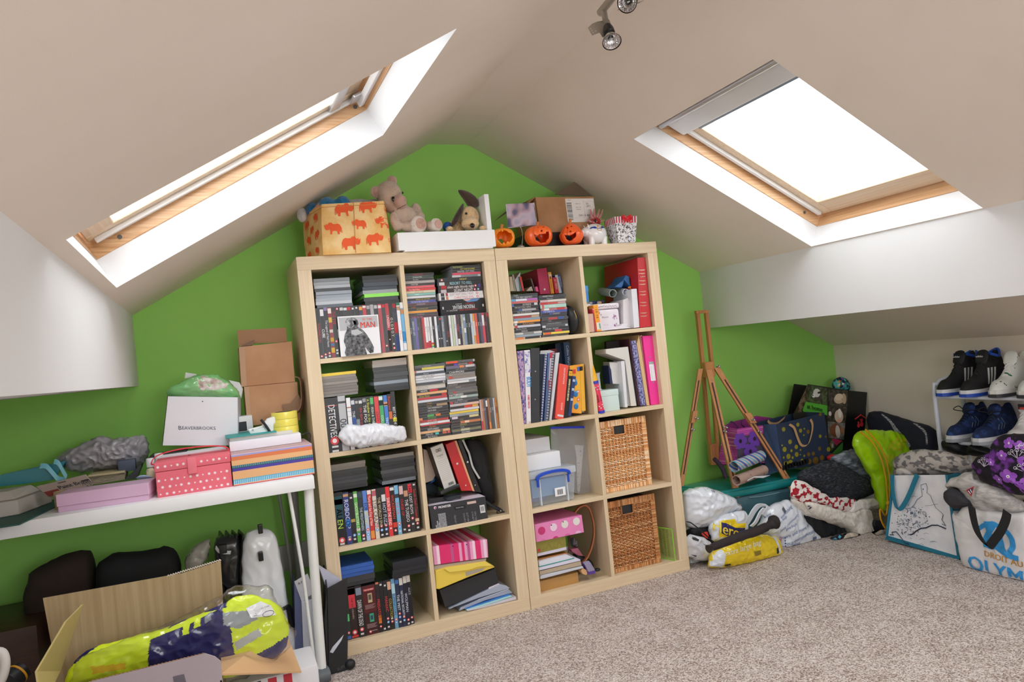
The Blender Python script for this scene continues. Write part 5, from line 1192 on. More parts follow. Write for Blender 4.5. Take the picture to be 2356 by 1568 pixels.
mb = MB(); pillow(mb,[(1.07,0.13,0.219),(1.086,0.13,0.213),(1.099,0.13,0.181),(1.097,0.13,0.164),(1.078,0.13,0.171),(1.061,0.13,0.189)],(0,-1,0),.015,.015,plain('4c4c50',.2,.2,coat=.8),40,8); mb.crease(.006,45,4); mb.build('foil_bag',smooth=25,label='crumpled dark plastic bag inside the wooden hoop',cat='bag')
slab('pink_pouch','dusky pink tapered pouch below the dark plastic bag','pouch',[(1.052,0.11,0.171),(1.087,0.11,0.17),(1.111,0.11,0.13),(1.089,0.11,0.132),(1.056,0.11,0.16)],.03,'b86880',bevel=.004)
slab('purple_sharpener','purple box with a clear lid at the shelf front','sharpener',[(1.075,0.015,0.079),(1.11,0.015,0.075),(1.112,0.015,0.087),(1.093,0.015,0.124),(1.063,0.015,0.122),(1.072,0.015,0.097)],.04,'5a3c98',bevel=.003)
o = COL.objects['purple_sharpener']
part('clear_lid',o,lambda q: q.prism([(1.076,0.012,0.09),(1.11,0.012,0.09),(1.092,0.012,0.128),(1.061,0.012,0.128)],(0,.02,.006),plain('a8a4c0',.15,alpha=.75)),bevel=.003)
part('wooden_end',o,lambda q: q.prism([(1.044,0.02,0.102),(1.058,0.02,0.11),(1.073,0.02,0.097),(1.076,0.02,0.082),(1.067,0.02,0.077),(1.052,0.02,0.086)],(0,.03,0),'dcae7c'),bevel=.002)
mb = MB(); mb.ball((1.134,0.04,0.082),(.014,.012,.007),plain('1a1a1e',.4),14,8); mb.build('cable_plug',smooth=60,label='small black rounded plug beside the purple box',cat='plug')
mb = MB(); pillow(mb,[(1.06,0.12,0.153),(1.123,0.12,0.123),(1.151,0.12,0.102),(1.164,0.12,0.067),(1.129,0.12,0.056),(1.097,0.12,0.069)],(0,-1,0),.02,.06,'16161a',40,8); mb.build('dark_pouch',smooth=50,label='black cloth pouch in the shadow behind the hoop',cat='pouch')

# ---------------------------------------------------------------- on top of the shelf units
def fluffy(name,parent,balls,m,vox=.006,disp=.003,label=None,cat=None):
    """overlapping balls fused into one continuous plush body"""
    mb = MB()
    for c,r in balls: mb.ball(c,r,m,20,14)
    o = mb.build(name,parent,smooth=180,label=label,cat=cat)
    rm = o.modifiers.new('fuse','REMESH'); rm.mode = 'VOXEL'; rm.voxel_size = vox; rm.use_smooth_shade = True
    sm_ = o.modifiers.new('soft','SMOOTH'); sm_.iterations = 4; sm_.factor = .6
    tx = bpy.data.textures.new('plush','CLOUDS'); tx.noise_scale = .008
    dm = o.modifiers.new('plush','DISPLACE'); dm.texture = tx; dm.strength = disp; dm.mid_level = .5; dm.texture_coords = 'LOCAL'
    return o
def fur(name,a,b,s_=220):
    t = NT(name); co = t.coord(); f = t.noise(co,s_,4,.7); g = t.noise(co,25,3)
    ad = t.n('Math',{0: f,1: g},operation='ADD')
    t.l(t.ramp(ad.outputs[0],[(.75,a),(1.25,b)]),t.b.inputs['Base Color']); t.b.inputs['Roughness'].default_value = .95; t.b.inputs['Sheen Weight'].default_value = .5; t.b.inputs['Specular IOR Level'].default_value = .15
    t.bump(f,.9,.004); return t.m
RHINO = [(0,.1),(.02,.55),(.1,.78),(.22,.88),(.38,.84),(.5,.86),(.58,.98),(.64,.95),(.7,1),(.74,.9),(.84,.78),(.88,.9),(.92,.72),(1,.82),(.99,.55),(.92,.38),(.8,.36),(.72,.44),(.68,.3),(.7,.02),(.6,.02),(.56,.28),(.44,.3),(.3,.28),(.27,.02),(.16,.02),(.15,.26),(.08,.14),(.06,.42),(.03,.12)]
def rhino(q,c,w_,h_,u,v,m,flip=False):
    c,u,v = V(c),V(u),V(v)
    P = lambda x,y: tuple(c + u * ((.5 - x if flip else x - .5) * w_) + v * ((y - .5) * h_))
    q.poly([P(*p) for p in RHINO],m)
BL = 1.49
CANVAS = two_tone('printed_canvas','e8b464','f6d89c',(1,1,1),14,.35,.65,.7,.1,6)
th = thing('fabric_basket','yellow canvas storage basket printed with orange rhinos, standing on the shelf top','basket')
loT = [V(p) for p in ((0.111,-0.012,1.676),(0.347,-0.012,1.685),(0.415,0.22,1.765),(0.066,0.22,1.674))]
loB = [V((.098,-.02,BL)),V((.356,-.02,BL)),V((.375,.2,BL)),V((.06,.2,BL))]
for p in loT[:2]: p.z += .006
loT[2].z = 1.71; loT[3].z = 1.685
cvs = MB(); n = 96

def tight(lp):
    o = []
    for i in range(4):
        a,b,c = lp[i - 1],lp[i],lp[(i + 1) % 4]
        o += [b.lerp(a,.06),b.lerp(a,.015),b.lerp(c,.015),b.lerp(c,.06)]
    return o
rt,rb = resample(tight(loT),n),resample(tight(loB),n)
vs = []; fs = []
for i in range(9):
    k = i / 8
    vs += [tuple(b.lerp(a,k) + (a - sum(rt,V()) / n).normalized() * .004 * math.sin(k * 3.1) * 1) for a,b in zip(rt,rb)]
ct = sum(rt,V()) / n
for k in (.965,.94): vs += [tuple(ct.lerp(p,k)) if k > .95 else tuple(ct.lerp(p,k) - V((0,0,.09))) for p in rt]
for i in range(10):
    for j in range(n): fs.append((i * n + j,i * n + (j + 1) % n,(i + 1) * n + (j + 1) % n,(i + 1) * n + j))
fs += [tuple(range(n))[::-1],tuple(10 * n + j for j in range(n))]
cvs.add(vs,fs,CANVAS); cvs.build('body',th,smooth=50)
RO = plain('f0602c',.7,.15)
def stamp(p,w_,h_,u,fl,dirn):
    q = MB(); rhino(q,p,w_,h_,u,(0,0,1),RO,fl); q.cut(1); q.wrap(cvs,dirn,.0012)
    if q.f: q.build('rhino_print',th,fix=False)
fr_u,fr_v = (loT[1] - loT[0]).normalized(),V((0,0,1))
for (a,b,s_,fl) in ((605,495,.047,0),(860,470,.045,0),(470,680,.042,1),(745,645,.036,1),(1010,630,.042,1),(640,830,.047,0),(895,800,.044,0),(1105,480,.03,0),(1110,820,.03,1)):
    p = V((.118 + (a - 400) * .000358,-.1,1.49 + (935 - b) * .000385)); stamp(p,s_ * 1.55,s_ * 1.12,(1,0,0),fl,(0,1,0))
for (u,v,s_,fl) in ((.25,.75,.035,0),(.7,.8,.035,1),(.3,.42,.035,1),(.75,.45,.035,0),(.25,.12,.035,0),(.7,.14,.03,1),(.5,.6,.03,0)):
    a = loB[3].lerp(loB[0],u); b = loT[3].lerp(loT[0],u); p = a.lerp(b,v) + V((-.15,-.12,0)); dd = (loB[0] - loB[3]).normalized(); stamp(p,s_ * 1.4,s_ * 1.12,dd,fl,(.78,.62,0))
part('seam',th,lambda q: (q.tube([loB[0].lerp(loB[1],.46) + V((0,-.0055,.002)),loT[0].lerp(loT[1],.5) + V((0,-.0055,0))],.0012,'c08848',5),q.tube([p + V((0,0,-.012)) + (p - ct).normalized() * .002 for p in rt],.0014,'d89858',5,close=True)))
fluffy('soft_toy',None,[((.15,.12,1.7),.04),((.1,.15,1.695),.03),((.21,.1,1.71),.03)],fur('blue_plush','1c5890','2c8ac0'),.007,.004,'blue plush toy poking from the rhino basket','soft toy')
fluffy('soft_toy',None,[((.28,.14,1.715),(.06,.03,.02)),((.22,.16,1.71),.022),((.34,.13,1.712),.022)],fur('grey_plush','8e9298','c4c8cc'),.007,.004,'grey and white plush toy lying in the rhino basket','soft toy')
mb = MB(); mb.prism([(0.083,0.1,1.68),(0.112,0.1,1.708),(0.135,0.1,1.735),(0.143,0.1,1.727),(0.136,0.1,1.704),(0.11,0.1,1.69)],(0,.012,0),'d8a07c'); mb.build('toy_ear',bevel=.004,label='red and tan felt ear of a toy in the rhino basket',cat='soft toy')
mb = MB(); mb.ball((0.058,0.16,1.679),(.02,.02,.03),fur('white_plush','c4c4c4','e8e6e4'),14,10); mb.build('soft_toy',smooth=60,label='white plush paw hanging over the basket side',cat='soft toy')
# teddy
BE = fur('beige_plush','b49c8a','d2bba8'); PK = fur('pink_plush','b48a7c','d0a898'); WH = fur('cream_plush','cfc0b4','e8dcd2')
th = thing('teddy_bear','beige teddy bear slumped on the white tray beside the rhino basket','teddy bear')
hc,mz,bc = V((0.39,0.07,1.734)),V((0.419,0.02,1.698)),V((0.453,0.08,1.638))
fluffy('body',th,[(hc,(.052,.05,.056)),(V((0.406,0.08,1.699)),.04),(bc,(.046,.045,.052)),(V((0.434,0.07,1.666)),.036),(V((0.395,0.04,1.627)),(.02,.02,.034)),(V((0.404,0.035,1.6)),.022),(V((0.504,0.1,1.671)),(.024,.02,.036)),(V((0.514,0.09,1.646)),.022),(V((0.451,0.03,1.594)),(.034,.03,.022)),(V((0.539,0.03,1.595)),(.03,.03,.022))],BE)
for (p,r,nm) in (((0.34,0.065,1.744),.026,'ear'),((0.413,0.085,1.795),.022,'ear')):
    e = fluffy(nm,th,[(V(p),(r,.009,r))],BE,.004,.002); q = MB(); q.ball(V(p) + V((0,-.008,0)),(r * .62,.004,r * .66),PK,14,8); q.build('inner_ear',e,smooth=60)
fluffy('muzzle',th,[(mz,(.027,.03,.024)),(mz + V((.006,.005,-.012)),(.022,.024,.02))],PK,.004,.002)
part('eye',th,lambda q: q.ball((0.393,0.015,1.704),(.0075,.004,.0105),plain('141416',.15),14,8),smooth=60)
part('eye',th,lambda q: q.ball((0.438,0.035,1.733),(.003,.004,.005),plain('141416',.15),10,6),smooth=60)
part('mouth',th,lambda q: q.tube([(0.398,0,1.659),(0.417,0,1.668),(0.437,0,1.678)],.0012,'5a4038',5))
for (p,r,k) in (((0.482,0.005,1.599),.034,1),((0.556,0.01,1.596),.027,1)):
    f_ = fluffy('foot',th,[(V(p),(r * .95,.02,r * 1.05)),(V(p) + V((-.012,.02,-.006)),r * .8)],WH,.005,.002)
    q = MB(); q.ball(V(p) + V((.004,-.0185,.0)),(r * .6,.004,r * .66),PK,16,8); q.build('sole',f_,smooth=60)
# puppy
th = thing('plush_puppy','plush puppy with dark ears peeping over the white tray','soft toy')
TAN = fur('tan_plush','b88c5c','e8c898'); DK = fur('dark_plush','1e1612','4a382e')
pc = V((0.726,0.07,1.625))
fluffy('head',th,[(pc,(.033,.034,.036)),(V((0.716,0.04,1.596)),(.03,.03,.022)),(V((0.687,0.1,1.593)),.03)],TAN,.004,.003)
e = MB(); pillow(e,[(0.709,0.06,1.67),(0.698,0.06,1.666),(0.665,0.06,1.621),(0.647,0.06,1.587),(0.662,0.06,1.59),(0.684,0.06,1.612),(0.704,0.06,1.643)],(0,-1,0),.012,.01,DK,40,6); e.build('ear',th,smooth=60)
e = MB(); pillow(e,[(0.766,0.07,1.659),(0.729,0.07,1.652),(0.711,0.07,1.684),(0.692,0.07,1.713),(0.703,0.07,1.719),(0.735,0.07,1.708),(0.765,0.07,1.683)],(0,-1,.2),.014,.012,DK,40,6,rnd=1); e.build('ear',th,smooth=60)
part('nose',th,lambda q: q.ball((0.712,0.008,1.585),(.008,.006,.008),plain('101012',.15),14,10),smooth=60)
part('eye',th,lambda q: q.ball((0.704,0.035,1.63),.0042,plain('101012',.15),10,8),smooth=60)
mb = MB(); mb.ball((0.652,0.09,1.596),(.016,.02,.018),plain('2a5ab0',.8),12,8); mb.build('collar',th,smooth=60)
for p in ((0.639,0.03,1.579),(0.755,0.03,1.578)): fluffy('paw',th,[(V(p),(.014,.014,.01))],TAN,.004,.002)
pv = V((0.721,0.06,1.575)); th.scale = (1.25,1.15,1.25); th.location = (pv.x * -.25 - .004,pv.y * -.15,pv.z * -.25)
# white tray with its upright
th = thing('white_tray','long white wooden tray with one upright end, under the teddy','tray')
WL = plain('eef0f2',.4,.03)
x0,x1,y0,y1,zt = .388,.796,-.012,.27,1.566
part('front_board',th,lambda q: q.box(x0,x1,y0,y0 + .012,BL + .006,zt,WL,.002)); part('back_board',th,lambda q: q.box(x0,x1,y1 - .012,y1,BL + .006,zt,WL,.002))
for a in (x0,x1 - .012): part('end_board',th,lambda q: q.box(a,a + .012,y0 + .012,y1 - .012,BL + .006,zt,WL,.002))
part('base_board',th,lambda q: q.box(x0 + .012,x1 - .012,y0 + .012,y1 - .012,BL + .0065,BL + .03,WL)); part('upright',th,lambda q: q.box(.77,.79,.0,.16,zt,1.716,WL,.002))
boxy('white_paper','sheet of white paper under the front of the white tray','paper',(.41,.78,-.016,.2,BL,BL + .0055),'f4f4f4',.001)
# pumpkins
def pumpkin(label,c,rx,rz,holes,col,pear=0.,nu=112,nv=64,stemc='c87838'):
    rx *= 1.13; rz *= 1.13; c = (c[0],c[1],BL + rz * .985)
    th = thing('pumpkin_lantern',label,'pumpkin',c,(0,0,R(-22)),'pumpkin lanterns on the shelf top')
    m = plain(col,.35,.08,coat=.3); mb = MB(); vs = []; fs = []
    for i in range(nv + 1):
        a = math.pi * i / nv
        for j in range(nu):
            t_ = 2 * math.pi * j / nu
            rib = 1 - .06 * abs(math.cos(4.5 * t_)) ** 6
            s_ = math.sin(a) ** .8 * (1 - pear * max(0,math.cos(a)) ** .8) * rib
            zz = math.cos(a) * (1 - .16 * (1 - math.sin(a)))
            vs.append((rx * s_ * math.cos(t_),rx * .92 * s_ * math.sin(t_),rz * zz))
    def quadf(i,j): return (i * nu + j,(i + 1) * nu + j,(i + 1) * nu + (j + 1) % nu,i * nu + (j + 1) % nu)
    for i in range(nv):
        for j in range(nu):
            f = quadf(i,j); x = sum(vs[k][0] for k in f) / 4; y = sum(vs[k][1] for k in f) / 4; z = sum(vs[k][2] for k in f) / 4
            if y < 0 and any(inpoly(x / rx,z / rz,h) for h in holes): continue
            if y > 0 and holes and (x / rx + .2) ** 2 + (z / rz + .2) ** 2 < .09: continue
            fs.append(f)
    mb.add(vs,fs,m); o = mb.build('shell',th,smooth=60)
    s_ = o.modifiers.new('wall','SOLIDIFY'); s_.thickness = .005; s_.offset = -1
    part('stem',th,lambda q: q.tube([(0,0,rz * .8),(.001,0,rz * 1.05),(.004,-.002,rz * 1.25)],[.009,.006,.0065],plain(stemc,.6),10),smooth=50)
    return th
def H(pts,cx_,cy_,hw,hh): return [((x - cx_) / hw,-(y - cy_) / hh) for x,y in pts]
k = .17827
pumpkin('pale orange pumpkin lantern with one wide gaping mouth, beside the tray',(.848,.035,BL + .041),.046,.0415,[H([(285,930),(320,885),(345,880),(362,870),(380,890),(400,868),(440,880),(470,905),(500,905),(512,960),(470,1010),(430,1000),(405,1025),(385,1005),(360,1025),(325,1000),(295,965)],375,945,165,120)],'ff9420')
pumpkin('round red-orange pumpkin lantern with a broad grin, middle of the three',(1.012,.03,BL + .0435),.0535,.044,[H([(775,890),(825,922),(850,905),(930,908),(950,882),(985,880),(978,950),(930,1000),(860,1002),(800,965)],850,905,180,125),H([(870,880),(885,850),(905,882)],850,905,180,125),H([(825,830),(850,812),(868,832)],850,905,180,125),H([(900,832),(920,812),(940,832)],850,905,180,125)],'fb6a26')
pumpkin('tall pear-shaped red-orange pumpkin lantern beside the white pig',(1.17,.03,BL + .045),.0475,.047,[H([(1155,905),(1220,925),(1275,912),(1320,880),(1305,940),(1255,980),(1212,985),(1180,955)],1260,895,160,130),H([(1225,890),(1240,862),(1255,890)],1260,895,160,130),H([(1195,838),(1208,812),(1222,838)],1260,895,160,130),H([(1250,828),(1264,805),(1280,828)],1260,895,160,130)],'fb6426',.45)
# photo in a clip stand
th = thing('photo_clip','blurred family photo held up by a wire clip stand','photo stand')
pts = [(0.883,0.05,1.585),(1.018,0.05,1.591),(1.014,0.05,1.687),(0.887,0.05,1.684)]
t = NT('blurred_photo'); co = t.coord((1,1,1)); base = t.noise(co,14,1)
t.l(t.ramp(base,[(.36,'2c2c44'),(.46,'5c5a78'),(.52,'a88c98'),(.6,'b8a8b8'),(.7,'9c98b0')]),t.b.inputs['Base Color']); t.b.inputs['Roughness'].default_value = .3
part('photo',th,lambda q: q.prism(pts,(0,.0012,0),t.m)); part('photo_edge',th,lambda q: q.prism([(0.887,0.051,1.684),(0.883,0.051,1.584),(1.019,0.051,1.59),(1.02,0.051,1.615),(1.019,0.051,1.662),(1.015,0.051,1.687),(1.018,0.051,1.689),(1.022,0.051,1.591),(0.884,0.051,1.582),(0.885,0.051,1.684)],(0,.001,0),'e8dce4'))
q = MB(); F = on_face(pts[3],pts[2],pts[0])
for (u,v,r_,c) in ((.3,.42,.013,'c89a98'),(.72,.32,.011,'b8909c'),(.28,.24,.012,'4a465c'),(.72,.55,.015,'36385c'),(.34,.78,.016,'44486e')): pass
part('wire',th,lambda q: q.tube(smooth_path([(0.936,0.045,1.501),(0.944,0.045,1.539),(0.943,0.045,1.572),(0.938,0.045,1.582),(0.949,0.045,1.585)]),.0014,plain('c8c8cc',.2,metal=1.),6)); part('weight',th,lambda q: q.lathe([(.016,0),(.017,.004),(.01,.01),(0,.012)],plain('b8bcc0',.25,metal=1.),20),loc=(.915,.01,BL))
# cardboard box on a dark book
boxy('dark_book','dark book with pink lettering lying under the cardboard box','book',(.99,1.32,.1,.32,BL,BL + .075),'22242a',.002,prints=lambda q: (q.text('2',(1.035,.0995,BL + .035),.014,'c8ccd4',(1,0,0),(0,0,1)),q.quad((1.05,.0995,BL + .045),(1.1,.0995,BL + .045),(1.1,.0995,BL + .056),(1.05,.0995,BL + .056),'c86878')))
CARD = two_tone('corrugated_card','a87c54','bc9068',(1,1,1),8,.35,.65,.75,.05,5)
th = thing('cardboard_box','opened brown cardboard box with a white delivery label, behind the pumpkins','box')
fb = [(1.07,0.13,1.578),(1.332,0.13,1.572),(1.361,0.13,1.729),(1.065,0.13,1.73)]
zb = BL + .0762
F4 = [V(fb[0]),V(fb[1]),V(fb[2]),V(fb[3])]; F4[0].z = F4[1].z = zb + .002
dep = V((0,.24,0))
part('front_wall',th,lambda q: q.prism(F4,(0,.004,0),CARD),bevel=.001)
part('back_wall',th,lambda q: q.prism([p + dep for p in F4],(0,.004,0),CARD))
part('side_wall',th,lambda q: q.prism([F4[0] + V((0,.004,0)),F4[3] + V((0,.004,0)),F4[3] + dep,F4[0] + dep],(.004,0,0),CARD)); part('side_wall',th,lambda q: q.prism([F4[1] + V((0,.004,0)),F4[2] + V((0,.004,0)),F4[2] + dep,F4[1] + dep],(-.004,0,0),CARD))
part('bottom',th,lambda q: q.prism([F4[0],F4[1],F4[1] + dep,F4[0] + dep],(0,0,.003),CARD))
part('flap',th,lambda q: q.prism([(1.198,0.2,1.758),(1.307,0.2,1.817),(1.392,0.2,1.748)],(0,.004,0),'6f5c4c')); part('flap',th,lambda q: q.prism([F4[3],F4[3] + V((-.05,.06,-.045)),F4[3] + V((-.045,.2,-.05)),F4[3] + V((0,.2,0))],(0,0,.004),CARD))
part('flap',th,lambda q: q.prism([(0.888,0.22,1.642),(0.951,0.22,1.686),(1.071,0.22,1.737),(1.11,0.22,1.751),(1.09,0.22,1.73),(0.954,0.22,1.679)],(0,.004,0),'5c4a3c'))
F = on_face(F4[3],F4[2],F4[0]); ux,vx = F4[2] - F4[3],F4[0] - F4[3]
def dl(q):
    quadp(q,F,.49,.985,.055,.72,'eceae8')
    rn = random.Random(2)
    for i in range(34): v = .17 + i * .0145; quadp(q,F,.502,.588,v,v + rn.uniform(.003,.011),'4a4a4c',.0016)
    for (u,v,s_,tx) in ((.53,.09,.006,'Return'),(.66,.2,.006,'Deliver to'),(.66,.3,.006,'Box 11 46'),(.66,.36,.005,'Warehouse'),(.69,.53,.013,'OH 13 4ED'),(.84,.2,.012,'DL'),(.84,.27,.01,'LBFC'),(.86,.38,.005,'Weight'),(.86,.44,.005,'001 . 002'),(.86,.6,.006,'MEN'),(.86,.66,.005,'Point of origin')):
        q.text(tx,F(u,v,.0018),s_,'2c2c2e',ux,-vx,'l')
    for a in ((.62,.8,.59,.592),(.8,.802,.1,.58),(.82,.97,.14,.142),(.82,.97,.3,.302),(.968,.97,.14,.3)): quadp(q,F,*a,'6a6a6c',.0016)
part('delivery_label',th,dl,False)
# pig money box with crest
th = thing('pig_money_box','white china pig money box with a blue winged crest','money box',(1.298,.05,BL))
th.scale = (1.18,1.18,1.15)
pig = MB(); pig.ball((0,0,.045),(.047,.042,.041),plain('ececee',.15,.03,coat=.6),32,20)
pg = MB(); pg.v,pg.f,pg.k,pg.m = list(pig.v),list(pig.f),list(pig.k),list(pig.m)
for p in ((-.026,-.018),(.028,-.018),(-.026,.02),(.028,.02)): pg.lathe([(.0115,.0),(.012,.02),(.014,.03)],plain('ececee',.15,.03,coat=.6),14); pg.v = pg.v[:-42] + [(a + p[0],b + p[1],c) for a,b,c in pg.v[-42:]]
pg.ball((-.044,-.008,.052),(.018,.02,.018),plain('ececee',.15,.03,coat=.6),16,10)
pg.build('body',th,smooth=70)
part('snout',th,lambda q: q.tube([(-.055,-.012,.05),(-.066,-.014,.05)],[.01,.0105],'e8e4e4',14),smooth=40)
for s_ in (-1,1): part('ear',th,lambda q: q.prism([(-.036,s_ * .012 - .006,.068),(-.026,s_ * .012 - .004,.07),(-.04,s_ * .016 - .008,.084)],(.002,.003,0),'e8e6e6'),bevel=.002)
q = MB()
for s_ in (-1,1): q.poly([(s_ * .006,-.1,.062),(s_ * .014,-.1,.07),(s_ * .028,-.1,.068),(s_ * .034,-.1,.06),(s_ * .024,-.1,.063),(s_ * .014,-.1,.06)],'1c3c98')
q.disc((0,-.1,.06),.0105,'c8983c',n=24,inner=.0085); q.poly([(-.006,-.1,.072),(0,-.1,.075),(.006,-.1,.072),(.004,-.1,.0705),(-.004,-.1,.0705)],'d8a048')
q.text('1979',(0,-.1,.06),.008,'2c3c88',fit=.015,bold=.0003); q.cut(2); q.wrap(pig,(0,1,0),.0006); q.build('crest',th,fix=False)
# red glass hand ornament
th = thing('glass_splash','red and clear glass ornament shaped like a spread hand, behind the pig','ornament')
RG = plain('e8343c',.08,.2,trans=.5,coat=1.); PKG = plain('f4a0a0',.08,.2,trans=.5,coat=1.)
b0 = V((1.338,0.1,1.603))
part('palm',th,lambda q: q.ball(b0 + V((0,0,.004)),(.027,.013,.022),RG,18,12),smooth=60)
for tip,mid in zip([(1.298,0.1,1.625),(1.319,0.1,1.665),(1.338,0.1,1.669),(1.366,0.1,1.666),(1.384,0.1,1.663),(1.384,0.1,1.619)],[(1.31,0.1,1.609),(1.32,0.1,1.635),(1.336,0.1,1.638),(1.355,0.1,1.638),(1.366,0.1,1.63),(1.364,0.1,1.607)]):
    part('finger',th,lambda q: q.tube(smooth_path([b0,mid,tip],5),[.011,.0105,.0095,.0085,.0075,.0066,.0056,.0046,.0036,.0025,.001],PKG,8),smooth=60)
part('dark_centre',th,lambda q: q.ball((1.329,0.085,1.61),(.006,.003,.009),'2c0c10',12,8),smooth=60)
part('foot',th,lambda q: q.lathe([(.018,0),(.008,.012),(.006,.07),(.012,.082)],PKG,16),smooth=60,loc=(b0.x,.1,BL))
# gift box with bow
th = thing('sweet_box','small flared gift box with striped lid and red bow','gift box',(1.427,.03,BL))
BW = two_tone('black_white_print','3a3a40','e8e8ec',(1,1,1),110,.42,.5,.4,0,4,.8)
part('body',th,lambda q: q.hexa([(-.044,-.036,0),(.044,-.036,0),(.044,.036,0),(-.044,.036,0),(-.054,-.046,.088),(.054,-.046,.088),(.054,.046,.088),(-.054,.046,.088)],BW),bevel=.001)
o = part('lid',th,lambda q: q.hexa([(-.055,-.047,.085),(.055,-.047,.085),(.055,.047,.085),(-.055,.047,.085),(-.057,-.049,.115),(.057,-.049,.115),(.057,.049,.115),(-.057,.049,.115)],'ece8ea'),bevel=.001)
part('stripe',o,lambda q: ([q.quad((-.054 + i * .0135,-.0487,.086),(-.048 + i * .0135,-.0487,.086),(-.048 + i * .0137,-.0504,.1145),(-.054 + i * .0137,-.0504,.1145),'c02c48') for i in range(8)],[q.quad((-.0565,-.04 + i * .0135,.086),(-.0565,-.034 + i * .0135,.086),(-.0585,-.034 + i * .0135,.1145),(-.0585,-.04 + i * .0135,.1145),'c02c48') for i in range(7)]),False)
RB = plain('e02030',.3,.1,sheen=.3)
def bow(q):
    for s_ in (-1,1):
        q.ribbon(smooth_path([(0,-.052,.104),(s_ * .016,-.058,.114),(s_ * .024,-.056,.108),(s_ * .015,-.055,.1),(0,-.053,.104)]),.014,.0012,RB,(0,.3,1)); q.ribbon(smooth_path([(0,-.053,.104),(s_ * .01,-.055,.09),(s_ * .024,-.054,.078 if s_ < 0 else .086)]),.011,.0012,RB,(1,0,.4))
    q.ball((0,-.055,.104),(.006,.004,.006),RB,10,8)
part('bow',th,bow,smooth=50)
# ---------------------------------------------------------------- ceiling spotlights
th = thing('spotlight_bar','brushed metal ceiling spotlight bar with halogen lamps','ceiling light')
STL = plain('b4aea4',.4,.08,metal=.5); CHR = plain('d8d8da',.12,.05,metal=1.)
A0 = V((0.772,-1.022,1.985)); A1 = V((0.763,-1.093,1.985)); dirv = (A1 - A0).normalized()
part('bar',th,lambda q: q.tube([A0,A0 + dirv * .62],.011,STL,14),smooth=50)
part('ceiling_plate',th,lambda q: (q.lathe([(.05,0),(.05,-.012),(.012,-.02),(.012,-.055)],STL,28)),smooth=40,loc=tuple(A0 + dirv * .31 + V((0,0,2.045 - A0.z))))
def lamp(base,aim,jo,plate_dx):
    """one spot: stem from the bar, perforated bracket, socket and reflector bulb"""
    b = V(base); jp = V(jo); a = (V(aim) - jp).normalized()
    s_ = part('lamp_stem',th,lambda q: q.tube([b,jp],.0085,STL,12),smooth=50)
    rx_ = a.to_track_quat('Z','Y').to_matrix().to_4x4(); rx_.translation = jp
    def T(q): q.T = rx_
    def bracket(q):
        T(q); q.prism([(-.02,-.012,-.012),(.014,-.012,-.016),(.022,-.012,.058),(-.018,-.012,.058),(-.022,-.012,.036),(-.044,-.012,.046),(-.05,-.012,.012),(-.036,-.012,-.004)],(0,.0018,0),STL)
    o = part('bracket',th,bracket)
    def holes(q):
        T(q)
        for (x,z) in ((-.044,.018),(-.042,.027),(-.04,.036),(-.032,.03)): q.disc((x,-.0124,z),.0022,'e4d8c8',(1,0,0),(0,0,1),8); q.disc((x,-.0098,z),.0022,'e4d8c8',(1,0,0),(0,0,1),8)
    part('bracket_hole',o,holes,False)
    def sock(q): T(q); q.lathe([(.012,.03),(.0155,.045),(.0155,.06),(.012,.06)],plain('2a2a28',.4),18)
    part('socket',th,sock,smooth=40)
    def bulb(q): T(q); q.lathe([(.0115,.058),(.0125,.07),(.0255,.092),(.0262,.097)],CHR,28,caps=False); 
    bo = part('reflector',th,bulb,smooth=40)
    def facets(q):
        T(q); n = 20
        for ring,(r0,z0_,r1,z1_) in enumerate(((.006,.078,.0155,.086),(.0155,.086,.024,.095))):
            for i in range(n):
                t0,t1 = 2 * math.pi * i / n,2 * math.pi * (i + 1) / n; tm = (t0 + t1) / 2
                p = lambda r,t_,z: (r * math.cos(t_),r * math.sin(t_),z)
                q.add([p(r0,t0,z0_),p(r0,t1,z0_),p(r1,t1,z1_),p(r1,t0,z1_),p((r0 + r1) / 2 * .94,tm,(z0_ + z1_) / 2 + .002)],[(0,1,4),(1,2,4),(2,3,4),(3,0,4)],CHR)
    part('reflector_facets',bo,facets,False)
    def fil(q): T(q); q.tube([(-.004,0,.083),(.004,0,.083)],.0018,'e8e4d8',8); q.lathe([(.003,.07),(.003,.088),(0,.09)],plain('e8ece8',.05,alpha=.5),10)
    part('capsule',bo,fil,smooth=50)
    def gls(q): T(q); q.lathe([(.0262,.0965),(.0255,.0985),(0,.0995)],PANE,28)
    part('lamp_glass',bo,gls,smooth=50)
j1 = V((0.762,-1.06,1.945)); lamp(A0 + dirv * .022,V((0.744,-1.109,1.86)),j1,0)
p2 = A0 + dirv * .16; lamp(p2,p2 + V((-.07,-.07,-.10)),p2 + V((.055,.03,-.02)),0)
p3 = A0 + dirv * .33; lamp(p3,p3 + V((.2,-.1,-.05)),p3 + V((.05,.0,-.03)),0)

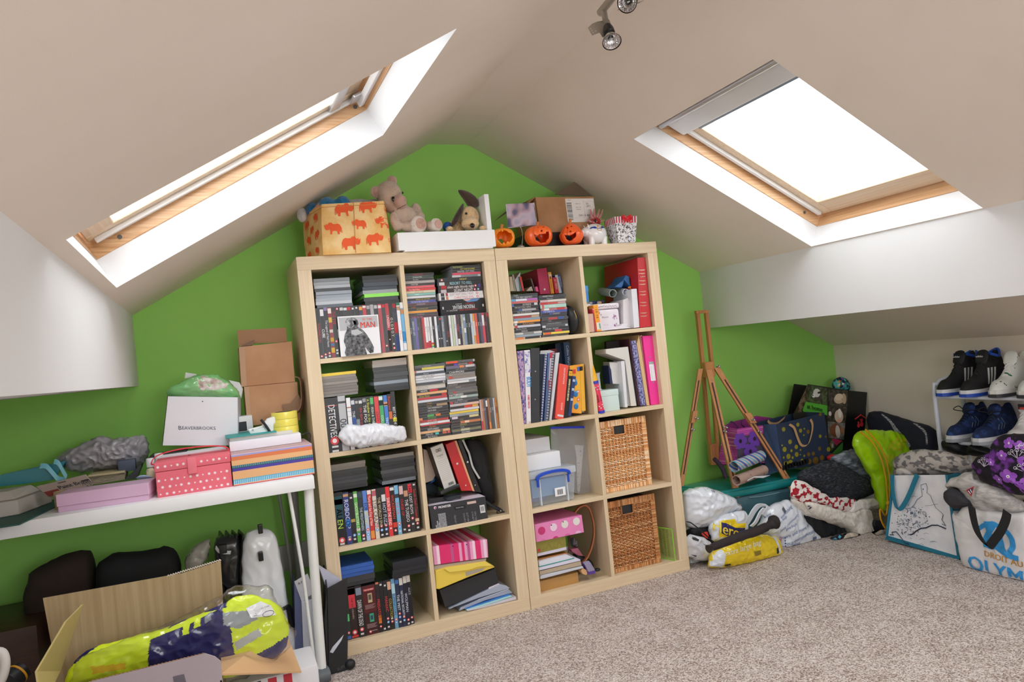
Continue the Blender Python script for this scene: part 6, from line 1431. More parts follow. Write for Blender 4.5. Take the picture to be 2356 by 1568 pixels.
# ---------------------------------------------------------------- white desk and what lies on it
DZ = .708
th = thing('desk','long white desk on slim tube legs, heaped with craft things','desk')
DW = plain('eceef0',.35,.03)
part('tabletop',th,lambda q: q.box(-1.425,-.034,-.192,.385,DZ - .045,DZ,DW,.003),smooth=40)
LEG = plain('e4e6e4',.35,.04)
for y0 in (-.165,.33):
    a,b = ((-.053,y0,DZ - .045),(-.0685,y0,.03)) if y0 < 0 else ((-.06,y0,DZ - .045),(-.075,y0,.0))
    l_ = part('leg',th,lambda q: q.tube([a,b],.0165,LEG if y0 < 0 else plain('9a9c9a',.4),12),smooth=50)
    part('brace_rod',l_,lambda q: q.tube(smooth_path([V(a) + V((-.065,.0,0)),V(a) + V((-.045,0,-.3)),V(b) + V((-.022,0,.06)),V(b) + V((-.014,0,.035)),V(b) + V((0,0,.05))]),.0062,LEG if y0 < 0 else plain('9a9c9a',.4),8),smooth=50)
    if y0 < 0:
        c_ = part('caster',th,lambda q: q.tube([(-.088,y0 - .012,.026),(-.048,y0 - .002,.026)],.026,plain('5c6268',.4),24),smooth=40)
        part('hub',c_,lambda q: q.tube([(-.09,y0 - .0125,.026),(-.0885,y0 - .012,.026)],.012,'c8cccc',16))
        part('fork',c_,lambda q: q.hexa([(-.085,y0 - .012,.02),(-.055,y0 - .02,.02),(-.055,y0 + .008,.02),(-.085,y0 + .012,.02),(-.083,y0 - .012,.062),(-.054,y0 - .012,.062),(-.054,y0 + .012,.062),(-.083,y0 + .012,.062)],LEG),bevel=.003)
for x in (-1.36,):
    for y0 in (-.165,.33): part('leg',th,lambda q: q.tube([(x,y0,DZ - .045),(x - .01,y0,0)],.0135,LEG,12),smooth=50)
# sewing box
FAB = plain('e76f7e',.8,.06,bump=.3,bscale=900)
th = thing('sewing_box','pink fabric sewing box with white daisies, strap and tab','sewing box')
sx0,sx1,sy0,sy1,sz = -.52,-.293,-.148,.02,.812
part('body',th,lambda q: q.box(sx0,sx1,sy0,sy1,DZ,DZ + .082,FAB,.003),smooth=40)
part('lid',th,lambda q: q.box(sx0 - .002,sx1 + .002,sy0 - .002,sy1,DZ + .0825,sz + .008,FAB,.004),smooth=40)
part('closing_tab',th,lambda q: q.box(-.424,-.396,sy0 - .008,sy0 - .001,DZ + .062,sz + .012,plain('ea7a88',.8),.0035),smooth=40)
part('handle',th,lambda q: q.ribbon(smooth_path([(sx0 - .002,-.06,DZ + .1),(sx0 - .016,-.06,sz + .0),(sx0 + .0,-.06,sz + .022),(-.47,-.06,sz + .034),(-.4,-.06,sz + .036),(-.33,-.06,sz + .03),(sx1 - .004,-.06,sz + .018),(sx1 + .002,-.06,DZ + .1)]),.02,.003,plain('d83c4c',.7),(0,1,0)),smooth=50)
def daisies(q):
    rn = random.Random(11); pts = []
    def flower(c,u,v,r):
        c,u,v = V(c),V(u),V(v); n = 10
        q.poly([tuple(c + u * math.cos(math.pi * i / n) * (r if i % 2 else r * .5) + v * math.sin(math.pi * i / n) * (r if i % 2 else r * .5)) for i in range(2 * n)],'f4e8ec')
    for j in range(5):
        for i in range(12):
            x = sx0 + .01 + (i + .5 * (j % 2)) * .0185; z = DZ + .01 + j * .022
            if x > sx1 - .008 or abs(x + .41) < .018 and z > DZ + .055: continue
            if abs(z - DZ - .0825) < .007: continue
            flower((x + rn.uniform(-.002,.002),sy0 - (.0006 if z < DZ + .08 else .0026),z),(1,0,0),(0,0,1),.0055 if (i + j) % 3 else .0034)
part('daisy_print',th,daisies,False,kind='stuff')
part('button',th,lambda q: [q.tube([(-.42 + i * .016,-.03 - i * .004,sz + .008),(-.42 + i * .016,-.03 - i * .004,sz + .0095)],.004,'c02838',8) for i in range(1)])
# striped storage book boxes
def ystripe(name,stops):
    t = NT(name); co = t.coord((1,1,1)); s_ = t.n('SeparateXYZ',{0: co}); m_ = t.n('MapRange',{0: s_.outputs[2],1: DZ,2: DZ + .106})
    t.l(t.ramp(m_.outputs[0],stops,'CONSTANT'),t.b.inputs['Base Color']); t.b.inputs['Roughness'].default_value = .6; return t.m
SB = ystripe('taped_stripes',[(0,'d05060'),(.03,'e8b888'),(.06,'58a8c8'),(.2,'e4b07c'),(.46,'4a3c9c'),(.55,'2c5a6c'),(.64,'e4b07c'),(.8,'d87848'),(.92,'9a9ad0'),(.97,'d8b8b8')])
o = boxy('storage_box','kraft storage box banded with orange, purple and blue tape','box',(-.29,-.026,-.155,.09,DZ,DZ + .106),SB,.002)
def bands(q):
    for z0,z1,c in ((.005,.02,'a8d4e4'),(.06,.068,'70b0b0')):
        for i in range(44): q.quad((-.289 + i * .006,-.1556,DZ + z0 + .001),(-.2865 + i * .006,-.1556,DZ + z0 + .001),(-.2845 + i * .006,-.1556,DZ + z1 - .001),(-.287 + i * .006,-.1556,DZ + z1 - .001),c)
part('tape_print',o,bands,False,kind='stuff')
part('top_stripe',o,lambda q: [q.quad((-.289,-.15 + i * .024,DZ + .1064),(-.027,-.15 + i * .024,DZ + .1064),(-.027,-.142 + i * .024,DZ + .1064),(-.289,-.142 + i * .024,DZ + .1064),('c8a0b0','b0a0d0','e0c090')[i % 3]) for i in range(9)],False)
o = boxy('white_binder','white binder lying flat on the tape-banded box','binder',(-.29,-.05,-.06,.2,DZ + .1068,DZ + .14),'e6e8f0',.003)
boxy('paper_stack','stack of loose papers with a red edge on the white binder','paper',(-.288,-.075,-.03,.19,DZ + .1405,DZ + .152),'d0ccc4',.001)
boxy('teal_folder','thin teal folder on top of the papers','folder',(-.3,-.13,-.04,.16,DZ + .1525,DZ + .156),'2a9a98',.001)
# tape rolls
for i in range(3):
    th = thing('tape_roll',('lowest of three yellow tape rolls stacked on the binder','middle of three yellow tape rolls stacked on the binder','uppermost of three yellow tape rolls, with a dark core showing')[i],'tape',(-.093,.03,DZ + .1465 + i * .0262 - .006),group='yellow tape rolls')
    part('tape',th,lambda q: q.lathe([(.034,0),(.046,0),(.0465,.002),(.0465,.023),(.046,.0255),(.034,.0255),(.034,0)],plain('ecdf62',.25,.05,coat=.4),36,caps=False),smooth=40); part('core',th,lambda q: q.lathe([(.031,.0),(.034,.0),(.034,.0255),(.031,.0255),(.031,0)],'4a4640',30,caps=False),smooth=40)
# hole punch style white gadget
th = thing('label_gun','white and green hand label gun with a steel clip, beside the tape rolls','label gun')
lg = [(-0.224,0,0.88),(-0.174,0,0.886),(-0.156,0,0.909),(-0.131,0,0.915),(-0.111,0,0.903),(-0.134,0,0.885),(-0.137,0,0.846),(-0.178,0,0.848),(-0.211,0,0.844)]
part('body',th,lambda q: q.prism(lg,(0,.03,0),plain('e8ecec',.3)),bevel=.005); part('lower_grip',th,lambda q: q.prism([(-0.215,-0.005,0.847),(-0.178,-0.005,0.848),(-0.141,-0.005,0.849),(-0.146,-0.005,0.841),(-0.183,-0.005,0.838),(-0.212,-0.005,0.836)],(0,.03,0),'8cc8b4'),bevel=.004)
part('clip_ring',th,lambda q: (q.tube(smooth_path([(-0.218,-0.01,0.86),(-0.233,-0.01,0.848),(-0.224,-0.01,0.838),(-0.204,-0.01,0.836),(-0.179,-0.01,0.839)]),.0022,plain('b8b8bc',.2,metal=1.),6),[q.disc(p,.0035,'a8a8ac') for p in ((-0.208,-0.006,0.876),(-0.165,-0.006,0.879))]))
part('trigger',th,lambda q: q.tube(smooth_path([(-0.177,-0.012,0.91),(-0.159,-0.012,0.88),(-0.142,-0.012,0.843),(-0.137,-0.012,0.836)]),.0045,'22242a',8),smooth=50)
boxy('black_white_box','small black and white box behind the label gun','box',(-.28,-.2,.12,.2,DZ + .157,DZ + .215),'e0e0e2',.002,prints=lambda q: q.quad((-.278,.1195,DZ + .16),(-.222,.1195,DZ + .16),(-.222,.1195,DZ + .195),(-.278,.1195,DZ + .195),'26262a'))
mb = MB(); mb.tube(smooth_path([(-0.092,-0.03,0.803),(-0.086,-0.03,0.82),(-0.062,-0.03,0.833),(-0.017,-0.03,0.841),(-0.02,-0.03,0.806),(-0.029,-0.03,0.781)],8),.0024,'1c1c20',8); mb.build('cable',smooth=50,label='black cable looping over the white binder edge',cat='cable')
# carton tower
KR_ = two_tone('plain_card','b98a66','c99c78',(1,1,1),7,.35,.65,.8,.04,5)
lo_ = [(-0.218,0.16,0.881),(-0.025,0.16,0.879),(-0.022,0.16,1.028),(-0.217,0.16,1.031)]
o = slab('carton','lower brown cardboard carton with a torn curling flap, on the desk','box',lo_,.17,KR_)
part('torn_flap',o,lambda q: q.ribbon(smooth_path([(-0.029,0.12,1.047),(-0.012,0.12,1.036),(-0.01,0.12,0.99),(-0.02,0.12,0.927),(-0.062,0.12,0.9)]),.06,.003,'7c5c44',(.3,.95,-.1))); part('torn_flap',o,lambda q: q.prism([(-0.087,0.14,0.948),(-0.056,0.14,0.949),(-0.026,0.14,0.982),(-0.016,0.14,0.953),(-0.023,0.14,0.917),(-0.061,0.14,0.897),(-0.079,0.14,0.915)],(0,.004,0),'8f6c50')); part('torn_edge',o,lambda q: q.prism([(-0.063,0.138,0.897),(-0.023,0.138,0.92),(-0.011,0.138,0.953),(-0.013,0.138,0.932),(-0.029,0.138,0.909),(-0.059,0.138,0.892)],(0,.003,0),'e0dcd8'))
part('tape_strip',o,lambda q: q.prism([(-0.217,0.158,1.031),(-0.199,0.158,1.03),(-0.204,0.158,0.881),(-0.218,0.158,0.881)],(0,.001,0),'c09878'))
up_ = [(-0.226,0.17,1.032),(-0.029,0.17,1.029),(-0.027,0.17,1.187),(-0.221,0.17,1.183)]
o = slab('carton','upper brown cardboard carton with its flap standing open','box',up_,.15,KR_)
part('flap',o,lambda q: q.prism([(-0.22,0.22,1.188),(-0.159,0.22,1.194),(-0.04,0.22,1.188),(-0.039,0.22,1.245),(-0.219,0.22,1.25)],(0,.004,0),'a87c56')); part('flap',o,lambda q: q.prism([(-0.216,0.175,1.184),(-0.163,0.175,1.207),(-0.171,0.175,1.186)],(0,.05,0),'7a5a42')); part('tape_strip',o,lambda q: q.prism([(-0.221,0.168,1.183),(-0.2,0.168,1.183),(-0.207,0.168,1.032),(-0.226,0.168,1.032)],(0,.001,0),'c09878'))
# carrier bag of card
th = thing('paper_carrier_bag','white paper carrier bag with blue shop lettering on the desk','bag')
bb = [(-0.509,0.1,0.856),(-0.26,0.1,0.82),(-0.246,0.1,0.996),(-0.477,0.1,1.027)]
WHP = plain('e6e8ee',.45,.03)
part('front',th,lambda q: q.prism(bb,(0,.003,0),WHP)); part('back',th,lambda q: q.prism([V(p) + V((0,.12,0)) for p in bb],(0,.003,0),WHP))
part('side',th,lambda q: q.prism([bb[1],bb[2],V(bb[2]) + V((.012,.06,0)),V(bb[1]) + V((.012,.06,0))],(.002,0,0),'c8ccd6')); part('side',th,lambda q: q.prism([V(bb[1]) + V((.012,.06,0)),V(bb[2]) + V((.012,.06,0)),V(bb[2]) + V((0,.12,0)),V(bb[1]) + V((0,.12,0))],(.002,0,0),'c8ccd6')); part('side',th,lambda q: q.prism([bb[0],bb[3],V(bb[3]) + V((0,.12,0)),V(bb[0]) + V((0,.12,0))],(.002,0,0),'c8ccd6'))
part('lettering',th,lambda q: (q.text('B',(-0.451,0.099,0.911),.021,'4a5468',V(bb[1]) - V(bb[0]),(0,0,1),'l'),q.text('EAVERBROOKS',(-0.439,0.099,0.909),.0165,'4a5468',V(bb[1]) - V(bb[0]),(0,0,1),'l',fit=.112),q.disc((-0.364,0.099,0.995),.0022,'3a3a44')),False)
GRP = plain('8cd88c',.15,.1,alpha=.75,coat=1.)
mb = MB(); pillow(mb,[(-0.485,0.13,1.045),(-0.429,0.13,1.071),(-0.388,0.13,1.091),(-0.348,0.13,1.091),(-0.304,0.13,1.084),(-0.265,0.13,1.055),(-0.239,0.13,1.021),(-0.232,0.13,0.984),(-0.308,0.13,0.989),(-0.427,0.13,1.008),(-0.473,0.13,1.024)],(0,-1,.3),.05,.04,GRP,80,14); mb.crease(.007,26,4); o = mb.build('plastic_bag',smooth=28,label='translucent green plastic bag stuffed in the white carrier bag',cat='bag')
mb = MB(); pillow(mb,[(-0.429,0.12,1.03),(-0.409,0.12,1.08),(-0.348,0.12,1.086),(-0.285,0.12,1.066),(-0.255,0.12,1.027),(-0.27,0.12,1.002),(-0.367,0.12,1.01)],(0,-1,.3),.042,.03,two_tone('wrapped_things','b09c90','e0dcd8',(1,1,1),40,.4,.6,.6),60,10); mb.crease(.008,30,7); mb.build('wrapped_bundle',smooth=28,label='beige bundle seen through the green plastic bag',cat='bundle')
slab('card_sheet','white printed card poking up behind the green plastic bag','card',[(-0.265,0.17,1.046),(-0.23,0.17,0.988),(-0.221,0.17,1.023),(-0.231,0.17,1.049),(-0.268,0.17,1.062)],.003,'e4e4e8'); slab('card_sheet','white card corner above the green plastic bag','card',[(-0.418,0.17,1.085),(-0.381,0.17,1.086),(-0.376,0.17,1.096),(-0.413,0.17,1.107)],.003,'e0e0e2')
slab('keyboard','black and white flat keyboard lying behind the sewing box','keyboard',[(-0.554,0.06,0.821),(-0.543,0.06,0.828),(-0.429,0.06,0.828),(-0.43,0.06,0.819),(-0.533,0.06,0.81)],.1,'2a2a2e'); boxy('white_pad','white pad between the sewing box and the carrier bag','pad',(-.51,-.3,.03,.09,DZ,DZ + .118),'dcdee2',.002)
# lilac box
th = thing('lilac_box','pale pink long flat box with a lid at the desk front','box',(-.663,-.09,DZ),(0,0,R(-7.5)))
LI = plain('d8b4d0',.45,.03)
part('base',th,lambda q: q.box(-.13,.128,-.055,.055,0,.018,LI,.002)); part('lid',th,lambda q: q.box(-.1325,.1305,-.0575,.0575,.0183,.056,LI,.002)); part('lettering',th,lambda q: q.text('THE BRIDE',(.02,.02,.0565),.008,'b090ac',(1,0,0),(0,1,0)),False)
# tape block, paintbrush card, cream box, mat, bags
mb = MB(); mb.T = MX.Translation((-.795,-.035,DZ)); mb.lathe([(.022,0),(.029,0),(.0295,.055),(.022,.055),(.022,0)],plain('b8a078',.25,.08,coat=.5),28,caps=False); o = mb.build('parcel_tape',smooth=40,label='beige roll of parcel tape on its side of the pink box',cat='tape')
pc_ = [(-0.852,0.03,0.742),(-0.719,0.03,0.761),(-0.74,0.03,0.799),(-0.883,0.03,0.782)]
o = slab('brush_packet','grey cardboard paint brush packet with black lettering','packet',pc_,.004,'a8988c'); F = on_face(pc_[3],pc_[2],pc_[0]); ux,vx = V(pc_[2]) - V(pc_[3]),V(pc_[3]) - V(pc_[0])
part('print',o,lambda q: (q.text('Paint Brush',F(.33,.5),.02,'2c2624',ux,vx,'l',bold=.0004),quadp(q,F,.02,.3,.55,.98,'8c3028'),quadp(q,F,.4,.56,.12,.19,'50443c'),quadp(q,F,.8,.96,.38,.5,'3a3430'),q.text('25mm',F(.86,.66),.013,'4a403c',ux,vx),q.text('x 92',F(.88,.85),.013,'4a403c',ux,vx)),False)
th = thing('cream_box','cream flat box with a sloping-edged lid, lying on a dark green mat','box')
part('base',th,lambda q: q.hexa([(-1.1,-.1,DZ + .004),(-.915,-.06,DZ + .004),(-.86,.13,DZ + .004),(-1.1,.13,DZ + .004),(-1.1,-.1,DZ + .05),(-.918,-.06,DZ + .05),(-.865,.13,DZ + .05),(-1.1,.13,DZ + .05)],'bcb6ae'),bevel=.003); part('lid',th,lambda q: q.hexa([(-1.1,-.06,DZ + .0505),(-.93,-.03,DZ + .0505),(-.885,.12,DZ + .0505),(-1.1,.12,DZ + .0505),(-1.1,-.03,DZ + .075),(-.955,.0,DZ + .075),(-.91,.1,DZ + .075),(-1.1,.1,DZ + .075)],'c4beb6'),bevel=.003)
mb = MB(); mb.prism([(-1.2,-.25,DZ),(-.872,-.262,DZ),(-.8,.2,DZ),(-1.2,.2,DZ)],(0,0,.0035),'2c5854'); mb.build('cutting_mat',label='dark green cutting mat at the desk edge',cat='mat')
TE_ = plain('2a8a98',.3,.1,coat=.5)
th = thing('gift_bag','flat teal gift bag with pale blue ribbon handles, lying on the desk','bag')
part('body',th,lambda q: q.prism([(-1.025,0.14,0.788),(-0.936,0.14,0.785),(-0.854,0.14,0.785),(-0.81,0.14,0.844),(-0.888,0.14,0.836),(-1.003,0.14,0.825),(-1.022,0.14,0.821)],(0,.05,0),TE_),bevel=.006)
RBN = plain('78c4d4',.3,.05,sheen=.3)
for pts_ in ([(-0.884,0.12,0.839),(-0.866,0.12,0.835),(-0.848,0.12,0.807),(-0.835,0.12,0.788),(-0.816,0.12,0.783)],[(-0.843,0.12,0.848),(-0.831,0.12,0.841),(-0.819,0.12,0.81),(-0.811,0.12,0.789)]): part('ribbon_handle',th,lambda q: q.ribbon(smooth_path(pts_),.017,.0012,RBN,(.25,.3,.8)),smooth=50)
mb = MB(); pillow(mb,[(-0.846,0.2,0.855),(-0.791,0.2,0.879),(-0.744,0.2,0.893),(-0.712,0.2,0.906),(-0.655,0.2,0.886),(-0.58,0.2,0.889),(-0.562,0.2,0.882),(-0.559,0.2,0.821),(-0.603,0.2,0.779),(-0.655,0.2,0.793),(-0.734,0.2,0.791),(-0.798,0.2,0.795),(-0.832,0.2,0.818)],(0,-1,.3),.06,.05,plain('9c9ca2',.3,.15,coat=.5),150,34); mb.crease(.017,19,12,(1,1,1),.5); mb.build('plastic_bag',smooth=45,label='crumpled grey plastic bag heaped at the back of the desk',cat='bag')
boxy('blue_label_box','dark blue packet inside the grey plastic bag','packet',(-.655,-.6,.12,.16,.78,.82),'4a5468',.003)
slab('paper_block','cream-edged block of old papers behind the lilac box','paper',[(-0.752,0.1,0.751),(-0.635,0.1,0.755),(-0.63,0.1,0.783),(-0.744,0.1,0.787)],.1,two_tone('page_layers','5c5448','b0a488',(1,1,30),30,.4,.6)); slab('paper_cover','beige cover board on the block of old papers','card',[(-0.745,0.09,0.782),(-0.631,0.09,0.78),(-0.632,0.09,0.786),(-0.742,0.09,0.789)],.12,'c0b48c')
mb = MB(); mb.bar((-0.744,0.08,0.789),(-0.702,0.08,0.832),.008,.004,'d0c490',(.7,0,.7)); mb.build('wooden_stick',label='cream wooden stick leaning on the paper block',cat='stick')
slab('slate_folder','dark slate folder leaning beside the white bottle','folder',[(-0.635,0.1,0.755),(-0.599,0.1,0.752),(-0.58,0.1,0.792),(-0.582,0.1,0.799)],.08,'3a3c40')
def bottle(label,p,h,r,body,capc,capr=.7):
    th = thing('bottle',label,'bottle',p); part('body',th,lambda q: q.lathe([(r * .96,0),(r,.004),(r,h * .62),(r * .75,h * .7),(r * .5,h * .72),(r * .5,h * .74)],body,22),smooth=40); part('cap',th,lambda q: q.lathe([(r * capr,h * .74),(r * capr,h * .98),(r * capr * .9,h),(0,h)],capc,22),smooth=40); return th
bottle('cream bottle with dark splashes and a white cap, beside the sewing box',(-.545,.03,DZ),.115,.017,two_tone('splash_label','e0d4b0','4a5078',(1,1,1),70,.6,.64,.35),'e8ecf0',.75); bottle('red and white bottle half hidden by the cream bottle',(-.52,.065,DZ),.125,.016,'c83038','e8e8ec',.9)
mb = MB(); pillow(mb,[(-0.599,0,0.764),(-0.573,0,0.774),(-0.541,0,0.763),(-0.54,0,0.755)],(0,-1,.5),.012,.01,plain('b0c8e8',.5),30,5); mb.build('tissue',smooth=50,label='pale blue tissue in front of the cream bottle',cat='tissue')
# ---------------------------------------------------------------- under and in front of the desk
BX = two_tone('ribbed_card','a8906a','b8a27c',(30,1,1),2.5,.35,.65,.8,.1,3)
th = thing('open_carton','large open cardboard carton in the corner holding a bagged yellow jacket','box')
x0,x1,y0,y1,h = -.80,-.372,-.62,-.285,.31
part('back_flap',th,lambda q: q.prism([(x0,y1,.12),(x1,y1,.12),(-0.354,-0.285,0.391),(-0.35,-0.285,0.502),(-0.461,-0.285,0.487),(-0.828,-0.285,0.493)],(0,.005,0),BX))
part('back_wall',th,lambda q: q.box(x0,x1,y1 + .0052,y1 + .0092,0,h,BX)); part('side_wall',th,lambda q: q.box(x0,x0 + .004,y0,y1,0,h,BX)); part('side_wall',th,lambda q: q.box(x1 - .004,x1,y0,y1,0,h * .85,BX))
fw_ = part('front_wall',th,lambda q: q.prism([(x0 - .02,y0,0),(x1,y0,0),(-0.37,-0.62,0.313),(-0.383,-0.62,0.329),(-0.408,-0.62,0.344),(-0.675,-0.62,0.341),(x0 - .02,y0,.3)],(0,.005,0),'b0a4ac'))
part('print',fw_,lambda q: [q.quad((-0.488,-0.622,0.304),(-0.461,-0.622,0.304),(-0.458,-0.622,0.282),(-0.486,-0.622,0.282),'6a6470')],False)
part('corrugation',fw_,lambda q: q.tube([V((-0.675,-0.618,0.34)).lerp(V((-0.408,-0.618,0.343)),i / 60) + V((0,0,.0022 * (i % 2))) for i in range(61)],.0018,'8a6a48',5),kind='stuff')
part('corrugation',th,lambda q: q.tube([V((-0.504,-0.283,0.485)).lerp(V((-0.35,-0.283,0.503)),i / 44) + V((0,0,.004 * (i % 2))) for i in range(45)],.0024,'d8ccc0',5),kind='stuff')
part('side_flap',th,lambda q: q.prism([(x1,-.6,.268),(x1,-.3,.268),(-0.185,-0.3,0.262),(-0.153,-0.42,0.15)],(0,0,.005),'d0a87c')); part('side_flap',th,lambda q: q.prism([(x0 + .01,-.6,.3),(x0 + .02,-.42,.32),(-0.712,-0.42,0.487),(-0.741,-0.5,0.471),(-0.799,-0.58,0.384)],(.005,0,0),'cab878'))
HV,NV = plain('d8f020',.6,.06),plain('14145e',.6,.15)
JK = [(-0.776,-0.44,0.261),(-0.749,-0.44,0.336),(-0.7,-0.44,0.371),(-0.566,-0.44,0.374),(-0.493,-0.44,0.381),(-0.369,-0.44,0.408),(-0.295,-0.44,0.433),(-0.201,-0.44,0.382),(-0.173,-0.44,0.303),(-0.197,-0.44,0.23),(-0.28,-0.44,0.2),(-0.365,-0.44,0.195),(-0.524,-0.44,0.215)]
jm = MB(); pillow(jm,JK,(0,-1,.5),.045,.04,HV,260,60); jm.crease(.006,14,6)
for pl in ([(-0.552,-0.487,0.367),(-0.451,-0.487,0.385),(-0.363,-0.487,0.411),(-0.342,-0.487,0.347),(-0.34,-0.487,0.268),(-0.385,-0.487,0.239),(-0.475,-0.487,0.245),(-0.566,-0.487,0.269)],[(-0.513,-0.487,0.382),(-0.448,-0.487,0.424),(-0.358,-0.487,0.475),(-0.352,-0.487,0.409),(-0.439,-0.487,0.401)],[(-0.781,-0.487,0.344),(-0.748,-0.487,0.382),(-0.696,-0.487,0.398),(-0.684,-0.487,0.378),(-0.736,-0.487,0.35),(-0.773,-0.487,0.325)],[(-0.284,-0.487,0.254),(-0.187,-0.487,0.283),(-0.157,-0.487,0.237),(-0.271,-0.487,0.196),(-0.282,-0.487,0.231)]): jm.paint(pl,NV)
for pl,c in (([(-0.361,-0.487,0.398),(-0.287,-0.487,0.386),(-0.268,-0.487,0.356),(-0.323,-0.487,0.342),(-0.36,-0.487,0.363)],'9aa4a8'),([(-0.469,-0.487,0.386),(-0.453,-0.487,0.388),(-0.451,-0.487,0.361),(-0.469,-0.487,0.36)],HV),([(-0.439,-0.487,0.397),(-0.423,-0.487,0.401),(-0.421,-0.487,0.375),(-0.439,-0.487,0.372)],HV),([(-0.412,-0.487,0.397),(-0.393,-0.487,0.405),(-0.392,-0.487,0.386),(-0.409,-0.487,0.378)],'8a949c'),([(-0.702,-0.487,0.329),(-0.615,-0.487,0.32),(-0.616,-0.487,0.304),(-0.699,-0.487,0.309)],'e8c428'),([(-0.337,-0.487,0.308),(-0.271,-0.487,0.329),(-0.261,-0.487,0.306),(-0.334,-0.487,0.282)],'b4bcb8')): jm.paint(pl,c)
th = jm.build('hi_vis_jacket',smooth=50,label='folded yellow and navy high-visibility jacket inside a clear bag in the carton',cat='jacket')
q = MB(); F = on_face(*[(-0.293,-0.487,0.4),(-0.219,-0.487,0.391),(-0.281,-0.487,0.367)]); q.poly([(-0.293,-0.487,0.398),(-0.251,-0.487,0.407),(-0.223,-0.487,0.388),(-0.212,-0.487,0.358),(-0.281,-0.487,0.367)],'e8ecf0'); q.text('1/30',F(.25,.5),.014,'3a3c44',(0,0,1),(-1,0,0)); q.tube([V(F(.68,.8)) + V((.016 * math.cos(a * .4),0,.008 * math.sin(a * .4))) for a in range(16)],.0008,'2a2a30',4,close=True); q.text('Hi-Vis Coat',F(.62,.2),.007,'5a5c64',(1,0,.1),(0,0,1)); q.cut(2); q.wrap(jm,(0,1,-.15),.006); q.build('paper_label',th,fix=False)
t = NT('clear_film'); tr = t.n('BsdfTransparent'); gl = t.n('BsdfGlossy',{'Roughness': .12}); lw = t.n('LayerWeight',{'Blend': .35})
mm = t.n('Math',{0: lw.outputs[1],1: .5,2: .05},operation='MULTIPLY_ADD'); mix = t.n('MixShader',{0: mm.outputs[0],1: tr.outputs[0],2: gl.outputs[0]}); t.l(mix.outputs[0],t.out.inputs[0]); SHN = t.m
mb = MB(); pillow(mb,[(-0.752,-0.45,0.287),(-0.732,-0.45,0.347),(-0.598,-0.45,0.375),(-0.486,-0.45,0.394),(-0.367,-0.45,0.436),(-0.311,-0.45,0.461),(-0.222,-0.45,0.438),(-0.191,-0.45,0.363),(-0.178,-0.45,0.308),(-0.161,-0.45,0.284),(-0.184,-0.45,0.244),(-0.281,-0.45,0.194),(-0.366,-0.45,0.182),(-0.524,-0.45,0.207)],(0,-1,.5),.064,.05,SHN,150,34,rnd=0); mb.crease(.011,13,21,(1,1,1),.5); mb.build('clear_bag',smooth=60,label='clear glossy plastic bag around the yellow jacket',cat='bag')
th = thing('suitcase','white suitcase with black ribbed side, wrapped in plastic, under the desk','suitcase')
SCW = plain('e4e8ec',.25,.05,coat=.5)
mb = MB(); pillow(mb,[(-0.271,0,0.513),(-0.234,0,0.521),(-0.187,0,0.516),(-0.167,0,0.496),(-0.158,0,0.44),(-0.152,0,0.381),(-0.146,0,0.248),(-0.133,0,0.151),(-0.112,0,0.014),(-0.121,0,-0.046),(-0.321,0,0.008),(-0.3,0,0.253),(-0.289,0,0.402)],(0,-1,0),.03,.2,SCW,120,26,power=6); mb.crease(.007,13,8,(1,1,.6)); mb.build('shell',th,smooth=45)
part('ribbed_side',th,lambda q: [q.prism([V(p) + V((-.022 * i,.014 * i,0)) for p in [(-0.276,0.02,0.512),(-0.269,0.02,0.512),(-0.284,0.02,0.388),(-0.284,0.02,0.243),(-0.306,0.02,0.248),(-0.295,0.02,0.399)]],(-.012,.1,0),plain('1c1e22',.3)) for i in range(4)],bevel=.003,kind='stuff')
for p in ((-0.216,-0.045,0.53),(-0.223,-0.05,0.436),): part('latch',th,lambda q: q.box(p[0] - .008,p[0] + .008,p[1],p[1] + .02,p[2] - .016,p[2] + .016,plain('16161a',.3),.003))
part('handle',th,lambda q: q.ribbon(smooth_path([(-0.18,-0.03,0.226),(-0.161,-0.03,0.237),(-0.146,-0.03,0.233),(-0.143,-0.03,0.187),(-0.14,-0.03,0.163)]),.02,.012,plain('18181c',.3),(.5,1,0)),smooth=40)
mb = MB(); pillow(mb,[(-0.374,0.06,0.505),(-0.331,0.06,0.507),(-0.274,0.06,0.503),(-0.294,0.06,0.365),(-0.303,0.06,0.305),(-0.348,0.06,0.323),(-0.371,0.06,0.382)],(0,-1,0),.04,.12,plain('202226',.3,.1,coat=.6),60,10,power=6); mb.crease(.004,18,3); th = mb.build('suitcase',smooth=50,label='dark suitcase between the white suitcase and the clear bag',cat='suitcase')
part('strap',th,lambda q: q.ribbon(smooth_path([(-0.366,0.01,0.485),(-0.353,0.01,0.466),(-0.319,0.01,0.457)]),.012,.003,'d8dce0',(.3,.6,.8)))
mb = MB(); pillow(mb,[(-0.473,0.05,0.44),(-0.446,0.05,0.491),(-0.406,0.05,0.506),(-0.378,0.05,0.504),(-0.394,0.05,0.443),(-0.432,0.05,0.412),(-0.47,0.05,0.413)],(0,-1,0),.04,.08,plain('c0bcb4',.12,.1,alpha=.7,coat=1.),60,10); mb.crease(.008,20,3); mb.build('plastic_cover',smooth=30,label='glossy translucent plastic cover beside the dark suitcase',cat='cover')
mb = MB(); mb.box(-.355,-.33,-.05,-.02,.47,.5,'17181b',.004); mb.build('suitcase_clip',smooth=40,label='small black clip on the plastic cover',cat='clip')
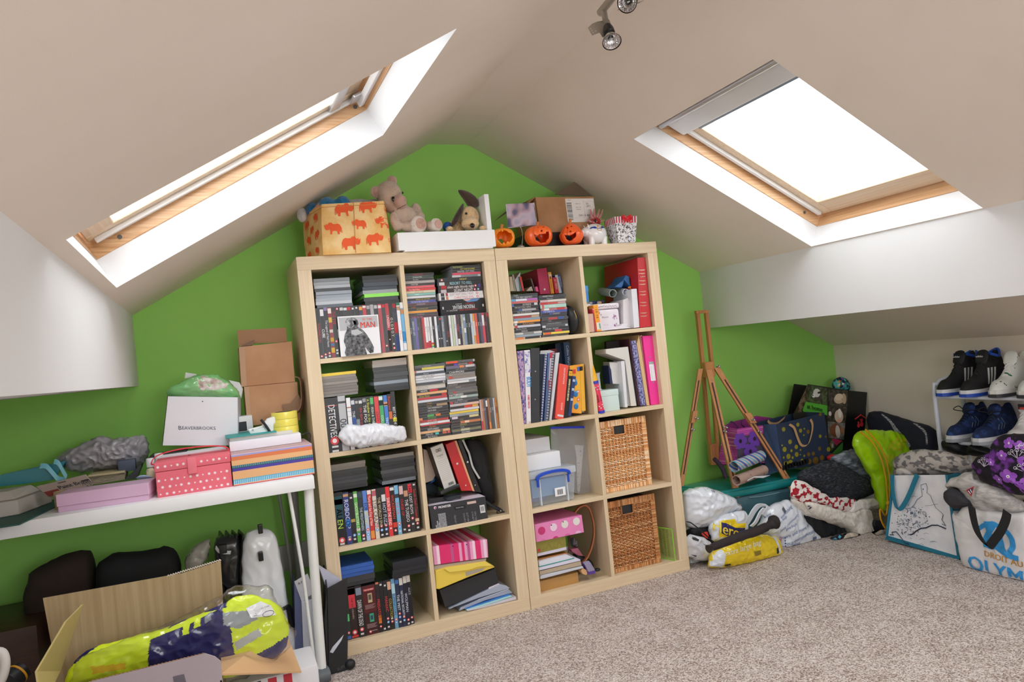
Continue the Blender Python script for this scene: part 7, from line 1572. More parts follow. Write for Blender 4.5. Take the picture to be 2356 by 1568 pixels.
for i,(pl,c,l) in enumerate((([(-0.746,0.1,0.481),(-0.706,0.1,0.503),(-0.689,0.1,0.512),(-0.66,0.1,0.502),(-0.549,0.1,0.497),(-0.535,0.1,0.507),(-0.495,0.1,0.486),(-0.483,0.1,0.426),(-0.487,0.1,0.374),(-0.507,0.1,0.195),(-0.765,0.1,0.258),(-0.751,0.1,0.424)],'141618','black holdall under the desk, its top edge uneven'),([(-0.973,0.15,0.466),(-0.875,0.15,0.522),(-0.765,0.15,0.533),(-0.759,0.15,0.491),(-0.754,0.15,0.426),(-0.773,0.15,0.207),(-0.974,0.15,0.257)],'2c2018','dark brown box shape deep under the desk'))):
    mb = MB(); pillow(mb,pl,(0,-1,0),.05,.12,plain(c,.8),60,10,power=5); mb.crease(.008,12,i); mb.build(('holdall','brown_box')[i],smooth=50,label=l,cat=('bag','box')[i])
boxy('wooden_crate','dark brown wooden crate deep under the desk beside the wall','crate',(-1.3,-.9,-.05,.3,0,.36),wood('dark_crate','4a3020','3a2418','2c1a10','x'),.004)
th = thing('document_file','tall white document file standing behind the desk leg','file')
part('body',th,lambda q: q.prism([(-0.118,-0.04,-0.043),(-0.056,-0.04,-0.06),(-0.051,-0.04,0.245),(-0.103,-0.04,0.246)],(0,.2,0),'d4d8e4'),bevel=.002); part('side',th,lambda q: q.prism([(-0.149,-0.04,-0.034),(-0.119,-0.04,-0.042),(-0.104,-0.04,0.246),(-0.12,-0.04,0.322)],(.01,.2,0),'5a6288')); part('open_flap',th,lambda q: q.prism([(-0.119,-0.03,0.321),(-0.071,-0.03,0.339),(-0.053,-0.03,0.27),(-0.101,-0.03,0.244)],(0,.004,0),'d8dae2')); part('print',th,lambda q: (q.text('A-MK',(-0.094,-0.032,0.315),.012,'2c2c34',(1,0,.25),(-.2,0,1)),),False)
th = thing('black_paper_bag','black paper bag holding white magazines, against the shelf side','bag')
part('body',th,lambda q: (q.prism([(-0.045,-0.12,-0.011),(0.023,-0.12,0.001),(0.038,-0.12,0.133),(0.053,-0.12,0.321),(-0.021,-0.12,0.297),(-0.039,-0.12,0.189)],(0,.006,0),plain('1b1b1e',.5,.2)),q.prism([(-0.045,-0.12,-0.011),(-0.021,-0.12,0.297),(-0.006,0.04,0.341),(-0.043,0.04,-0.038)],(.004,0,0),plain('1b1b1e',.5,.2))),bevel=.001)
part('rear',th,lambda q: q.prism([(-0.005,0.05,0.338),(0.077,0.05,0.272),(0.065,0.05,0.153),(-0.017,0.05,0.172)],(0,.004,0),'141416')); part('glossy_patch',th,lambda q: q.prism([(-0.031,-0.121,0.078),(-0.019,-0.121,0.094),(0.022,-0.121,0.126),(0.013,-0.121,0.109),(-0.021,-0.121,0.072)],(0,.0008,0),plain('c8ccd8',.1,.3))); part('lettering',th,lambda q: q.text('SUPER',(0.007,-0.122,0.016),.014,'5a5a60',(1,.0,.2),(-.1,0,1)),False)
slab('magazine','white and blue magazines standing in the black paper bag','magazine',[(-0.033,-0.06,0.363),(0.041,-0.06,0.296),(0.036,-0.06,0.286),(-0.014,-0.06,0.281)],.05,'c4c8dc'); mb = MB(); mb.ball((.034,-.118,.018),(.02,.02,.018),'16161a',12,8); mb.build('bag_foot',label='small black rubber foot beside the black paper bag',cat='foot',smooth=60)
o = boxy('striped_bag','white bag with black and red vertical stripes beside the carton flap','bag',(-.37,-.1,-.4,-.22,.0,.155),'dcdce0',.01); part('stripe',o,lambda q: [q.quad((a,-.401,.0),(b,-.401,.0),(b,-.401,.15),(a,-.401,.15),c) for a,b,c in ((-.36,-.27,'1c1c24'),(-.25,-.225,'c02c3c'),(-.205,-.18,'c02c3c'))],False)
mb = MB(); mb.tube(smooth_path([(-0.906,-0.5,0.432),(-0.883,-0.5,0.426),(-0.879,-0.5,0.392),(-0.893,-0.5,0.353),(-0.912,-0.5,0.345)]),.012,'e0dcd8',8); mb.build('white_rope_handle',smooth=50,label='curved white handle at the carton corner',cat='handle')
mb = MB(); mb.tube([(-0.887,-0.45,0.332),(-0.861,-0.42,0.346)],[.03,.026],plain('1a1c22',.5),20); o = mb.build('torch',smooth=40,label='black cylindrical torch with a yellow ring beside the carton',cat='torch'); part('yellow_ring',o,lambda q: q.tube([(-0.872,-0.434,0.341),(-0.869,-0.43,0.343)],[.029,.0285],'d89c28',20),smooth=40)
boxy('wall_socket_panel','pale speckled panel low on the wall behind the desk legs','panel',(-.2,-.012,YB - .02,YB - .001,.255,.36),'b8b8b4',.003)

# ---------------------------------------------------------------- right-hand corner: easel, boxes, bags, clothes, shoes
EW = wood('beech_easel','d8a06c','c88c58','b4784a','z',1.4,.45,4.,.03)
BRS = plain('c8c8c8',.25,.05,metal=1.)
th = thing('easel','folding beech tripod easel leaning in the corner beside the shelf unit','easel')
def stick(name,a,b,wx,wy,side,parent,slot=None):
    o = part(name,parent,lambda q: q.bar(a,b,wx,wy,EW,side),bevel=.0015)
    if slot:
        a_,b_ = V(a).lerp(V(b),slot[0]),V(a).lerp(V(b),slot[1]); d = (V(b) - V(a)).normalized(); n_ = d.cross(V(side).normalized()).normalized()
        if n_.y > 0: n_ = -n_
        part('slot',o,lambda q: q.bar(a_ + n_ * (wy / 2 - .0015),b_ + n_ * (wy / 2 - .0015),wx * .28,.0042,'3a2418',side))
    return o
def wing(parent,p):
    p = V(p); part('wing_nut',parent,lambda q: (q.tube([p,p + V((0,-.012,0))],.006,BRS,10),q.ball(p + V((-.007,-.012,.003)),(.006,.003,.004),BRS,8,6),q.ball(p + V((.007,-.012,-.003)),(.006,.003,.004),BRS,8,6)),smooth=50)
SX = (1,0,0)
for (u0,u1) in ((1604,1622),(1622,1643)): pass
m1 = stick('mast_rail',*[(1.973,0.27,1.165),(1.972,0.27,0.879)],.017,.02,SX,th); m2 = stick('mast_rail',*[(2.027,0.27,1.161),(2.028,0.27,0.873)],.017,.02,SX,th)
part('mast_cap',th,lambda q: q.bar((1.956,0.262,1.161),(2.034,0.262,1.16),.016,.02,EW,(0,0,1)),bevel=.002)
for p in ([(1.994,0.3,0.877),(1.983,0.3,0.383)],[(2.044,0.3,0.86),(2.031,0.3,0.412)]): stick('rear_rail',p[0],p[1],.016,.018,SX,th)
part('rear_block',th,lambda q: q.bar((1.998,0.285,0.485),(1.995,0.285,0.379),.05,.02,EW,SX),bevel=.002)
part('hub',th,lambda q: q.bar((1.985,0.245,0.905),(1.987,0.245,0.83),.055,.03,EW,SX),bevel=.003)
wing(th,(2.026,0.225,0.879))
LEGS = (([(1.932,0.24,0.876),(1.84,0.24,0.631),(1.763,0.26,0.322)],.024),([(1.974,0.23,0.867),(1.997,0.2,0.558),(1.98,0.11,0.2)],.03),([(2.024,0.23,0.872),(2.127,0.17,0.619),(2.304,0.09,0.233)],.03))
for i,(pts_,wd) in enumerate(LEGS):
    a,b,c = [V(p) for p in pts_]
    l_ = stick('leg',a,c if i else c + (c - a) * .02,wd,.018,(1,-.3,0),th,(.1,.9))
    k = a.lerp(c,.42); d = (c - a).normalized()
    if i != 1: part('clamp_block',l_,lambda q: q.bar(k - d * .03 + V((0,-.012,0)),k + d * .03 + V((0,-.012,0)),wd * 1.1,.026,EW,(1,-.3,0)),bevel=.002)
    wing(th,k + V((0,-.026,-.006))); wing(th,a.lerp(c,.53 if i != 1 else .46) + V((0,-.012,0)))
    tip = (V((1.70,.33,.004)),V((1.966,0.075,0.097)),V((2.356,0.012,0)))[i]
    e_ = part('leg_extension',l_,lambda q: q.bar(a.lerp(c,.75) + V((0,.004,0)),tip,wd * .62,.014,EW,(1,-.3,0)),bevel=.0015)
    part('rubber_tip',e_,lambda q: q.bar(tip - (tip - c).normalized() * .012,tip,wd * .66,.015,'8a4a38',(1,-.3,0)))
# teal lidded tub
TEAL = plain('1c8a8c',.25,.05,coat=.4)
TB = plain('4c7480',.2,.1,alpha=.93,coat=.5)
th = thing('storage_tub','blue-grey plastic storage tub with a bright teal lid, behind the easel','tub')
tb = [V((1.86,.095,0)),V((2.5,.06,0)),V((2.52,.385,0)),V((1.80,.385,0))]
def ringz(k,z): c = sum(tb,V()) / 4; return [tuple(c.lerp(p,k) + V((0,0,z))) for p in tb]
part('tub',th,lambda q: q.hexa(ringz(.9,.002) + ringz(.97,.245),TB),bevel=.02); part('lid',th,lambda q: q.hexa(ringz(1.,.245) + ringz(1.,.278),TEAL),bevel=.012); part('lid_panel',th,lambda q: q.hexa(ringz(.93,.277) + ringz(.9,.286),TEAL),bevel=.004)
part('moulded_rib',th,lambda q: q.tube(smooth_path([(2.024,0.085,0.235),(2.118,0.085,0.227),(2.266,0.085,0.229)]),.003,plain('7c9ca8',.2),6),smooth=50)
th = thing('step_stool','white rounded plastic stool beside the teal-lidded tub','stool')
part('seat',th,lambda q: q.hexa([(1.63,.06,.2),(1.8,.04,.2),(1.8,.28,.2),(1.63,.28,.2),(1.65,.08,.262),(1.785,.06,.262),(1.785,.26,.262),(1.65,.26,.262)],plain('dfe6e2',.35)),bevel=.02); part('skirt',th,lambda q: q.hexa([(1.62,.05,.0),(1.82,.03,.0),(1.82,.29,.0),(1.62,.29,.0),(1.63,.06,.199),(1.802,.04,.199),(1.802,.28,.199),(1.63,.28,.199)],plain('d4dcd8',.35)),bevel=.012)
# gift bags on the tub
DOTB = plain('2c3a54',.5,.06)
th = thing('gift_bag','navy paper gift bag with gold spots and satin handles, on the teal-lidded tub','bag')
f4 = [(2.263,0.1,0.33),(2.585,0.1,0.309),(2.573,0.1,0.578),(2.254,0.1,0.561)]
part('front',th,lambda q: q.prism(f4,(0,.003,0),DOTB)); part('back',th,lambda q: q.prism([V(p) + V((-.03,.13,.004)) for p in f4],(0,.003,0),DOTB))
sd = [f4[0],f4[3],V((2.258,0.2,0.554)),V((2.236,0.2,0.291))]
part('side',th,lambda q: q.prism(sd,(.002,.002,0),'4a6088')); part('side',th,lambda q: q.prism([f4[1],f4[2],V(f4[2]) + V((-.03,.13,.004)),V(f4[1]) + V((-.03,.13,.004))],(.002,.002,0),DOTB))
F = on_face(f4[3],f4[2],f4[0]); ux,vx = (V(f4[2]) - V(f4[3])).normalized(),(V(f4[0]) - V(f4[3])).normalized()
def dots(q):
    g = plain('b0a838',.3,.2,metal=.3); b = plain('8a6a2c',.4,.3,metal=.3); k = '14161c'
    for (x,y,r) in ((1018,768,22),(1195,715,20),(1228,792,20),(1098,928,23),(1030,1020,25),(1115,1040,14),(1175,995,22),(1180,1090,24),(1078,1110,26),(1020,1122,12),(1130,1128,14),(1248,1180,24),(1165,1210,26),(1105,1190,28),(1060,1205,28),(1585,1045,24),(1478,872,18),(1228,1035,10),(1275,770,10),(1270,850,9),(1000,968,9),(1225,1095,7),(1275,1112,11),(1040,1195,20)):
        u = (x - (935 + (y - 702) * .136)) / 615; v = (y - 702 + (x - 935) * .22) / 590; q.disc(F(u,v),r * .00052,g,ux,vx,16)
    for (x,y,r) in ((1325,808,22),(1480,590,20),(1470,1030,22),(1330,1095,22),(1390,1090,22),(1420,1180,40),(1340,1190,30),(1500,1150,30),(1550,880,14),(1610,980,14)):
        u = (x - (935 + (y - 702) * .136)) / 615; v = (y - 702 + (x - 935) * .22) / 590; q.disc(F(u,v,.001),r * .00048,b,ux,vx,14)
    for x in range(1030,1330,36): u = (x - 1010) / 615; q.disc(F(u,.965 - .03 * (x % 5) / 5,.0014),.014,k,ux,vx,12)
part('spot_print',th,dots,False,kind='stuff')
SAT = plain('c8a070',.3,.05,sheen=.4)
part('handle',th,lambda q: q.ribbon(smooth_path([(2.326,0.09,0.551),(2.354,0.09,0.529),(2.368,0.09,0.484),(2.385,0.09,0.442),(2.412,0.09,0.43),(2.44,0.09,0.442),(2.468,0.09,0.494),(2.476,0.09,0.533),(2.466,0.09,0.558)]),.014,.001,SAT,(.8,0,.5)),smooth=50)
part('handle',th,lambda q: q.ribbon(smooth_path([(2.297,0.21,0.566),(2.316,0.21,0.551),(2.356,0.21,0.546),(2.395,0.21,0.561),(2.412,0.21,0.571)]),.014,.001,SAT,(.5,0,.8)),smooth=50)
PB = NT('pink_lines'); co = PB.coord((1,1,60)); PB.l(PB.ramp(PB.noise(co,3,2),[(.4,'a83c98'),(.56,'c04cac'),(.62,'d8a8b0')]),PB.b.inputs['Base Color']); PB.b.inputs['Roughness'].default_value = .6
th = thing('gift_bag','magenta striped gift bag with purple flowers, behind the easel leg','bag')
part('front',th,lambda q: q.prism([(2.034,0.16,0.394),(2.205,0.16,0.368),(2.22,0.16,0.557),(2.056,0.16,0.561)],(0,.003,0),PB.m)); part('side',th,lambda q: q.prism([(2.034,0.16,0.394),(2.056,0.16,0.561),(2.059,0.27,0.566),(2.002,0.27,0.375)],(.002,.002,0),PB.m)); part('back',th,lambda q: q.prism([(2.027,0.29,0.369),(2.354,0.29,0.331),(2.401,0.29,0.563),(2.299,0.29,0.589),(2.124,0.29,0.577),(2.074,0.29,0.561)],(0,.003,0),'9c3488'))
part('window',th,lambda q: q.prism([(2.034,0.157,0.398),(2.2,0.157,0.373),(2.215,0.157,0.516),(2.051,0.157,0.524)],(0,.002,0),'4c4658'))
part('flower',th,lambda q: [[q.disc(V(c) + V((.026 * math.cos(k * 1.05),-.0005 - k * .0003,.026 * math.sin(k * 1.05))),.017,'6a3ca8',n=12) for k in range(6)] + [q.disc(V(c) + V((0,-.003,0)),.008,'2a1a38',n=10)] for c in ((2.063,0.155,0.499),(2.118,0.155,0.44),(2.153,0.155,0.498))],False)
part('cord_handle',th,lambda q: (q.tube(smooth_path([(2.004,0.155,0.584),(2.018,0.155,0.602),(2.039,0.155,0.591),(2.059,0.155,0.565)]),.003,'2c1848',6),q.tube(smooth_path([(2.126,0.2,0.593),(2.118,0.2,0.574),(2.136,0.2,0.556)]),.003,'2c1848',6)),smooth=50)
mb = MB(); mb.tube(smooth_path([(1.838,0.08,0.452),(1.858,0.08,0.43),(1.881,0.08,0.396),(1.894,0.08,0.353)]),.011,'2a1c30',8); mb.build('dark_strap',smooth=50,label='dark padded strap hanging below the easel block',cat='strap')
WAVE = NT('pastel_bands'); co = WAVE.coord((1,1,1),'Object',(0,.9,0)); WAVE.l(WAVE.ramp(WAVE.n('TexWave',{'Vector': co,'Scale': 9.,'Distortion': 1.5,'Detail': 1.}).outputs[1],[(0,'7ab8c8'),(.22,'e8e4e8'),(.3,'d890b8'),(.48,'f0e8ec'),(.55,'e0cc48'),(.68,'68a8d0'),(.85,'5860b0')],'CONSTANT'),WAVE.b.inputs['Base Color'])
roll('wrapping_paper_roll','roll of pastel striped wrapping paper lying on the teal lid',(1.924,0.05,0.404),(2.153,0.12,0.415),.028,WAVE.m,2.2)
roll('wrapping_paper_roll','roll of brown wrapping paper with red reindeer under the pastel roll',(1.921,0.04,0.339),(2.152,0.11,0.346),.026,two_tone('reindeer_paper','b4988c','7a3038',(1,1,1),45,.6,.64,.6),2.2)
slab('torn_paper','torn white edge of wrapping paper on the teal lid','paper',[(1.915,0.035,0.319),(1.965,0.035,0.329),(2.027,0.035,0.343),(2.126,0.035,0.333),(2.078,0.035,0.327),(2.022,0.035,0.338),(1.954,0.035,0.32)],.004,'d8dce4')
# shopping bag printed with pet pictures
th = thing('shopping_bag','black shopping bag printed with small pet photographs and a green label','bag')
pf = [(2.663,0.2,0.351),(2.778,0.2,0.338),(2.859,0.2,0.662),(2.587,0.2,0.725)]; pfl = [(2.468,0.2,0.585),(2.778,0.2,0.338),(2.859,0.2,0.662),(2.587,0.2,0.725)]
part('front',th,lambda q: q.prism([(2.462,0.2,0.577),(2.47,0.2,0.445),(2.694,0.2,0.338),(2.778,0.2,0.338),(2.86,0.2,0.661),(2.584,0.2,0.725)],(0,.003,0),'2a2a22'))
part('gusset',th,lambda q: q.prism([(2.776,0.198,0.338),(2.931,0.198,0.337),(2.998,0.198,0.633),(2.858,0.198,0.66)],(.0,.003,0),plain('141416',.35))); part('back',th,lambda q: q.prism([V(p) + V((.02,.12,0)) for p in [(2.468,0.198,0.446),(2.897,0.198,0.342),(2.987,0.198,0.635),(2.582,0.198,0.724)]],(0,.003,0),'1c1c1c'))
def tile(q,pts_,c): q.poly(pts_,c)
GRS = two_tone('grass_photo','2c3820','5c6c48',(1,1,1),60,.4,.6,.4); DRK = two_tone('dark_photo','2c2824','5c5448',(1,1,1),50,.4,.6,.4); GRY = two_tone('grey_photo','6c6864','98948c',(1,1,1),50,.4,.6,.4)
YY = .197
def tiles(q):
    q.poly([(2.586,0.197,0.721),(2.712,0.197,0.686),(2.7,0.197,0.596),(2.547,0.197,0.635)],GRS); q.poly([(2.718,0.197,0.681),(2.855,0.197,0.659),(2.841,0.197,0.576),(2.706,0.197,0.597)],DRK); q.poly([(2.701,0.197,0.595),(2.84,0.197,0.573),(2.814,0.197,0.488),(2.688,0.197,0.515)],DRK); q.poly([(2.689,0.197,0.513),(2.813,0.197,0.486),(2.79,0.197,0.4),(2.681,0.197,0.424)],GRY); q.poly([(2.683,0.197,0.421),(2.781,0.197,0.397),(2.693,0.197,0.351),(2.678,0.197,0.353)],GRS)
    q.poly([(2.524,0.196,0.594),(2.551,0.196,0.635),(2.698,0.196,0.597),(2.69,0.196,0.544),(2.644,0.196,0.562),(2.528,0.196,0.585)],'58b838'); q.poly([(2.734,0.196,0.412),(2.777,0.196,0.396),(2.729,0.196,0.377),(2.701,0.196,0.417)],'e03878'); q.poly([(2.69,0.196,0.337),(2.781,0.196,0.389),(2.772,0.196,0.342),(2.723,0.196,0.332)],'50a840')
    q.poly([(2.581,0.197,0.724),(2.49,0.197,0.615),(2.47,0.197,0.585),(2.519,0.197,0.587),(2.547,0.197,0.635)],two_tone('leaf_photo','3c2c20','7c6c50',(1,1,1),40,.45,.55,.4))
part('photo_tile',th,tiles,False,kind='stuff')
def pets(q):
    def blob(x,y,rx,ry,c,d=.0): q.disc(PD(x,y,d),1,c,(rx * .00042,0,0),(0,0,ry * .00042),16)
    o_ = V((2.699,0.196,0.595)); ex = (V((2.809,0.196,0.581)) - o_) / 200; ez = (V((2.687,0.196,0.513)) - o_) / 200
    PD = lambda x,y,d: tuple(o_ + ex * (x - 1590) + ez * (y - 465) + V((0,-.001 - d,0)))
    blob(1470,350,60,50,'4c4840'); blob(1450,300,60,55,'d8dcd8',.0005); blob(1480,295,30,14,'2c3030',.001); blob(1410,335,26,26,'e8ecec',.001); blob(1400,330,9,9,'201c1c',.0015)
    blob(1740,375,95,60,'d0bcA0'); blob(1735,350,70,45,'e4d4bc',.0005); blob(1800,370,40,70,'c8b090',.0004); blob(1770,375,5,5,'241c18',.001)
    blob(1735,600,75,85,'d8c4b0'); blob(1745,560,30,60,'f0ece4',.0005); blob(1735,660,40,22,'e0a890',.001); blob(1620,565,24,30,'e0e0dc')
    blob(1690,780,95,85,'8c5438'); blob(1720,800,40,85,'e0d8d0',.0005); blob(1780,790,30,50,'a87858',.0006)
    blob(1650,960,35,50,'8c8c8c'); blob(1650,980,16,30,'e0e0e0',.0005)
part('pet_print',th,pets,False,kind='stuff')
part('lettering',th,lambda q: (q.text('at home',(2.606,0.194,0.596),.036,'1c2c14',V((2.666,0.194,0.576)) - V((2.541,0.194,0.615)),(0,0,1),fit=.11,bold=.0006),),False)
def logo(q):
    q.tube([(2.886,0.196,0.499),(2.932,0.196,0.517),(2.964,0.196,0.493)],.0035,'d83038',5); o_ = V((2.92,0.196,0.471))
    for (x,z,r) in ((-.014,-.01,.011),(-.012,.006,.007),(.01,-.006,.013),(.012,.014,.009),(.004,.02,.004),(.02,.02,.004)): q.disc(o_ + V((x,-.0005,z)),r,'d83038',n=12)
part('logo',th,logo,False)
# knitted mitten shape behind
mb = MB(); pillow(mb,[(2.86,0.3,0.661),(2.867,0.3,0.708),(2.902,0.3,0.728),(2.943,0.3,0.727),(2.974,0.3,0.696),(2.987,0.3,0.64),(2.925,0.3,0.647)],(0,-1,0),.03,.03,two_tone('mosaic_knit','1c2444','48b8b8',(1,1,1),48,.45,.56,.8,.3,1),50,8)
o = mb.build('pouch',smooth=60,label='round-topped pouch in a navy and multicoloured mosaic print, behind the pet bag',cat='pouch')
q = MB(); rn = random.Random(4)
for i in range(26): p = V((2.833,0.26,0.669)) + V((rn.random() * .085,0,rn.random() * .075)); q.quad(p,p + V((.012,0,.002)),p + V((.012,0,.01)),p + V((0,0,.009)),('e0c040','e87050','48b8c8','9050b0','e8e8e0')[i % 5])
q.wrap(mb,(0,1,0),.001); q.build('patch_print',o,fix=False,kind='stuff')
mb = MB(); pillow(mb,[(2.522,0.06,0.367),(2.584,0.06,0.369),(2.569,0.06,0.337),(2.528,0.06,0.335)],(0,-1,0),.02,.02,'c82028',30,5); mb.build('red_cloth',smooth=50,label='scrap of bright red cloth below the pet bag',cat='cloth')
# ---- plastic bags on the carpet
WPL = plain('dfe6f0',.25,.05,coat=.5)
def sack(name,label,loop,front,back,m,crease=(.012,16,1),nrm=(0,-1,.35),ns=150,nr=34,cat='bag',sm=70,power=2.6,rnd=1):
    mb = MB(); pillow(mb,loop,nrm,front,back,m,ns,nr,rnd=rnd,power=power); mb.crease(crease[0],crease[1],crease[2],(1,1,1),.4)
    for i,p in enumerate(mb.v):
        if p[2] < .002: mb.v[i] = (p[0],p[1],.002)
    return mb,mb.build(name,smooth=sm,label=label,cat=cat)
def on_bag(mb,o,name,fn,cuts=2,dirn=(.384,.923,.01),off=.002):
    q = MB(); fn(q); q.cut(cuts); q.wrap(mb,dirn,off)
    if q.f: q.build(name,o,fix=False,kind='stuff')
mb,o = sack('plastic_bag','bulging white plastic bag nearest the shelf unit, lying on the other bags',[(1.603,0.03,0.291),(1.608,0.03,0.342),(1.656,0.03,0.35),(1.711,0.03,0.343),(1.747,0.03,0.327),(1.786,0.03,0.308),(1.836,0.03,0.278),(1.872,0.03,0.253),(1.903,0.03,0.219),(1.914,0.03,0.201),(1.864,0.03,0.194),(1.825,0.03,0.192),(1.786,0.03,0.19),(1.737,0.03,0.165),(1.669,0.03,0.159),(1.605,0.03,0.187)],.09,.06,WPL,(.013,14,2))
on_bag(mb,o,'print',lambda q: (q.text('GHIJK',(1.659,-0.12,0.356),.018,'28387c',(.8,0,-.25),(.2,0,1)),q.text('rs&',(1.689,-0.12,0.336),.014,'28387c',(.8,0,-.3),(.2,0,1)),q.text('VANTA',(1.548,-0.12,0.325),.012,'b0bccc',(1,0,0),(0,0,1))))
mb,o = sack('plastic_bag','small crumpled white bag with black markings low beside the shelf corner',[(1.589,0,0.147),(1.601,0,0.151),(1.632,0,0.139),(1.67,0,0.119),(1.7,0,0.086),(1.706,0,0.045),(1.694,0,0.014),(1.587,0,0.043),(1.58,0,0.103)],.05,.05,plain('d4d8e0',.3,.06),(.014,20,8),ns=80,nr=14)
on_bag(mb,o,'print',lambda q: (q.poly([(1.565,-0.06,0.161),(1.609,-0.06,0.137),(1.604,-0.06,0.129),(1.58,-0.06,0.137)],'1c1c24'),q.poly([(1.624,-0.06,0.116),(1.654,-0.06,0.093),(1.645,-0.06,0.106)],'1c1c24'),q.poly([(1.564,-0.06,0.069),(1.592,-0.06,0.063),(1.587,-0.06,0.057)],'1c1c24')))
mb,o = sack('tool_case','black case with a red catch between the white bags',[(1.614,0.04,0.171),(1.676,0.04,0.156),(1.74,0.04,0.156),(1.757,0.04,0.138),(1.757,0.04,0.081),(1.729,0.04,0.074),(1.67,0.04,0.108),(1.617,0.04,0.136)],.04,.05,'16181c',(.003,12,1),power=5)
part('red_catch',o,lambda q: q.prism([(1.646,-0.035,0.155),(1.647,-0.035,0.147),(1.67,-0.035,0.126),(1.677,-0.035,0.137),(1.674,-0.035,0.157)],(0,.012,0),'d83428'),bevel=.002)
mb,o = sack('plastic_bag','yellow and white plastic carrier lying under the umbrella',[(1.634,-0.07,0.013),(1.639,-0.07,0.038),(1.646,-0.07,0.064),(1.666,-0.07,0.074),(1.709,-0.07,0.096),(1.77,-0.07,0.102),(1.838,-0.07,0.104),(1.904,-0.07,0.105),(1.999,-0.07,0.085),(2.036,-0.07,0.062),(2.049,-0.07,0.016),(2.05,-0.07,-0.009),(2.032,-0.07,-0.024),(1.964,-0.07,-0.028),(1.829,-0.07,-0.022),(1.718,-0.07,-0.01)],.055,.07,plain('f0d420',.25,.05,coat=.4),(.010,15,4))
def yb(q):
    q.poly([(1.593,-0.12,0.027),(1.602,-0.12,0.084),(1.671,-0.12,0.114),(1.679,-0.12,0.103),(1.694,-0.12,0.062),(1.688,-0.12,0.034),(1.676,-0.12,0.008)],WPL); q.poly([(1.956,-0.12,0.106),(1.992,-0.12,0.084),(2.01,-0.12,0.01),(1.996,-0.12,-0.006),(1.997,-0.12,0.031),(1.976,-0.12,0.081)],WPL)
on_bag(mb,o,'white_panel',yb,3,off=.003)
on_bag(mb,o,'print',lambda q: (q.text('extra large bag',(1.792,-0.12,0.081),.034,'f4f0c8',V((1.877,-0.12,0.092)) - V((1.711,-0.12,0.079)),(.12,0,1),fit=.3,bold=.001),q.text('zero c',(1.752,-0.12,0.111),.02,'4c4438',(.95,0,.2),(0,0,1)),q.text('co.uk',(1.812,-0.12,0.114),.022,'2c2820',(.95,0,.25),(0,0,1)),q.poly([(1.844,-0.12,0.055),(1.885,-0.12,0.053),(1.886,-0.12,0.033),(1.85,-0.12,0.033)],'8c7c20'),[q.poly([(1.844,-0.122,0.053),(1.845,-0.122,0.053),(1.849,-0.122,0.038),(1.847,-0.122,0.038)],'f0e080')],q.poly([(1.982,-0.12,0.037),(1.99,-0.12,0.041),(1.997,-0.12,0.016),(1.982,-0.12,0.011)],'2c2820'),q.poly([(1.69,-0.12,0.022),(1.718,-0.12,0.022),(1.72,-0.12,0.011),(1.687,-0.12,0.012)],'3c3418')),2,off=.004)
mb,o = sack('plastic_bag','upright white and yellow carrier with a navy lettered band, above the umbrella',[(1.705,-0.02,0.101),(1.702,-0.02,0.135),(1.692,-0.02,0.176),(1.734,-0.02,0.208),(1.769,-0.02,0.219),(1.81,-0.02,0.216),(1.864,-0.02,0.215),(1.899,-0.02,0.211),(1.911,-0.02,0.185),(1.899,-0.02,0.153),(1.913,-0.02,0.141),(1.9,-0.02,0.103),(1.848,-0.02,0.094),(1.749,-0.02,0.098)],.04,.05,WPL,(.010,16,11))
def hn(q):
    q.poly([(1.713,-0.07,0.125),(1.726,-0.07,0.195),(1.745,-0.07,0.2),(1.808,-0.07,0.194),(1.816,-0.07,0.172),(1.871,-0.07,0.163),(1.855,-0.07,0.116),(1.772,-0.07,0.122)],plain('f0d420',.25,.05,coat=.4))
on_bag(mb,o,'yellow_panel',hn,3,off=.002)
on_bag(mb,o,'navy_band',lambda q: q.poly([(1.726,-0.07,0.195),(1.758,-0.07,0.184),(1.803,-0.07,0.156),(1.862,-0.07,0.143),(1.852,-0.07,0.122),(1.794,-0.07,0.118),(1.758,-0.07,0.125),(1.716,-0.07,0.15)],'28286c'),3,off=.0035)
on_bag(mb,o,'lettering',lambda q: q.text('Heron',(1.772,-0.07,0.151),.072,'f4e050',V((1.83,-0.07,0.126)) - V((1.726,-0.07,0.172)),(.1,0,1),fit=.19,bold=.0012),2,off=.005)
mb,o = sack('plastic_bag','white carrier bag covered in blue handwriting, with an open handle',[(1.977,0,0.11),(2.028,0,0.16),(2.024,0,0.185),(2.078,0,0.199),(2.146,0,0.21),(2.179,0,0.21),(2.217,0,0.184),(2.246,0,0.15),(2.257,0,0.102),(2.289,0,0.06),(2.33,0,0.013),(2.368,0,-0.035),(2.352,0,-0.04),(2.275,0,-0.038),(2.17,0,-0.038),(2.11,0,-0.047),(2.106,0,-0.017),(2.089,0,0.037),(2.02,0,0.07)],.06,.06,WPL,(.010,14,13))
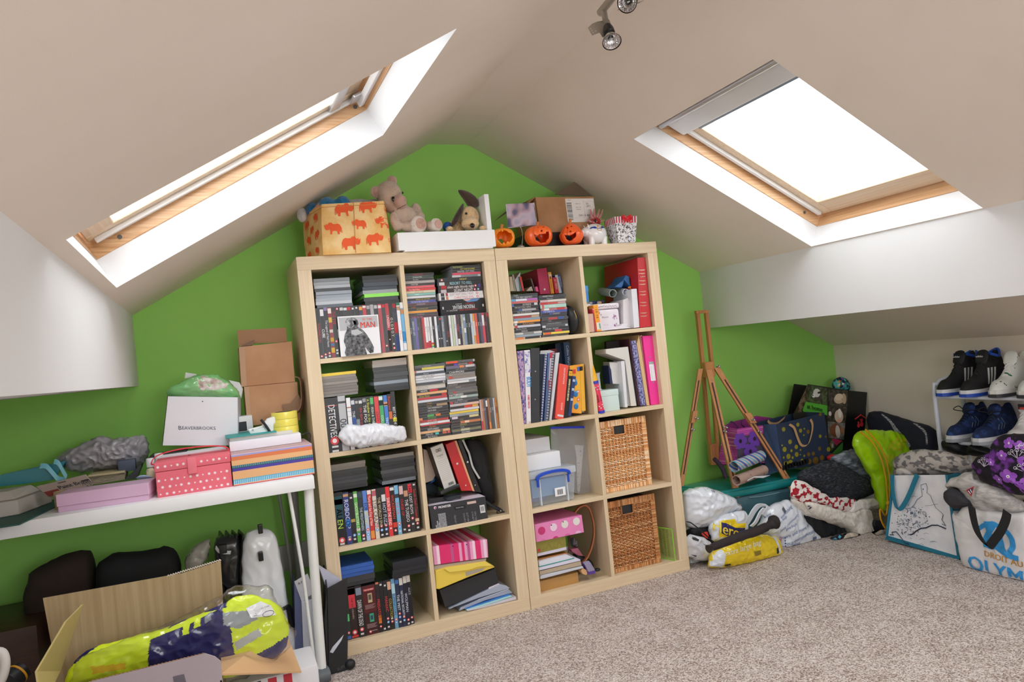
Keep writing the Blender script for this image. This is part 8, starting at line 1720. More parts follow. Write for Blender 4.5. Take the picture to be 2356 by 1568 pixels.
def hand(q):
    for i,(s_,a,z_) in enumerate((('ways',(1400,720),.02),('start something',(1610,690),.021),('to help',(1600,760),.019),('local community',(1700,800),.02),('give back',(1720,860),.019),('more and more in',(1800,950),.024),('our communities',(1870,1030),.026),('always',(1800,1140),.02))):
        q.text(s_,((2.01,-0.07,0.166),(2.093,-0.07,0.16),(2.086,-0.07,0.14),(2.124,-0.07,0.12),(2.13,-0.07,0.1),(2.158,-0.07,0.067),(2.183,-0.07,0.036),(2.15,-0.07,0.008))[i],z_,'5a74a8',(.95,0,.22 if i > 3 else .5),(-.1,0,1),fit=.17)
    q.text('CAREER',(2.071,-0.07,0.03),.016,'c83848',(-.1,0,1),(-1,0,0)); q.poly([(2.091,-0.07,0.186),(2.104,-0.07,0.195),(2.113,-0.07,0.173),(2.102,-0.07,0.162)],'5c6470'); q.poly([(2.259,-0.07,0.018),(2.281,-0.07,0.021),(2.282,-0.07,0.001),(2.261,-0.07,0.002)],'5a6a94')
    for i in range(6): q.quad(*[V((2.091,-0.07,0.051)) + V((.0,0,-.014 * i)) + V(d) for d in ((0,0,0),(.006,0,0),(.006,0,-.008),(0,0,-.008))],'4858b0')
on_bag(mb,o,'print',hand,2,off=.003)
part('handle',o,lambda q: q.ribbon(smooth_path([(1.898,-0.02,0.144),(1.929,-0.02,0.172),(1.956,-0.02,0.199),(1.986,-0.02,0.218),(2.018,-0.02,0.216),(2.044,-0.02,0.202),(2.025,-0.02,0.18),(2.011,-0.02,0.167)]),.03,.006,WPL,(.7,.2,-.5)),smooth=40)
part('handle',o,lambda q: q.ribbon(smooth_path([(1.915,-0.04,0.138),(1.944,-0.04,0.154),(1.977,-0.04,0.192),(2.003,-0.04,0.209)]),.02,.006,WPL,(.8,.2,-.3)),smooth=40)
# umbrella
th = thing('umbrella','folded dark grey umbrella with a strap, lying across the carrier bags','umbrella')
UM = plain('2e2729',.85,.12)
ua,ub = V((1.584,-0.17,0.133)),V((1.989,-0.13,0.159))
um = MB(); um.tube(smooth_path([ua,ua.lerp(ub,.1),ua.lerp(ub,.45),(1.843,-0.145,0.146),(1.91,-0.135,0.151),(1.954,-0.13,0.158),(1.97,-0.13,0.163),(1.988,-0.13,0.163)],5),[.014 + .006 * min(1,i / 10) if i < 22 else .016 + .016 * min(1,(i - 22) / 8) if i < 33 else .03 - .006 * (i - 33) for i in range(36)],UM,14); um.crease(.003,40,2,(.3,1,1)); um.build('canopy',th,smooth=60)
part('handle',th,lambda q: q.tube([(1.566,-0.172,0.131),ua],[.018,.014],plain('2a2424',.4),14),smooth=50); part('strap',th,lambda q: q.tube(smooth_path([(1.507,-0.12,0.25),(1.53,-0.12,0.24),(1.578,-0.12,0.196),(1.619,-0.12,0.153),(1.657,-0.12,0.118)]),.0028,'1c1c1e',6),smooth=50)
# ---- clothes heap
KNIT = lambda n,a,b,sc,k=.3: two_tone(n,a,b,sc,90,.4,.6,.95,k,3)
def cloth(name,label,loop,front,back,m,nrm=(-.3,-.8,.5),cr=(.01,9,1),cat='clothing',ns=90,power=3.2):
    mb = MB(); pillow(mb,loop,nrm,front,back,m,ns,16,power=power); mb.crease(cr[0],cr[1],cr[2],(1,1,1.4),.6)
    for i,p in enumerate(mb.v):
        if p[2] < .002: mb.v[i] = (p[0],p[1],.002)
    return mb,mb.build(name,smooth=60,label=label,cat=cat)
cloth('jumper','black ribbed jumper at the bottom of the clothes heap',[(2.236,-0.02,0.16),(2.307,-0.02,0.112),(2.433,-0.02,0.068),(2.546,-0.02,0.015),(2.564,-0.02,-0.029),(2.513,-0.02,-0.044),(2.453,-0.02,-0.054),(2.41,-0.02,-0.024),(2.337,-0.02,-0.006),(2.257,-0.02,0.051)],.03,.08,KNIT('black_knit','121418','24282c',(1,1,.1)))
mb,o = cloth('sleeve','sleeve with pink and blue pattern beside the beige ribbed cuff',[(2.332,-0.09,0.012),(2.352,-0.09,0.019),(2.412,-0.09,0.014),(2.448,-0.09,0.004),(2.406,-0.09,-0.023),(2.378,-0.09,-0.024),(2.357,-0.09,-0.006)],.02,.04,'1a1c24')
on_bag(mb,o,'knit_pattern',lambda q: [q.poly([V((2.316,-0.12,0.025)) + V((.026 * i + a,0,.01 * i + b)) for a,b in ((0,0),(.012,.008),(.024,0),(.012,-.008))],('f04878','e86890','48b0d8','78d0e8')[i % 4]) for i in range(4)] + [q.poly([V((2.332,-0.12,0.007)) + V((.026 * i + a,0,.008 * i + b)) for a,b in ((0,0),(.011,.009),(.022,0),(.011,-.009))],'58b8e0') for i in range(3)],1)
cloth('jumper_cuff','beige ribbed knitted hem under the white jumper',[(2.383,-0.1,-0.013),(2.424,-0.1,0.011),(2.462,-0.1,0.014),(2.506,-0.1,-0.009),(2.515,-0.1,-0.046),(2.484,-0.1,-0.061),(2.426,-0.1,-0.042)],.025,.05,KNIT('beige_rib','b8ac9c','d8ccbc',(.6,.6,.06)))
cloth('jumper','taupe ribbed knit beside the map tote’s base',[(2.546,-0.16,-0.022),(2.554,-0.16,0.001),(2.59,-0.16,0.012),(2.612,-0.16,-0.003),(2.613,-0.16,-0.028),(2.573,-0.16,-0.034)],.02,.05,KNIT('taupe_rib','8c8078','b0a498',(.6,.6,.06)))
cloth('jumper','dark navy garment tucked behind the white cuff',[(2.597,-0.1,0.045),(2.645,-0.1,0.043),(2.674,-0.1,0.005),(2.684,-0.1,-0.029),(2.621,-0.1,-0.024),(2.587,-0.1,0.011)],.03,.06,'1a1c28')
CRM = KNIT('cream_knit','d8d4cc','f0ece4',(1,1,.5))
cloth('jumper','cream jumper with navy stripes folded in the heap',[(2.153,-0.05,0.228),(2.207,-0.05,0.198),(2.283,-0.05,0.157),(2.405,-0.05,0.096),(2.517,-0.05,0.044),(2.517,-0.05,0.015),(2.444,-0.05,0.039),(2.357,-0.05,0.087),(2.261,-0.05,0.126),(2.203,-0.05,0.171),(2.167,-0.05,0.202)],.03,.07,CRM)
mb,o = cloth('jumper','cream cable jumper with a dangling square cuff at the front of the heap',[(2.197,-0.09,0.213),(2.274,-0.09,0.182),(2.396,-0.09,0.133),(2.504,-0.09,0.092),(2.554,-0.09,0.108),(2.62,-0.09,0.092),(2.618,-0.09,0.046),(2.633,-0.09,0.015),(2.667,-0.09,-0.028),(2.618,-0.09,-0.057),(2.561,-0.09,-0.075),(2.524,-0.09,-0.029),(2.468,-0.09,0.042),(2.388,-0.09,0.075),(2.284,-0.09,0.125),(2.218,-0.09,0.175)],.035,.06,CRM)
on_bag(mb,o,'stripe',lambda q: (q.poly([(2.156,-0.14,0.178),(2.189,-0.14,0.195),(2.206,-0.14,0.189),(2.168,-0.14,0.17)],'28304c'),q.poly([(2.184,-0.14,0.161),(2.205,-0.14,0.186),(2.211,-0.14,0.181),(2.193,-0.14,0.159)],'28304c')),2)
NRD = two_tone('nordic_knit','eae4e0','a81c2c',(1,1,1),42,.52,.56,.95,.2,1)
cloth('jumper','white and red nordic-patterned jumper in the middle of the heap',[(2.138,-0.07,0.255),(2.153,-0.07,0.303),(2.186,-0.07,0.315),(2.277,-0.07,0.258),(2.37,-0.07,0.194),(2.438,-0.07,0.143),(2.486,-0.07,0.152),(2.535,-0.07,0.158),(2.549,-0.07,0.148),(2.528,-0.07,0.106),(2.465,-0.07,0.101),(2.417,-0.07,0.129),(2.303,-0.07,0.178),(2.193,-0.07,0.207),(2.165,-0.07,0.229)],.03,.07,NRD)
cloth('jumper_hem','white ribbed hem of the nordic jumper',[(2.524,-0.08,0.154),(2.639,-0.08,0.145),(2.667,-0.08,0.129),(2.693,-0.08,0.096),(2.613,-0.08,0.099),(2.541,-0.08,0.076),(2.468,-0.08,0.102),(2.501,-0.08,0.13)],.03,.06,KNIT('white_rib','d0ccc8','f0ece8',(.5,.5,.06)))
cloth('leggings','dark charcoal flecked garment folded on top of the heap',[(2.224,-0.03,0.307),(2.241,-0.03,0.336),(2.322,-0.03,0.355),(2.437,-0.03,0.371),(2.508,-0.03,0.333),(2.598,-0.03,0.279),(2.698,-0.03,0.215),(2.724,-0.03,0.156),(2.668,-0.03,0.151),(2.577,-0.03,0.141),(2.517,-0.03,0.13),(2.467,-0.03,0.115),(2.416,-0.03,0.155),(2.351,-0.03,0.23),(2.287,-0.03,0.272)],.04,.09,two_tone('flecked_charcoal','22262e','5c6068',(.5,.5,2),120,.5,.75,.95,.3),power=4)
cloth('jumper','pale grey ribbed jumper behind the charcoal garment',[(2.495,0.03,0.356),(2.578,0.03,0.374),(2.667,0.03,0.383),(2.681,0.03,0.359),(2.74,0.03,0.275),(2.799,0.03,0.191),(2.775,0.03,0.168),(2.746,0.03,0.211),(2.617,0.03,0.295)],.03,.06,KNIT('grey_marl','6c7684','aab2c0',(.25,.6,1)))
# lime drawstring bag
LIME = plain('a8e010',.25,.06,coat=.4)
mb,o = sack('drawstring_bag','glossy lime green drawstring bag with yellow cord and print',[(2.533,-0.1,0.447),(2.554,-0.1,0.488),(2.63,-0.1,0.493),(2.731,-0.1,0.48),(2.833,-0.1,0.457),(2.902,-0.1,0.417),(2.952,-0.1,0.356),(2.875,-0.1,0.314),(2.785,-0.1,0.282),(2.762,-0.1,0.195),(2.742,-0.1,0.123),(2.701,-0.1,0.067),(2.667,-0.1,0.084),(2.662,-0.1,0.152),(2.637,-0.1,0.261),(2.603,-0.1,0.311),(2.554,-0.1,0.385)],.05,.06,LIME,(.013,9,5),(-.3,-.9,.3))
YC = plain('e8b020',.5)
part('cord',o,lambda q: (q.tube(smooth_path([(2.491,-0.19,0.51),(2.561,-0.19,0.45),(2.607,-0.19,0.364),(2.624,-0.19,0.274),(2.623,-0.19,0.202),(2.619,-0.19,0.141),(2.597,-0.19,0.09),(2.572,-0.19,0.124),(2.563,-0.19,0.118),(2.564,-0.19,0.075),(2.588,-0.19,0.031),(2.615,-0.19,0.044),(2.624,-0.19,0.129),(2.639,-0.19,0.199),(2.649,-0.19,0.27),(2.637,-0.19,0.359),(2.598,-0.19,0.438),(2.526,-0.19,0.516)]),.0042,YC,7),q.ball((2.617,-0.195,0.147),(.012,.01,.012),YC,10,8)),smooth=60)
on_bag(mb,o,'print',lambda q: [q.poly([V((2.677,-0.16,0.387)) + V((.03 * i + a,0,-.026 * j + .016 * i + b)) for a,b in ((0,0),(.024,.012),(.024,-.008),(.0,-.016))],'d0d020') for i in range(7) for j in range(3) if (i * 3 + j) % 4],2,(.384,.923,-.1))
# navy jacket by the knee wall
mb = MB(); pillow(mb,[(2.93,0.162,0.533),(2.93,0.079,0.543),(2.93,0.007,0.528),(2.93,-0.146,0.493),(2.93,-0.227,0.478),(2.93,-0.255,0.447),(2.93,-0.249,0.38),(2.93,-0.234,0.334),(2.93,-0.124,0.308),(2.93,-0.085,0.335),(2.93,0.047,0.355),(2.93,0.148,0.379)],(-1,-.4,.2),.07,.06,plain('1c2030',.85,.15),80,12,power=4); mb.crease(.012,8,3); o = mb.build('jacket',smooth=60,label='dark navy padded jacket with grey knitted bands against the low wall',cat='jacket')
KB = two_tone('knit_band','5c5e66','c0c0c4',(1,1,8),60,.45,.55,.9)
def band_(q):
    q.poly([(2.85,-0.056,0.533),(2.85,-0.078,0.534),(2.85,-0.114,0.471),(2.85,-0.188,0.386),(2.85,-0.178,0.37),(2.85,-0.162,0.384),(2.85,-0.095,0.462)],KB); q.poly([(2.85,-0.246,0.494),(2.85,-0.278,0.497),(2.85,-0.304,0.454),(2.85,-0.305,0.396),(2.85,-0.29,0.395),(2.85,-0.288,0.446)],KB)
on_bag(mb,o,'knit_band',band_,3)
mb = MB(); pillow(mb,[(3.01,-0.1,0.344),(3.061,-0.1,0.352),(3.11,-0.1,0.341),(3.141,-0.1,0.324),(3.178,-0.1,0.303),(3.116,-0.1,0.308),(3.052,-0.1,0.326)],(-.3,-.8,.5),.03,.03,plain('78b8a0',.9,.1),40,6); mb.crease(.01,20,4); mb.build('green_cloth',smooth=50,label='mint green crumpled cloth at the rack’s foot',cat='cloth')
# ---- map tote
th = thing('tote_bag','white canvas tote with teal edges and a hand-drawn map','bag')
XT = 2.49
TL = plain('1c7894',.7,.06); CVW = two_tone('white_canvas','dfe2ea','eceef4',(1,1,1),12,.4,.6,.8,.1)
tf = [(2.49,-0.279,0.03),(2.49,-0.625,0.01),(2.49,-0.613,0.355),(2.49,-0.347,0.32)]
part('front',th,lambda q: q.prism(tf,(.004,0,0),CVW)); part('base_trim',th,lambda q: q.prism([(2.489,-0.266,0.012),(2.489,-0.627,-0.001),(2.489,-0.627,0.014),(2.489,-0.279,0.033)],(.16,0,0),TL)); part('back',th,lambda q: q.prism([V(p) + V((.17,0,0)) for p in tf],(.003,0,0),TL))
part('side',th,lambda q: q.prism([tf[1],tf[2],V(tf[2]) + V((.17,-.01,0)),V(tf[1]) + V((.17,-.01,0))],(0,-.004,0),TL)); part('side',th,lambda q: q.prism([tf[0],tf[3],V(tf[3]) + V((.17,0,0)),V(tf[0]) + V((.17,0,0))],(0,.004,0),TL)); part('piping',th,lambda q: q.tube([(2.486,-0.616,0.356),(2.486,-0.623,0.146),(2.486,-0.63,0.005)],.006,TL,6)); part('piping',th,lambda q: q.tube([(2.486,-0.35,0.321),(2.486,-0.326,0.21),(2.486,-0.281,0.032)],.006,TL,6))
part('handle',th,lambda q: q.ribbon(smooth_path([(2.474,-0.355,0.322),(2.474,-0.351,0.271),(2.474,-0.354,0.212),(2.474,-0.363,0.175),(2.474,-0.381,0.176),(2.474,-0.408,0.207),(2.474,-0.439,0.256),(2.474,-0.47,0.314),(2.474,-0.486,0.342)]),.02,.005,TL,(0,.8,.5)),smooth=50)
INK = '20283c'
def mapdraw(q):
    L = lambda pts_,r=.0009,c=INK: q.tube(pts_,r,c,4,caps=False)
    L([(2.487,-0.488,0.263),(2.487,-0.487,0.296),(2.487,-0.513,0.306),(2.487,-0.517,0.287),(2.487,-0.512,0.265),(2.487,-0.528,0.256),(2.487,-0.538,0.225),(2.487,-0.548,0.205),(2.487,-0.573,0.188),(2.487,-0.579,0.181)]); L([(2.487,-0.488,0.263),(2.487,-0.489,0.248),(2.487,-0.459,0.226),(2.487,-0.444,0.202),(2.487,-0.425,0.185),(2.487,-0.404,0.177)]); L([(2.487,-0.579,0.181),(2.487,-0.57,0.158),(2.487,-0.578,0.146),(2.487,-0.585,0.135),(2.487,-0.568,0.14)],.0014)
    L([(2.487,-0.584,0.122),(2.487,-0.548,0.13),(2.487,-0.519,0.125),(2.487,-0.489,0.108),(2.487,-0.464,0.101),(2.487,-0.437,0.083),(2.487,-0.421,0.068),(2.487,-0.407,0.061)],.0026); L([(2.487,-0.298,0.04),(2.487,-0.315,0.043),(2.487,-0.311,0.054),(2.487,-0.335,0.061),(2.487,-0.361,0.034),(2.487,-0.372,0.018),(2.487,-0.394,0.016)],.0022)
    L([(2.487,-0.496,0.166),(2.487,-0.502,0.141),(2.487,-0.466,0.117),(2.487,-0.414,0.094),(2.487,-0.38,0.11)],.0005); L([(2.487,-0.496,0.205),(2.487,-0.53,0.215),(2.487,-0.559,0.224)],.0005)
    rn = random.Random(8); o_ = V((2.487,-0.456,0.159)); ey = (V((2.487,-0.506,0.168)) - o_) / 100; ez = (V((2.487,-0.451,0.114)) - o_) / 100
    P = lambda x,y: o_ + ey * (x - 400) + ez * (y - 800)
    for i in range(120):
        x = rn.gauss(300,75); y = 870 + rn.gauss(0,70) - (x - 300) * .35
        if not (110 < x < 600 and 560 < y < 1090): continue
        a = rn.random() * 3.1; d = V((0,math.cos(a),math.sin(a))) * rn.uniform(.002,.006)
        q.tube([P(x,y) - d,P(x,y) + d],rn.choice((.0006,.0009,.0013)),rn.choice((INK,INK,'3c4458','2c78b0')),4,caps=False)
    for (x,y,r,c) in ((465,785,24,'a8acb8'),(390,870,14,'6c7080'),(455,545,8,'2880b8'),(295,750,7,'2880b8'),(330,775,8,'2880b8'),(265,800,8,'2880b8'),(480,815,7,INK),(515,820,6,INK),(410,735,4,INK),(445,725,4,INK),(490,860,5,INK),(500,890,5,INK),(375,795,12,'8c90a0')): q.disc(P(x,y) + V((-.0003,0,0)),r * .00042,c,(0,1,0),(0,0,1),9,r * .0002 if r > 9 else 0)
    for (x,y) in ((480,985),(560,1065),(440,1040),(430,1095),(540,1065),(360,615)): q.tube([P(x - 25,y + 4),P(x,y - 6),P(x + 25,y + 4)],.0006,'5c7898',4)
part('map_print',th,mapdraw,False,kind='stuff')
LEO = two_tone('leopard_print','c0bcb8','747274',(1,.6,1),42,.5,.56,.9,.05,2)
cloth('leopard_blanket','folded grey leopard-print fleece on top of the map tote',[(2.56,-0.303,0.371),(2.56,-0.353,0.409),(2.56,-0.432,0.432),(2.56,-0.511,0.438),(2.56,-0.576,0.436),(2.56,-0.641,0.419),(2.56,-0.694,0.401),(2.56,-0.684,0.377),(2.56,-0.634,0.357),(2.56,-0.565,0.338),(2.56,-0.517,0.33),(2.56,-0.477,0.312),(2.56,-0.459,0.325),(2.56,-0.382,0.311),(2.56,-0.328,0.337),(2.56,-0.301,0.329)],.05,.07,LEO,(-1,-.1,.5),(.008,10,2),'blanket')
cloth('white_cloth','white cloth tucked in the mouth of the map tote',[(2.54,-0.334,0.336),(2.54,-0.356,0.348),(2.54,-0.407,0.34),(2.54,-0.414,0.314),(2.54,-0.336,0.306)],.03,.04,'cfcac6',(-1,0,.4),(.006,14,3),'cloth')
# ---- woven carrier with blue emblem
th = thing('woven_carrier','silvery white woven carrier bag with blue club emblem and black handles','bag')
SIL = plain('dcdcde',.3,.06,coat=.4)
om = MB(); pillow(om,[(2.44,-0.655,0.225),(2.44,-0.681,0.207),(2.44,-0.702,0.243),(2.44,-0.729,0.255),(2.44,-0.769,0.246),(2.44,-0.849,0.247),(2.44,-0.918,0.257),(2.44,-0.977,0.265),(2.44,-0.97,-0.005),(2.44,-0.92,-0.015),(2.44,-0.82,-0.013),(2.44,-0.715,-0.012),(2.44,-0.686,-0.008),(2.44,-0.676,0.031),(2.44,-0.664,0.096)],(-1,-.1,.1),.03,.2,SIL,110,18,power=5); om.crease(.008,11,9,(1,1,1),.5)
for i,p in enumerate(om.v):
    if p[2] < .002: om.v[i] = (p[0],p[1],.002)
om.build('body',th,smooth=40)
BS = '3098dc'
def crest(q):
    ring = [(2.4,-0.789,0.177),(2.4,-0.811,0.195),(2.4,-0.836,0.206),(2.4,-0.859,0.204),(2.4,-0.872,0.185),(2.4,-0.87,0.151),(2.4,-0.854,0.124),(2.4,-0.829,0.111),(2.4,-0.81,0.119),(2.4,-0.801,0.14)]
    q.tube(smooth_path(ring),.009,BS,6); q.tube(smooth_path([(2.4,-0.821,0.211),(2.4,-0.824,0.188),(2.4,-0.829,0.162),(2.4,-0.836,0.14),(2.4,-0.853,0.116),(2.4,-0.875,0.101),(2.4,-0.896,0.093),(2.4,-0.929,0.089)]),.012,BS,6); q.tube(smooth_path([(2.4,-0.852,0.213),(2.4,-0.842,0.191),(2.4,-0.823,0.164),(2.4,-0.811,0.138),(2.4,-0.809,0.107)]),.012,BS,6); q.tube(smooth_path([(2.4,-0.881,0.191),(2.4,-0.902,0.18),(2.4,-0.914,0.156),(2.4,-0.911,0.129),(2.4,-0.897,0.103)]),.011,BS,6); q.tube(smooth_path([(2.4,-0.867,0.169),(2.4,-0.874,0.132),(2.4,-0.879,0.106),(2.4,-0.892,0.086)]),.009,BS,6)
    q.poly([(2.4,-0.819,0.21),(2.4,-0.832,0.207),(2.4,-0.853,0.217),(2.4,-0.839,0.2),(2.4,-0.842,0.187),(2.4,-0.827,0.192),(2.4,-0.814,0.184),(2.4,-0.823,0.199)],BS)
q = MB(); crest(q); q.wrap(om,(.93,-.05,-.0),.002); q.build('emblem',th,fix=False)
uo = V((2.4,-0.927,0.072)) - V((2.4,-0.803,0.084))
on_bag(om,th,'lettering',lambda q: (q.text('DROIT AU BUT',(2.4,-0.801,0.083),.032,'c08c3c',uo,(0,0,1),'l',fit=.21,bold=.0006),q.text('OLYMPIQUE',(2.4,-0.728,0.033),.085,BS,V((2.4,-0.944,0.019)) - V((2.4,-0.732,0.038)),(0,-.06,1),'l',squeeze=.95,bold=.002)),2,(1,0,0),.003)
BK = plain('17181b',.7,.1)
part('handle',th,lambda q: q.ribbon(smooth_path([(2.36,-0.802,0.277),(2.36,-0.806,0.223),(2.36,-0.816,0.174),(2.36,-0.836,0.142),(2.36,-0.854,0.13),(2.36,-0.876,0.156),(2.36,-0.908,0.2),(2.36,-0.931,0.246),(2.36,-0.94,0.277)]),.032,.004,BK,(0,.8,.45)),smooth=40)
cloth('hoodie','pale grey marl sweatshirt with a striped triangular tag in the woven carrier',[(2.46,-0.621,0.308),(2.46,-0.684,0.356),(2.46,-0.743,0.39),(2.46,-0.772,0.391),(2.46,-0.772,0.359),(2.46,-0.815,0.345),(2.46,-0.882,0.323),(2.46,-0.939,0.286),(2.46,-0.935,0.251),(2.46,-0.854,0.241),(2.46,-0.774,0.227),(2.46,-0.748,0.255),(2.46,-0.699,0.305),(2.46,-0.652,0.31)],.06,.1,two_tone('pale_marl','a8a6a4','c8c6c4',(1,.3,1),80,.4,.6,.95,.2),(-1,-.1,.5),(.014,8,6))
tg = [(2.38,-0.771,0.332),(2.38,-0.806,0.351),(2.38,-0.791,0.31)]
mb = MB(); mb.prism(tg,(.002,0,0),'c83038'); o = mb.build('cloth_tag',label='red triangular tag with white and navy stripes on the sweatshirt',cat='tag'); part('stripe',o,lambda q: (q.poly([(2.379,-0.778,0.332),(2.379,-0.802,0.346),(2.379,-0.792,0.316)],'28304c'),[q.tube([(2.378,-0.783,0.331),(2.378,-0.791,0.32)],.0015,'e8e8e8',4) if i == 0 else q.tube([(2.378,-0.792,0.338),(2.378,-0.796,0.326)],.0015,'e8e8e8',4) for i in range(2)]),False)
cloth('dark_bundle','rolled charcoal garment poking out beside the pale sweatshirt',[(2.44,-0.64,0.266),(2.44,-0.645,0.296),(2.44,-0.676,0.315),(2.44,-0.714,0.306),(2.44,-0.752,0.275),(2.44,-0.762,0.257),(2.44,-0.706,0.244),(2.44,-0.683,0.23),(2.44,-0.65,0.243)],.05,.06,plain('34343a',.9,.1),(-1,-.1,.3),(.008,10,4))
PF = two_tone('purple_flower_cloth','140e1c','6c3090',(1,1,1),17,.52,.6,.9,.05,2)
mb,o = cloth('floral_cloth','black cloth printed with purple flowers and white outlines, draped over the rack end',[(2.42,-0.787,0.411),(2.42,-0.796,0.436),(2.42,-0.831,0.463),(2.42,-0.877,0.487),(2.42,-0.888,0.519),(2.42,-0.913,0.544),(2.42,-0.948,0.556),(2.42,-0.993,0.561),(2.42,-1.027,0.556),(2.42,-1.004,0.332),(2.42,-0.965,0.34),(2.42,-0.928,0.336),(2.42,-0.882,0.36),(2.42,-0.808,0.364),(2.42,-0.799,0.389)],.06,.1,PF,(-1,-.1,.4),(.012,8,7),'cloth')
def fl(q):
    for (x,y,s_) in ((1250,430,1),(1390,540,1.15),(1120,460,.8),(1180,230,.7),(1430,300,1.2),(1250,90,.6),(1100,280,.6)):
        pass
    for c,s_ in zip([(2.33,-0.956,0.411),(2.33,-1.003,0.377),(2.33,-0.911,0.392),(2.33,-0.942,0.488),(2.33,-1.028,0.467),(2.33,-0.968,0.536),(2.33,-0.899,0.459),(2.33,-1.003,0.53)],(1,1.1,.7,.7,1.3,.7,.5,.6)):
        for k in range(5): a = k * 1.257 + .3; q.disc(V(c) + V((0,.017 * s_ * math.cos(a),.017 * s_ * math.sin(a))),.0125 * s_,('8c48b8','9c58c4')[k % 2],(0,1,0),(0,0,1),10)
        q.disc(V(c) + V((-.001,0,0)),.006 * s_,'f0e8f4',(0,1,0),(0,0,1),10); q.disc(V(c) + V((-.0015,0,0)),.003 * s_,'2c1838',(0,1,0),(0,0,1),8)
    for c in [(2.33,-1.01,0.429),(2.33,-0.994,0.482),(2.33,-1.022,0.506),(2.33,-0.87,0.439)]:
        for k in range(5): a = .6 + k * .5; q.tube([V(c),V(c) + V((0,.03 * math.cos(a),.03 * math.sin(a)))],.0012,'e4e0ec',4); q.disc(V(c) + V((-.0005,.03 * math.cos(a),.03 * math.sin(a))),.006,'e4e0ec',(0,1,0),(0,0,1),8,.0045)
q = MB(); fl(q); q.cut(1); q.wrap(mb,(1,0,0),.002); q.build('flower_print',o,fix=False,kind='stuff')
# ---- shoe rack and shoes
WM = plain('d4dae6',.35,.04)
th = thing('shoe_rack','white tubular metal shoe rack with two tiers against the low wall','shoe rack')
xf,xb,ya,yb_,z1,z2,zt = 2.78,2.97,-.375,-1.25,.435,.645,.70
for y in (ya,yb_): part('end_frame',th,lambda q: q.tube(smooth_path([(xf + .012,y,0),(xf + .005,y,.3),(xf,y,zt - .03),(xf + .012,y - .01,zt + .005),(xf + .045,y - .015,zt + .022),(xb - .045,y - .015,zt + .03),(xb - .005,y,zt),(xb,y,zt - .03),(xb,y,0)],5),.0105,WM,10),smooth=60)
for z in (z1,z2):
    for x in (xf + .004,xb): part('shelf_rail',th,lambda q: q.tube([(x,ya,z),(x,yb_,z)],.008,WM,10),smooth=60)
    part('cross_wire',th,lambda q: [q.tube([(xf + .004,ya - .04 - i * .055,z + .001),(xb,ya - .04 - i * .055,z + .001)],.0025,WM,6) for i in range(15)],smooth=60,kind='stuff')
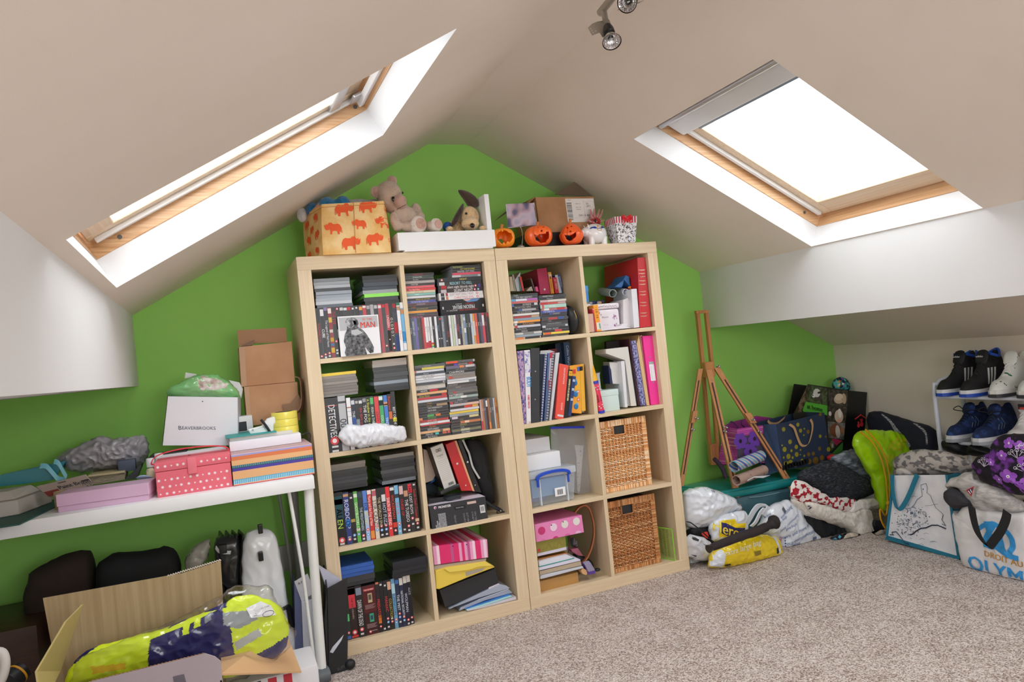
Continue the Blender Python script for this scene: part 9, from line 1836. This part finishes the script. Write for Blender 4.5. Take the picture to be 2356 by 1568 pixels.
def shoe(label,loc,rot,L=.28,hi=0.,upper='17181b',sole='e4e6ea',sole2=None,lace='1c1c1e',group=None,stripes=None,text=None,collar=None,toe=None,extra=None):
    """toe towards -x; length along x"""
    th = thing('shoe',label,'shoe',loc,(0,0,rot),group)
    st = []   # x, half width, height
    n = 22
    def prof_w(t_): return .5 * L * (.30 * math.sin(min(1,t_ * 2.2 + .28) * math.pi / 2) - .085 * max(0,1 - abs(t_ - .62) / .3) * .5 - (.06 * max(0,t_ - .8) / .2))
    def prof_h(t_):
        base = .055 + .03 * t_
        up = (.095 + hi) * (1 / (1 + math.exp(-(t_ - .46) * 15)))
        return .03 + min(base,.055) * min(1,t_ * 6 + .25) * .75 + up * .75 + (.012 if t_ > .9 else 0)
    vs = []; fs = []; m = 14
    for i in range(n + 1):
        t_ = i / n; x = -L / 2 + L * t_; wd = prof_w(t_) * (1 if 0 < i else .55); h = prof_h(t_); zb = .024
        for j in range(m):
            a = math.pi * j / (m - 1); ca,sa = math.cos(a),math.sin(a)
            nar = 1 - .42 * (max(0,sa) ** 1.4) * min(1,max(0,(h - .06) / .07))
            vs.append((x,wd * ca * nar if abs(ca) > .01 else 0,zb + (h - zb) * max(0,sa) ** .7))
    for i in range(n):
        for j in range(m - 1): fs.append((i * m + j,i * m + j + 1,(i + 1) * m + j + 1,(i + 1) * m + j))
        fs.append((i * m,(i + 1) * m,(i + 1) * m + m - 1,i * m + m - 1))
    fs += [tuple(range(m)),tuple(n * m + j for j in range(m))[::-1]]
    um = MB(); um.add(vs,fs,upper if not isinstance(upper,str) else plain(upper,.8,.1,bump=.2,bscale=500)); um.build('upper',th,smooth=60)
    def sl(q,z0_,z1_,c,k=1.0):
        lp = []
        for i in range(n + 1): t_ = i / n; lp.append((-L / 2 - .004 * k + (L + .008 * k) * t_,prof_w(t_) * (1.06 if i else .6) + .002 * k))
        pts_ = [(x,w_,z0_) for x,w_ in lp] + [(x,-w_,z0_) for x,w_ in reversed(lp)]
        q.prism(pts_,(0,0,z1_ - z0_),c)
    part('sole',th,lambda q: sl(q,.0,.03,plain(sole,.5)),smooth=40)
    if sole2: part('outsole',th,lambda q: sl(q,-.0005,.014,plain(sole2,.5),1.5),smooth=40)
    def laces(q):
        for i in range(6):
            t_ = .34 + i * (.045 + hi * .12); x = -L / 2 + L * t_; h = prof_h(t_)
            wd = prof_w(t_) * .42
            q.tube(smooth_path([(x,-wd,h - .012),(x + .006,-wd * .4,h + .003),(x + .01,wd * .4,h + .003),(x + .004,wd,h - .012)],4),.0028,lace,6)
            q.tube(smooth_path([(x + .01,-wd,h - .006),(x + .004,0,h + .006),(x,wd,h - .012)],4),.0026,lace,6)
    part('laces',th,laces,smooth=60)
    tg = MB(); t0,t1 = .52,.62; xx = -L / 2 + L * .56
    pillow(tg,[(xx - .012,-.026,prof_h(.5) - .01),(xx + .012,-.03,prof_h(.6) + .018 + hi * .1),(xx + .02,0,prof_h(.6) + .03 + hi * .1),(xx + .012,.03,prof_h(.6) + .018 + hi * .1),(xx - .012,.026,prof_h(.5) - .01)],(-1,0,.5),.008,.004,upper if not isinstance(upper,str) else plain(upper,.7),36,5); to = tg.build('tongue',th,smooth=60)
    if text: part('lettering',to,lambda q: q.text(text,(xx - .016,0,prof_h(.6) + .0 + hi * .1),.013,'e8e8ec',(0,-1,0),(.35,0,1),fit=.04,bold=.0003),False)
    if collar: part('collar',th,lambda q: q.ribbon(smooth_path([(xx + .015,-.03,prof_h(.62) + .01),(L / 2 - .05,-.036,prof_h(.8) - .012),(L / 2 - .004,0,prof_h(1) + .003),(L / 2 - .05,.036,prof_h(.8) - .012),(xx + .015,.03,prof_h(.62) + .01)]),.012,.008,collar,(0,0,1)),smooth=50)
    if toe: part('toe_cap',th,lambda q: sl2(q,toe))
    def sl2(q,c): pass
    if stripes:
        q = MB()
        for k in range(3):
            for s_ in (-1,):
                x = -L * .08 + k * .022; q.poly([(x,s_ * .2,.045),(x + .012,s_ * .2,.045),(x + .045,s_ * .2,.115),(x + .033,s_ * .2,.115)],stripes)
        q.cut(2); q.wrap(um,(0,1,0),.001)
        if q.f: q.build('side_stripe',th,fix=False)
    if extra: extra(th,um)
    return th
zs1,zs2 = z1 + .009,z2 + .009
kw = dict(hi=.045,upper='1b1b1f',sole='dfe2e8',sole2='1c4cb8',stripes='e0e0e4',collar=plain('1c54c0',.6))
shoe('black high-top trainer with blue sole, nearest the rack’s end frame',(2.885,-.425,zs2),R(2),text='adidas',**kw)
shoe('second black high-top trainer with blue sole and white lettering on its tongue',(2.87,-.545,zs2),R(4),text='adidas',**kw)
DCU = two_tone('white_green_print','e4e8e4','2c6c48',(1,1,1),45,.66,.68,.6,.05,1)
kw = dict(hi=.03,upper=DCU,sole='e0e0dc',sole2='34363a',lace='f0f0f0')
for y,l in ((-.665,'white trainer with green print and fat white laces, beside the black high-tops'),(-.785,'second white trainer with green print, last of the upper tier')): shoe(l,(2.88,y,zs2),R(6),L=.28,**kw)
kw = dict(hi=.0,upper=two_tone('navy_knit_shoe','1c2c54','2c4c8c',(1,1,1),40,.5,.7,.8,.2),sole='e0e2e8',sole2='a8acb4',lace='14161c')
def nl(th_,um_):
    part('lace_bow',th_,lambda q: (q.tube(smooth_path([(-.01,0,.125),(-.03,-.02,.145),(-.05,-.025,.13),(-.02,0,.125)]),.0022,'14161c',6),q.tube(smooth_path([(-.01,0,.125),(-.02,.02,.15),(-.03,.04,.135),(-.01,.005,.125)]),.0022,'14161c',6),q.tube([(-.01,0,.126),(.02,-.04,.13)],.002,'14161c',6)),smooth=50)
    q = MB(); [q.tube([(-.03 + i * .022,-.2,.055),(-.01 + i * .022,-.2,.075),(-.02 + i * .022,-.2,.1)],.0012,'a8c0d8',4) for i in range(3)]; q.wrap(um_,(0,1,0),.001); q.f and q.build('side_thread',th_,fix=False)
shoe('navy knitted running shoe with white sole, nearest the rack’s end on the lower tier',(2.885,-.445,zs1),R(3),extra=nl,**kw); shoe('second navy knitted running shoe on the lower tier',(2.87,-.575,zs1),R(5),extra=nl,**kw)
shoe('white leather trainer with a red and black tongue badge on the lower tier',(2.87,-.715,zs1),R(8),hi=.035,upper='e4e4e2',sole='e8e8e6',lace='f4f4f4',extra=lambda t_,u_: part('tongue_badge',t_,lambda q: (q.box(-.008,-.006,-.018,.018,.145,.168,'22242a'),q.box(-.0085,-.0065,-.012,.012,.146,.154,'d83830'))))
for y,l in ((-.5,'black shoe on the carpet under the rack'),(-.63,'second black shoe in the shadow under the rack')): shoe(l,(2.87,y,.255 if 0 else .003),R(10),hi=.02,upper='121214',sole='1a1a1c',lace='101012')
mb = MB(); pillow(mb,[(2.8,-0.384,0.436),(2.8,-0.42,0.439),(2.8,-0.482,0.431),(2.8,-0.492,0.402),(2.8,-0.49,0.382),(2.8,-0.434,0.377),(2.8,-0.39,0.393)],(-1,0,.3),.06,.08,'15161a',50,8); mb.crease(.01,14,2); mb.build('black_bag',smooth=50,label='black shoe bag hanging under the lower tier',cat='bag'); mb = MB(); pillow(mb,[(2.78,-0.518,0.388),(2.78,-0.525,0.421),(2.78,-0.55,0.439),(2.78,-0.579,0.432),(2.78,-0.624,0.407),(2.78,-0.622,0.391),(2.78,-0.524,0.382)],(-1,0,.3),.06,.08,'111216',50,8); mb.build('dark_slipper',smooth=50,label='black slipper shape under the rack beside the shoe bag',cat='slipper')
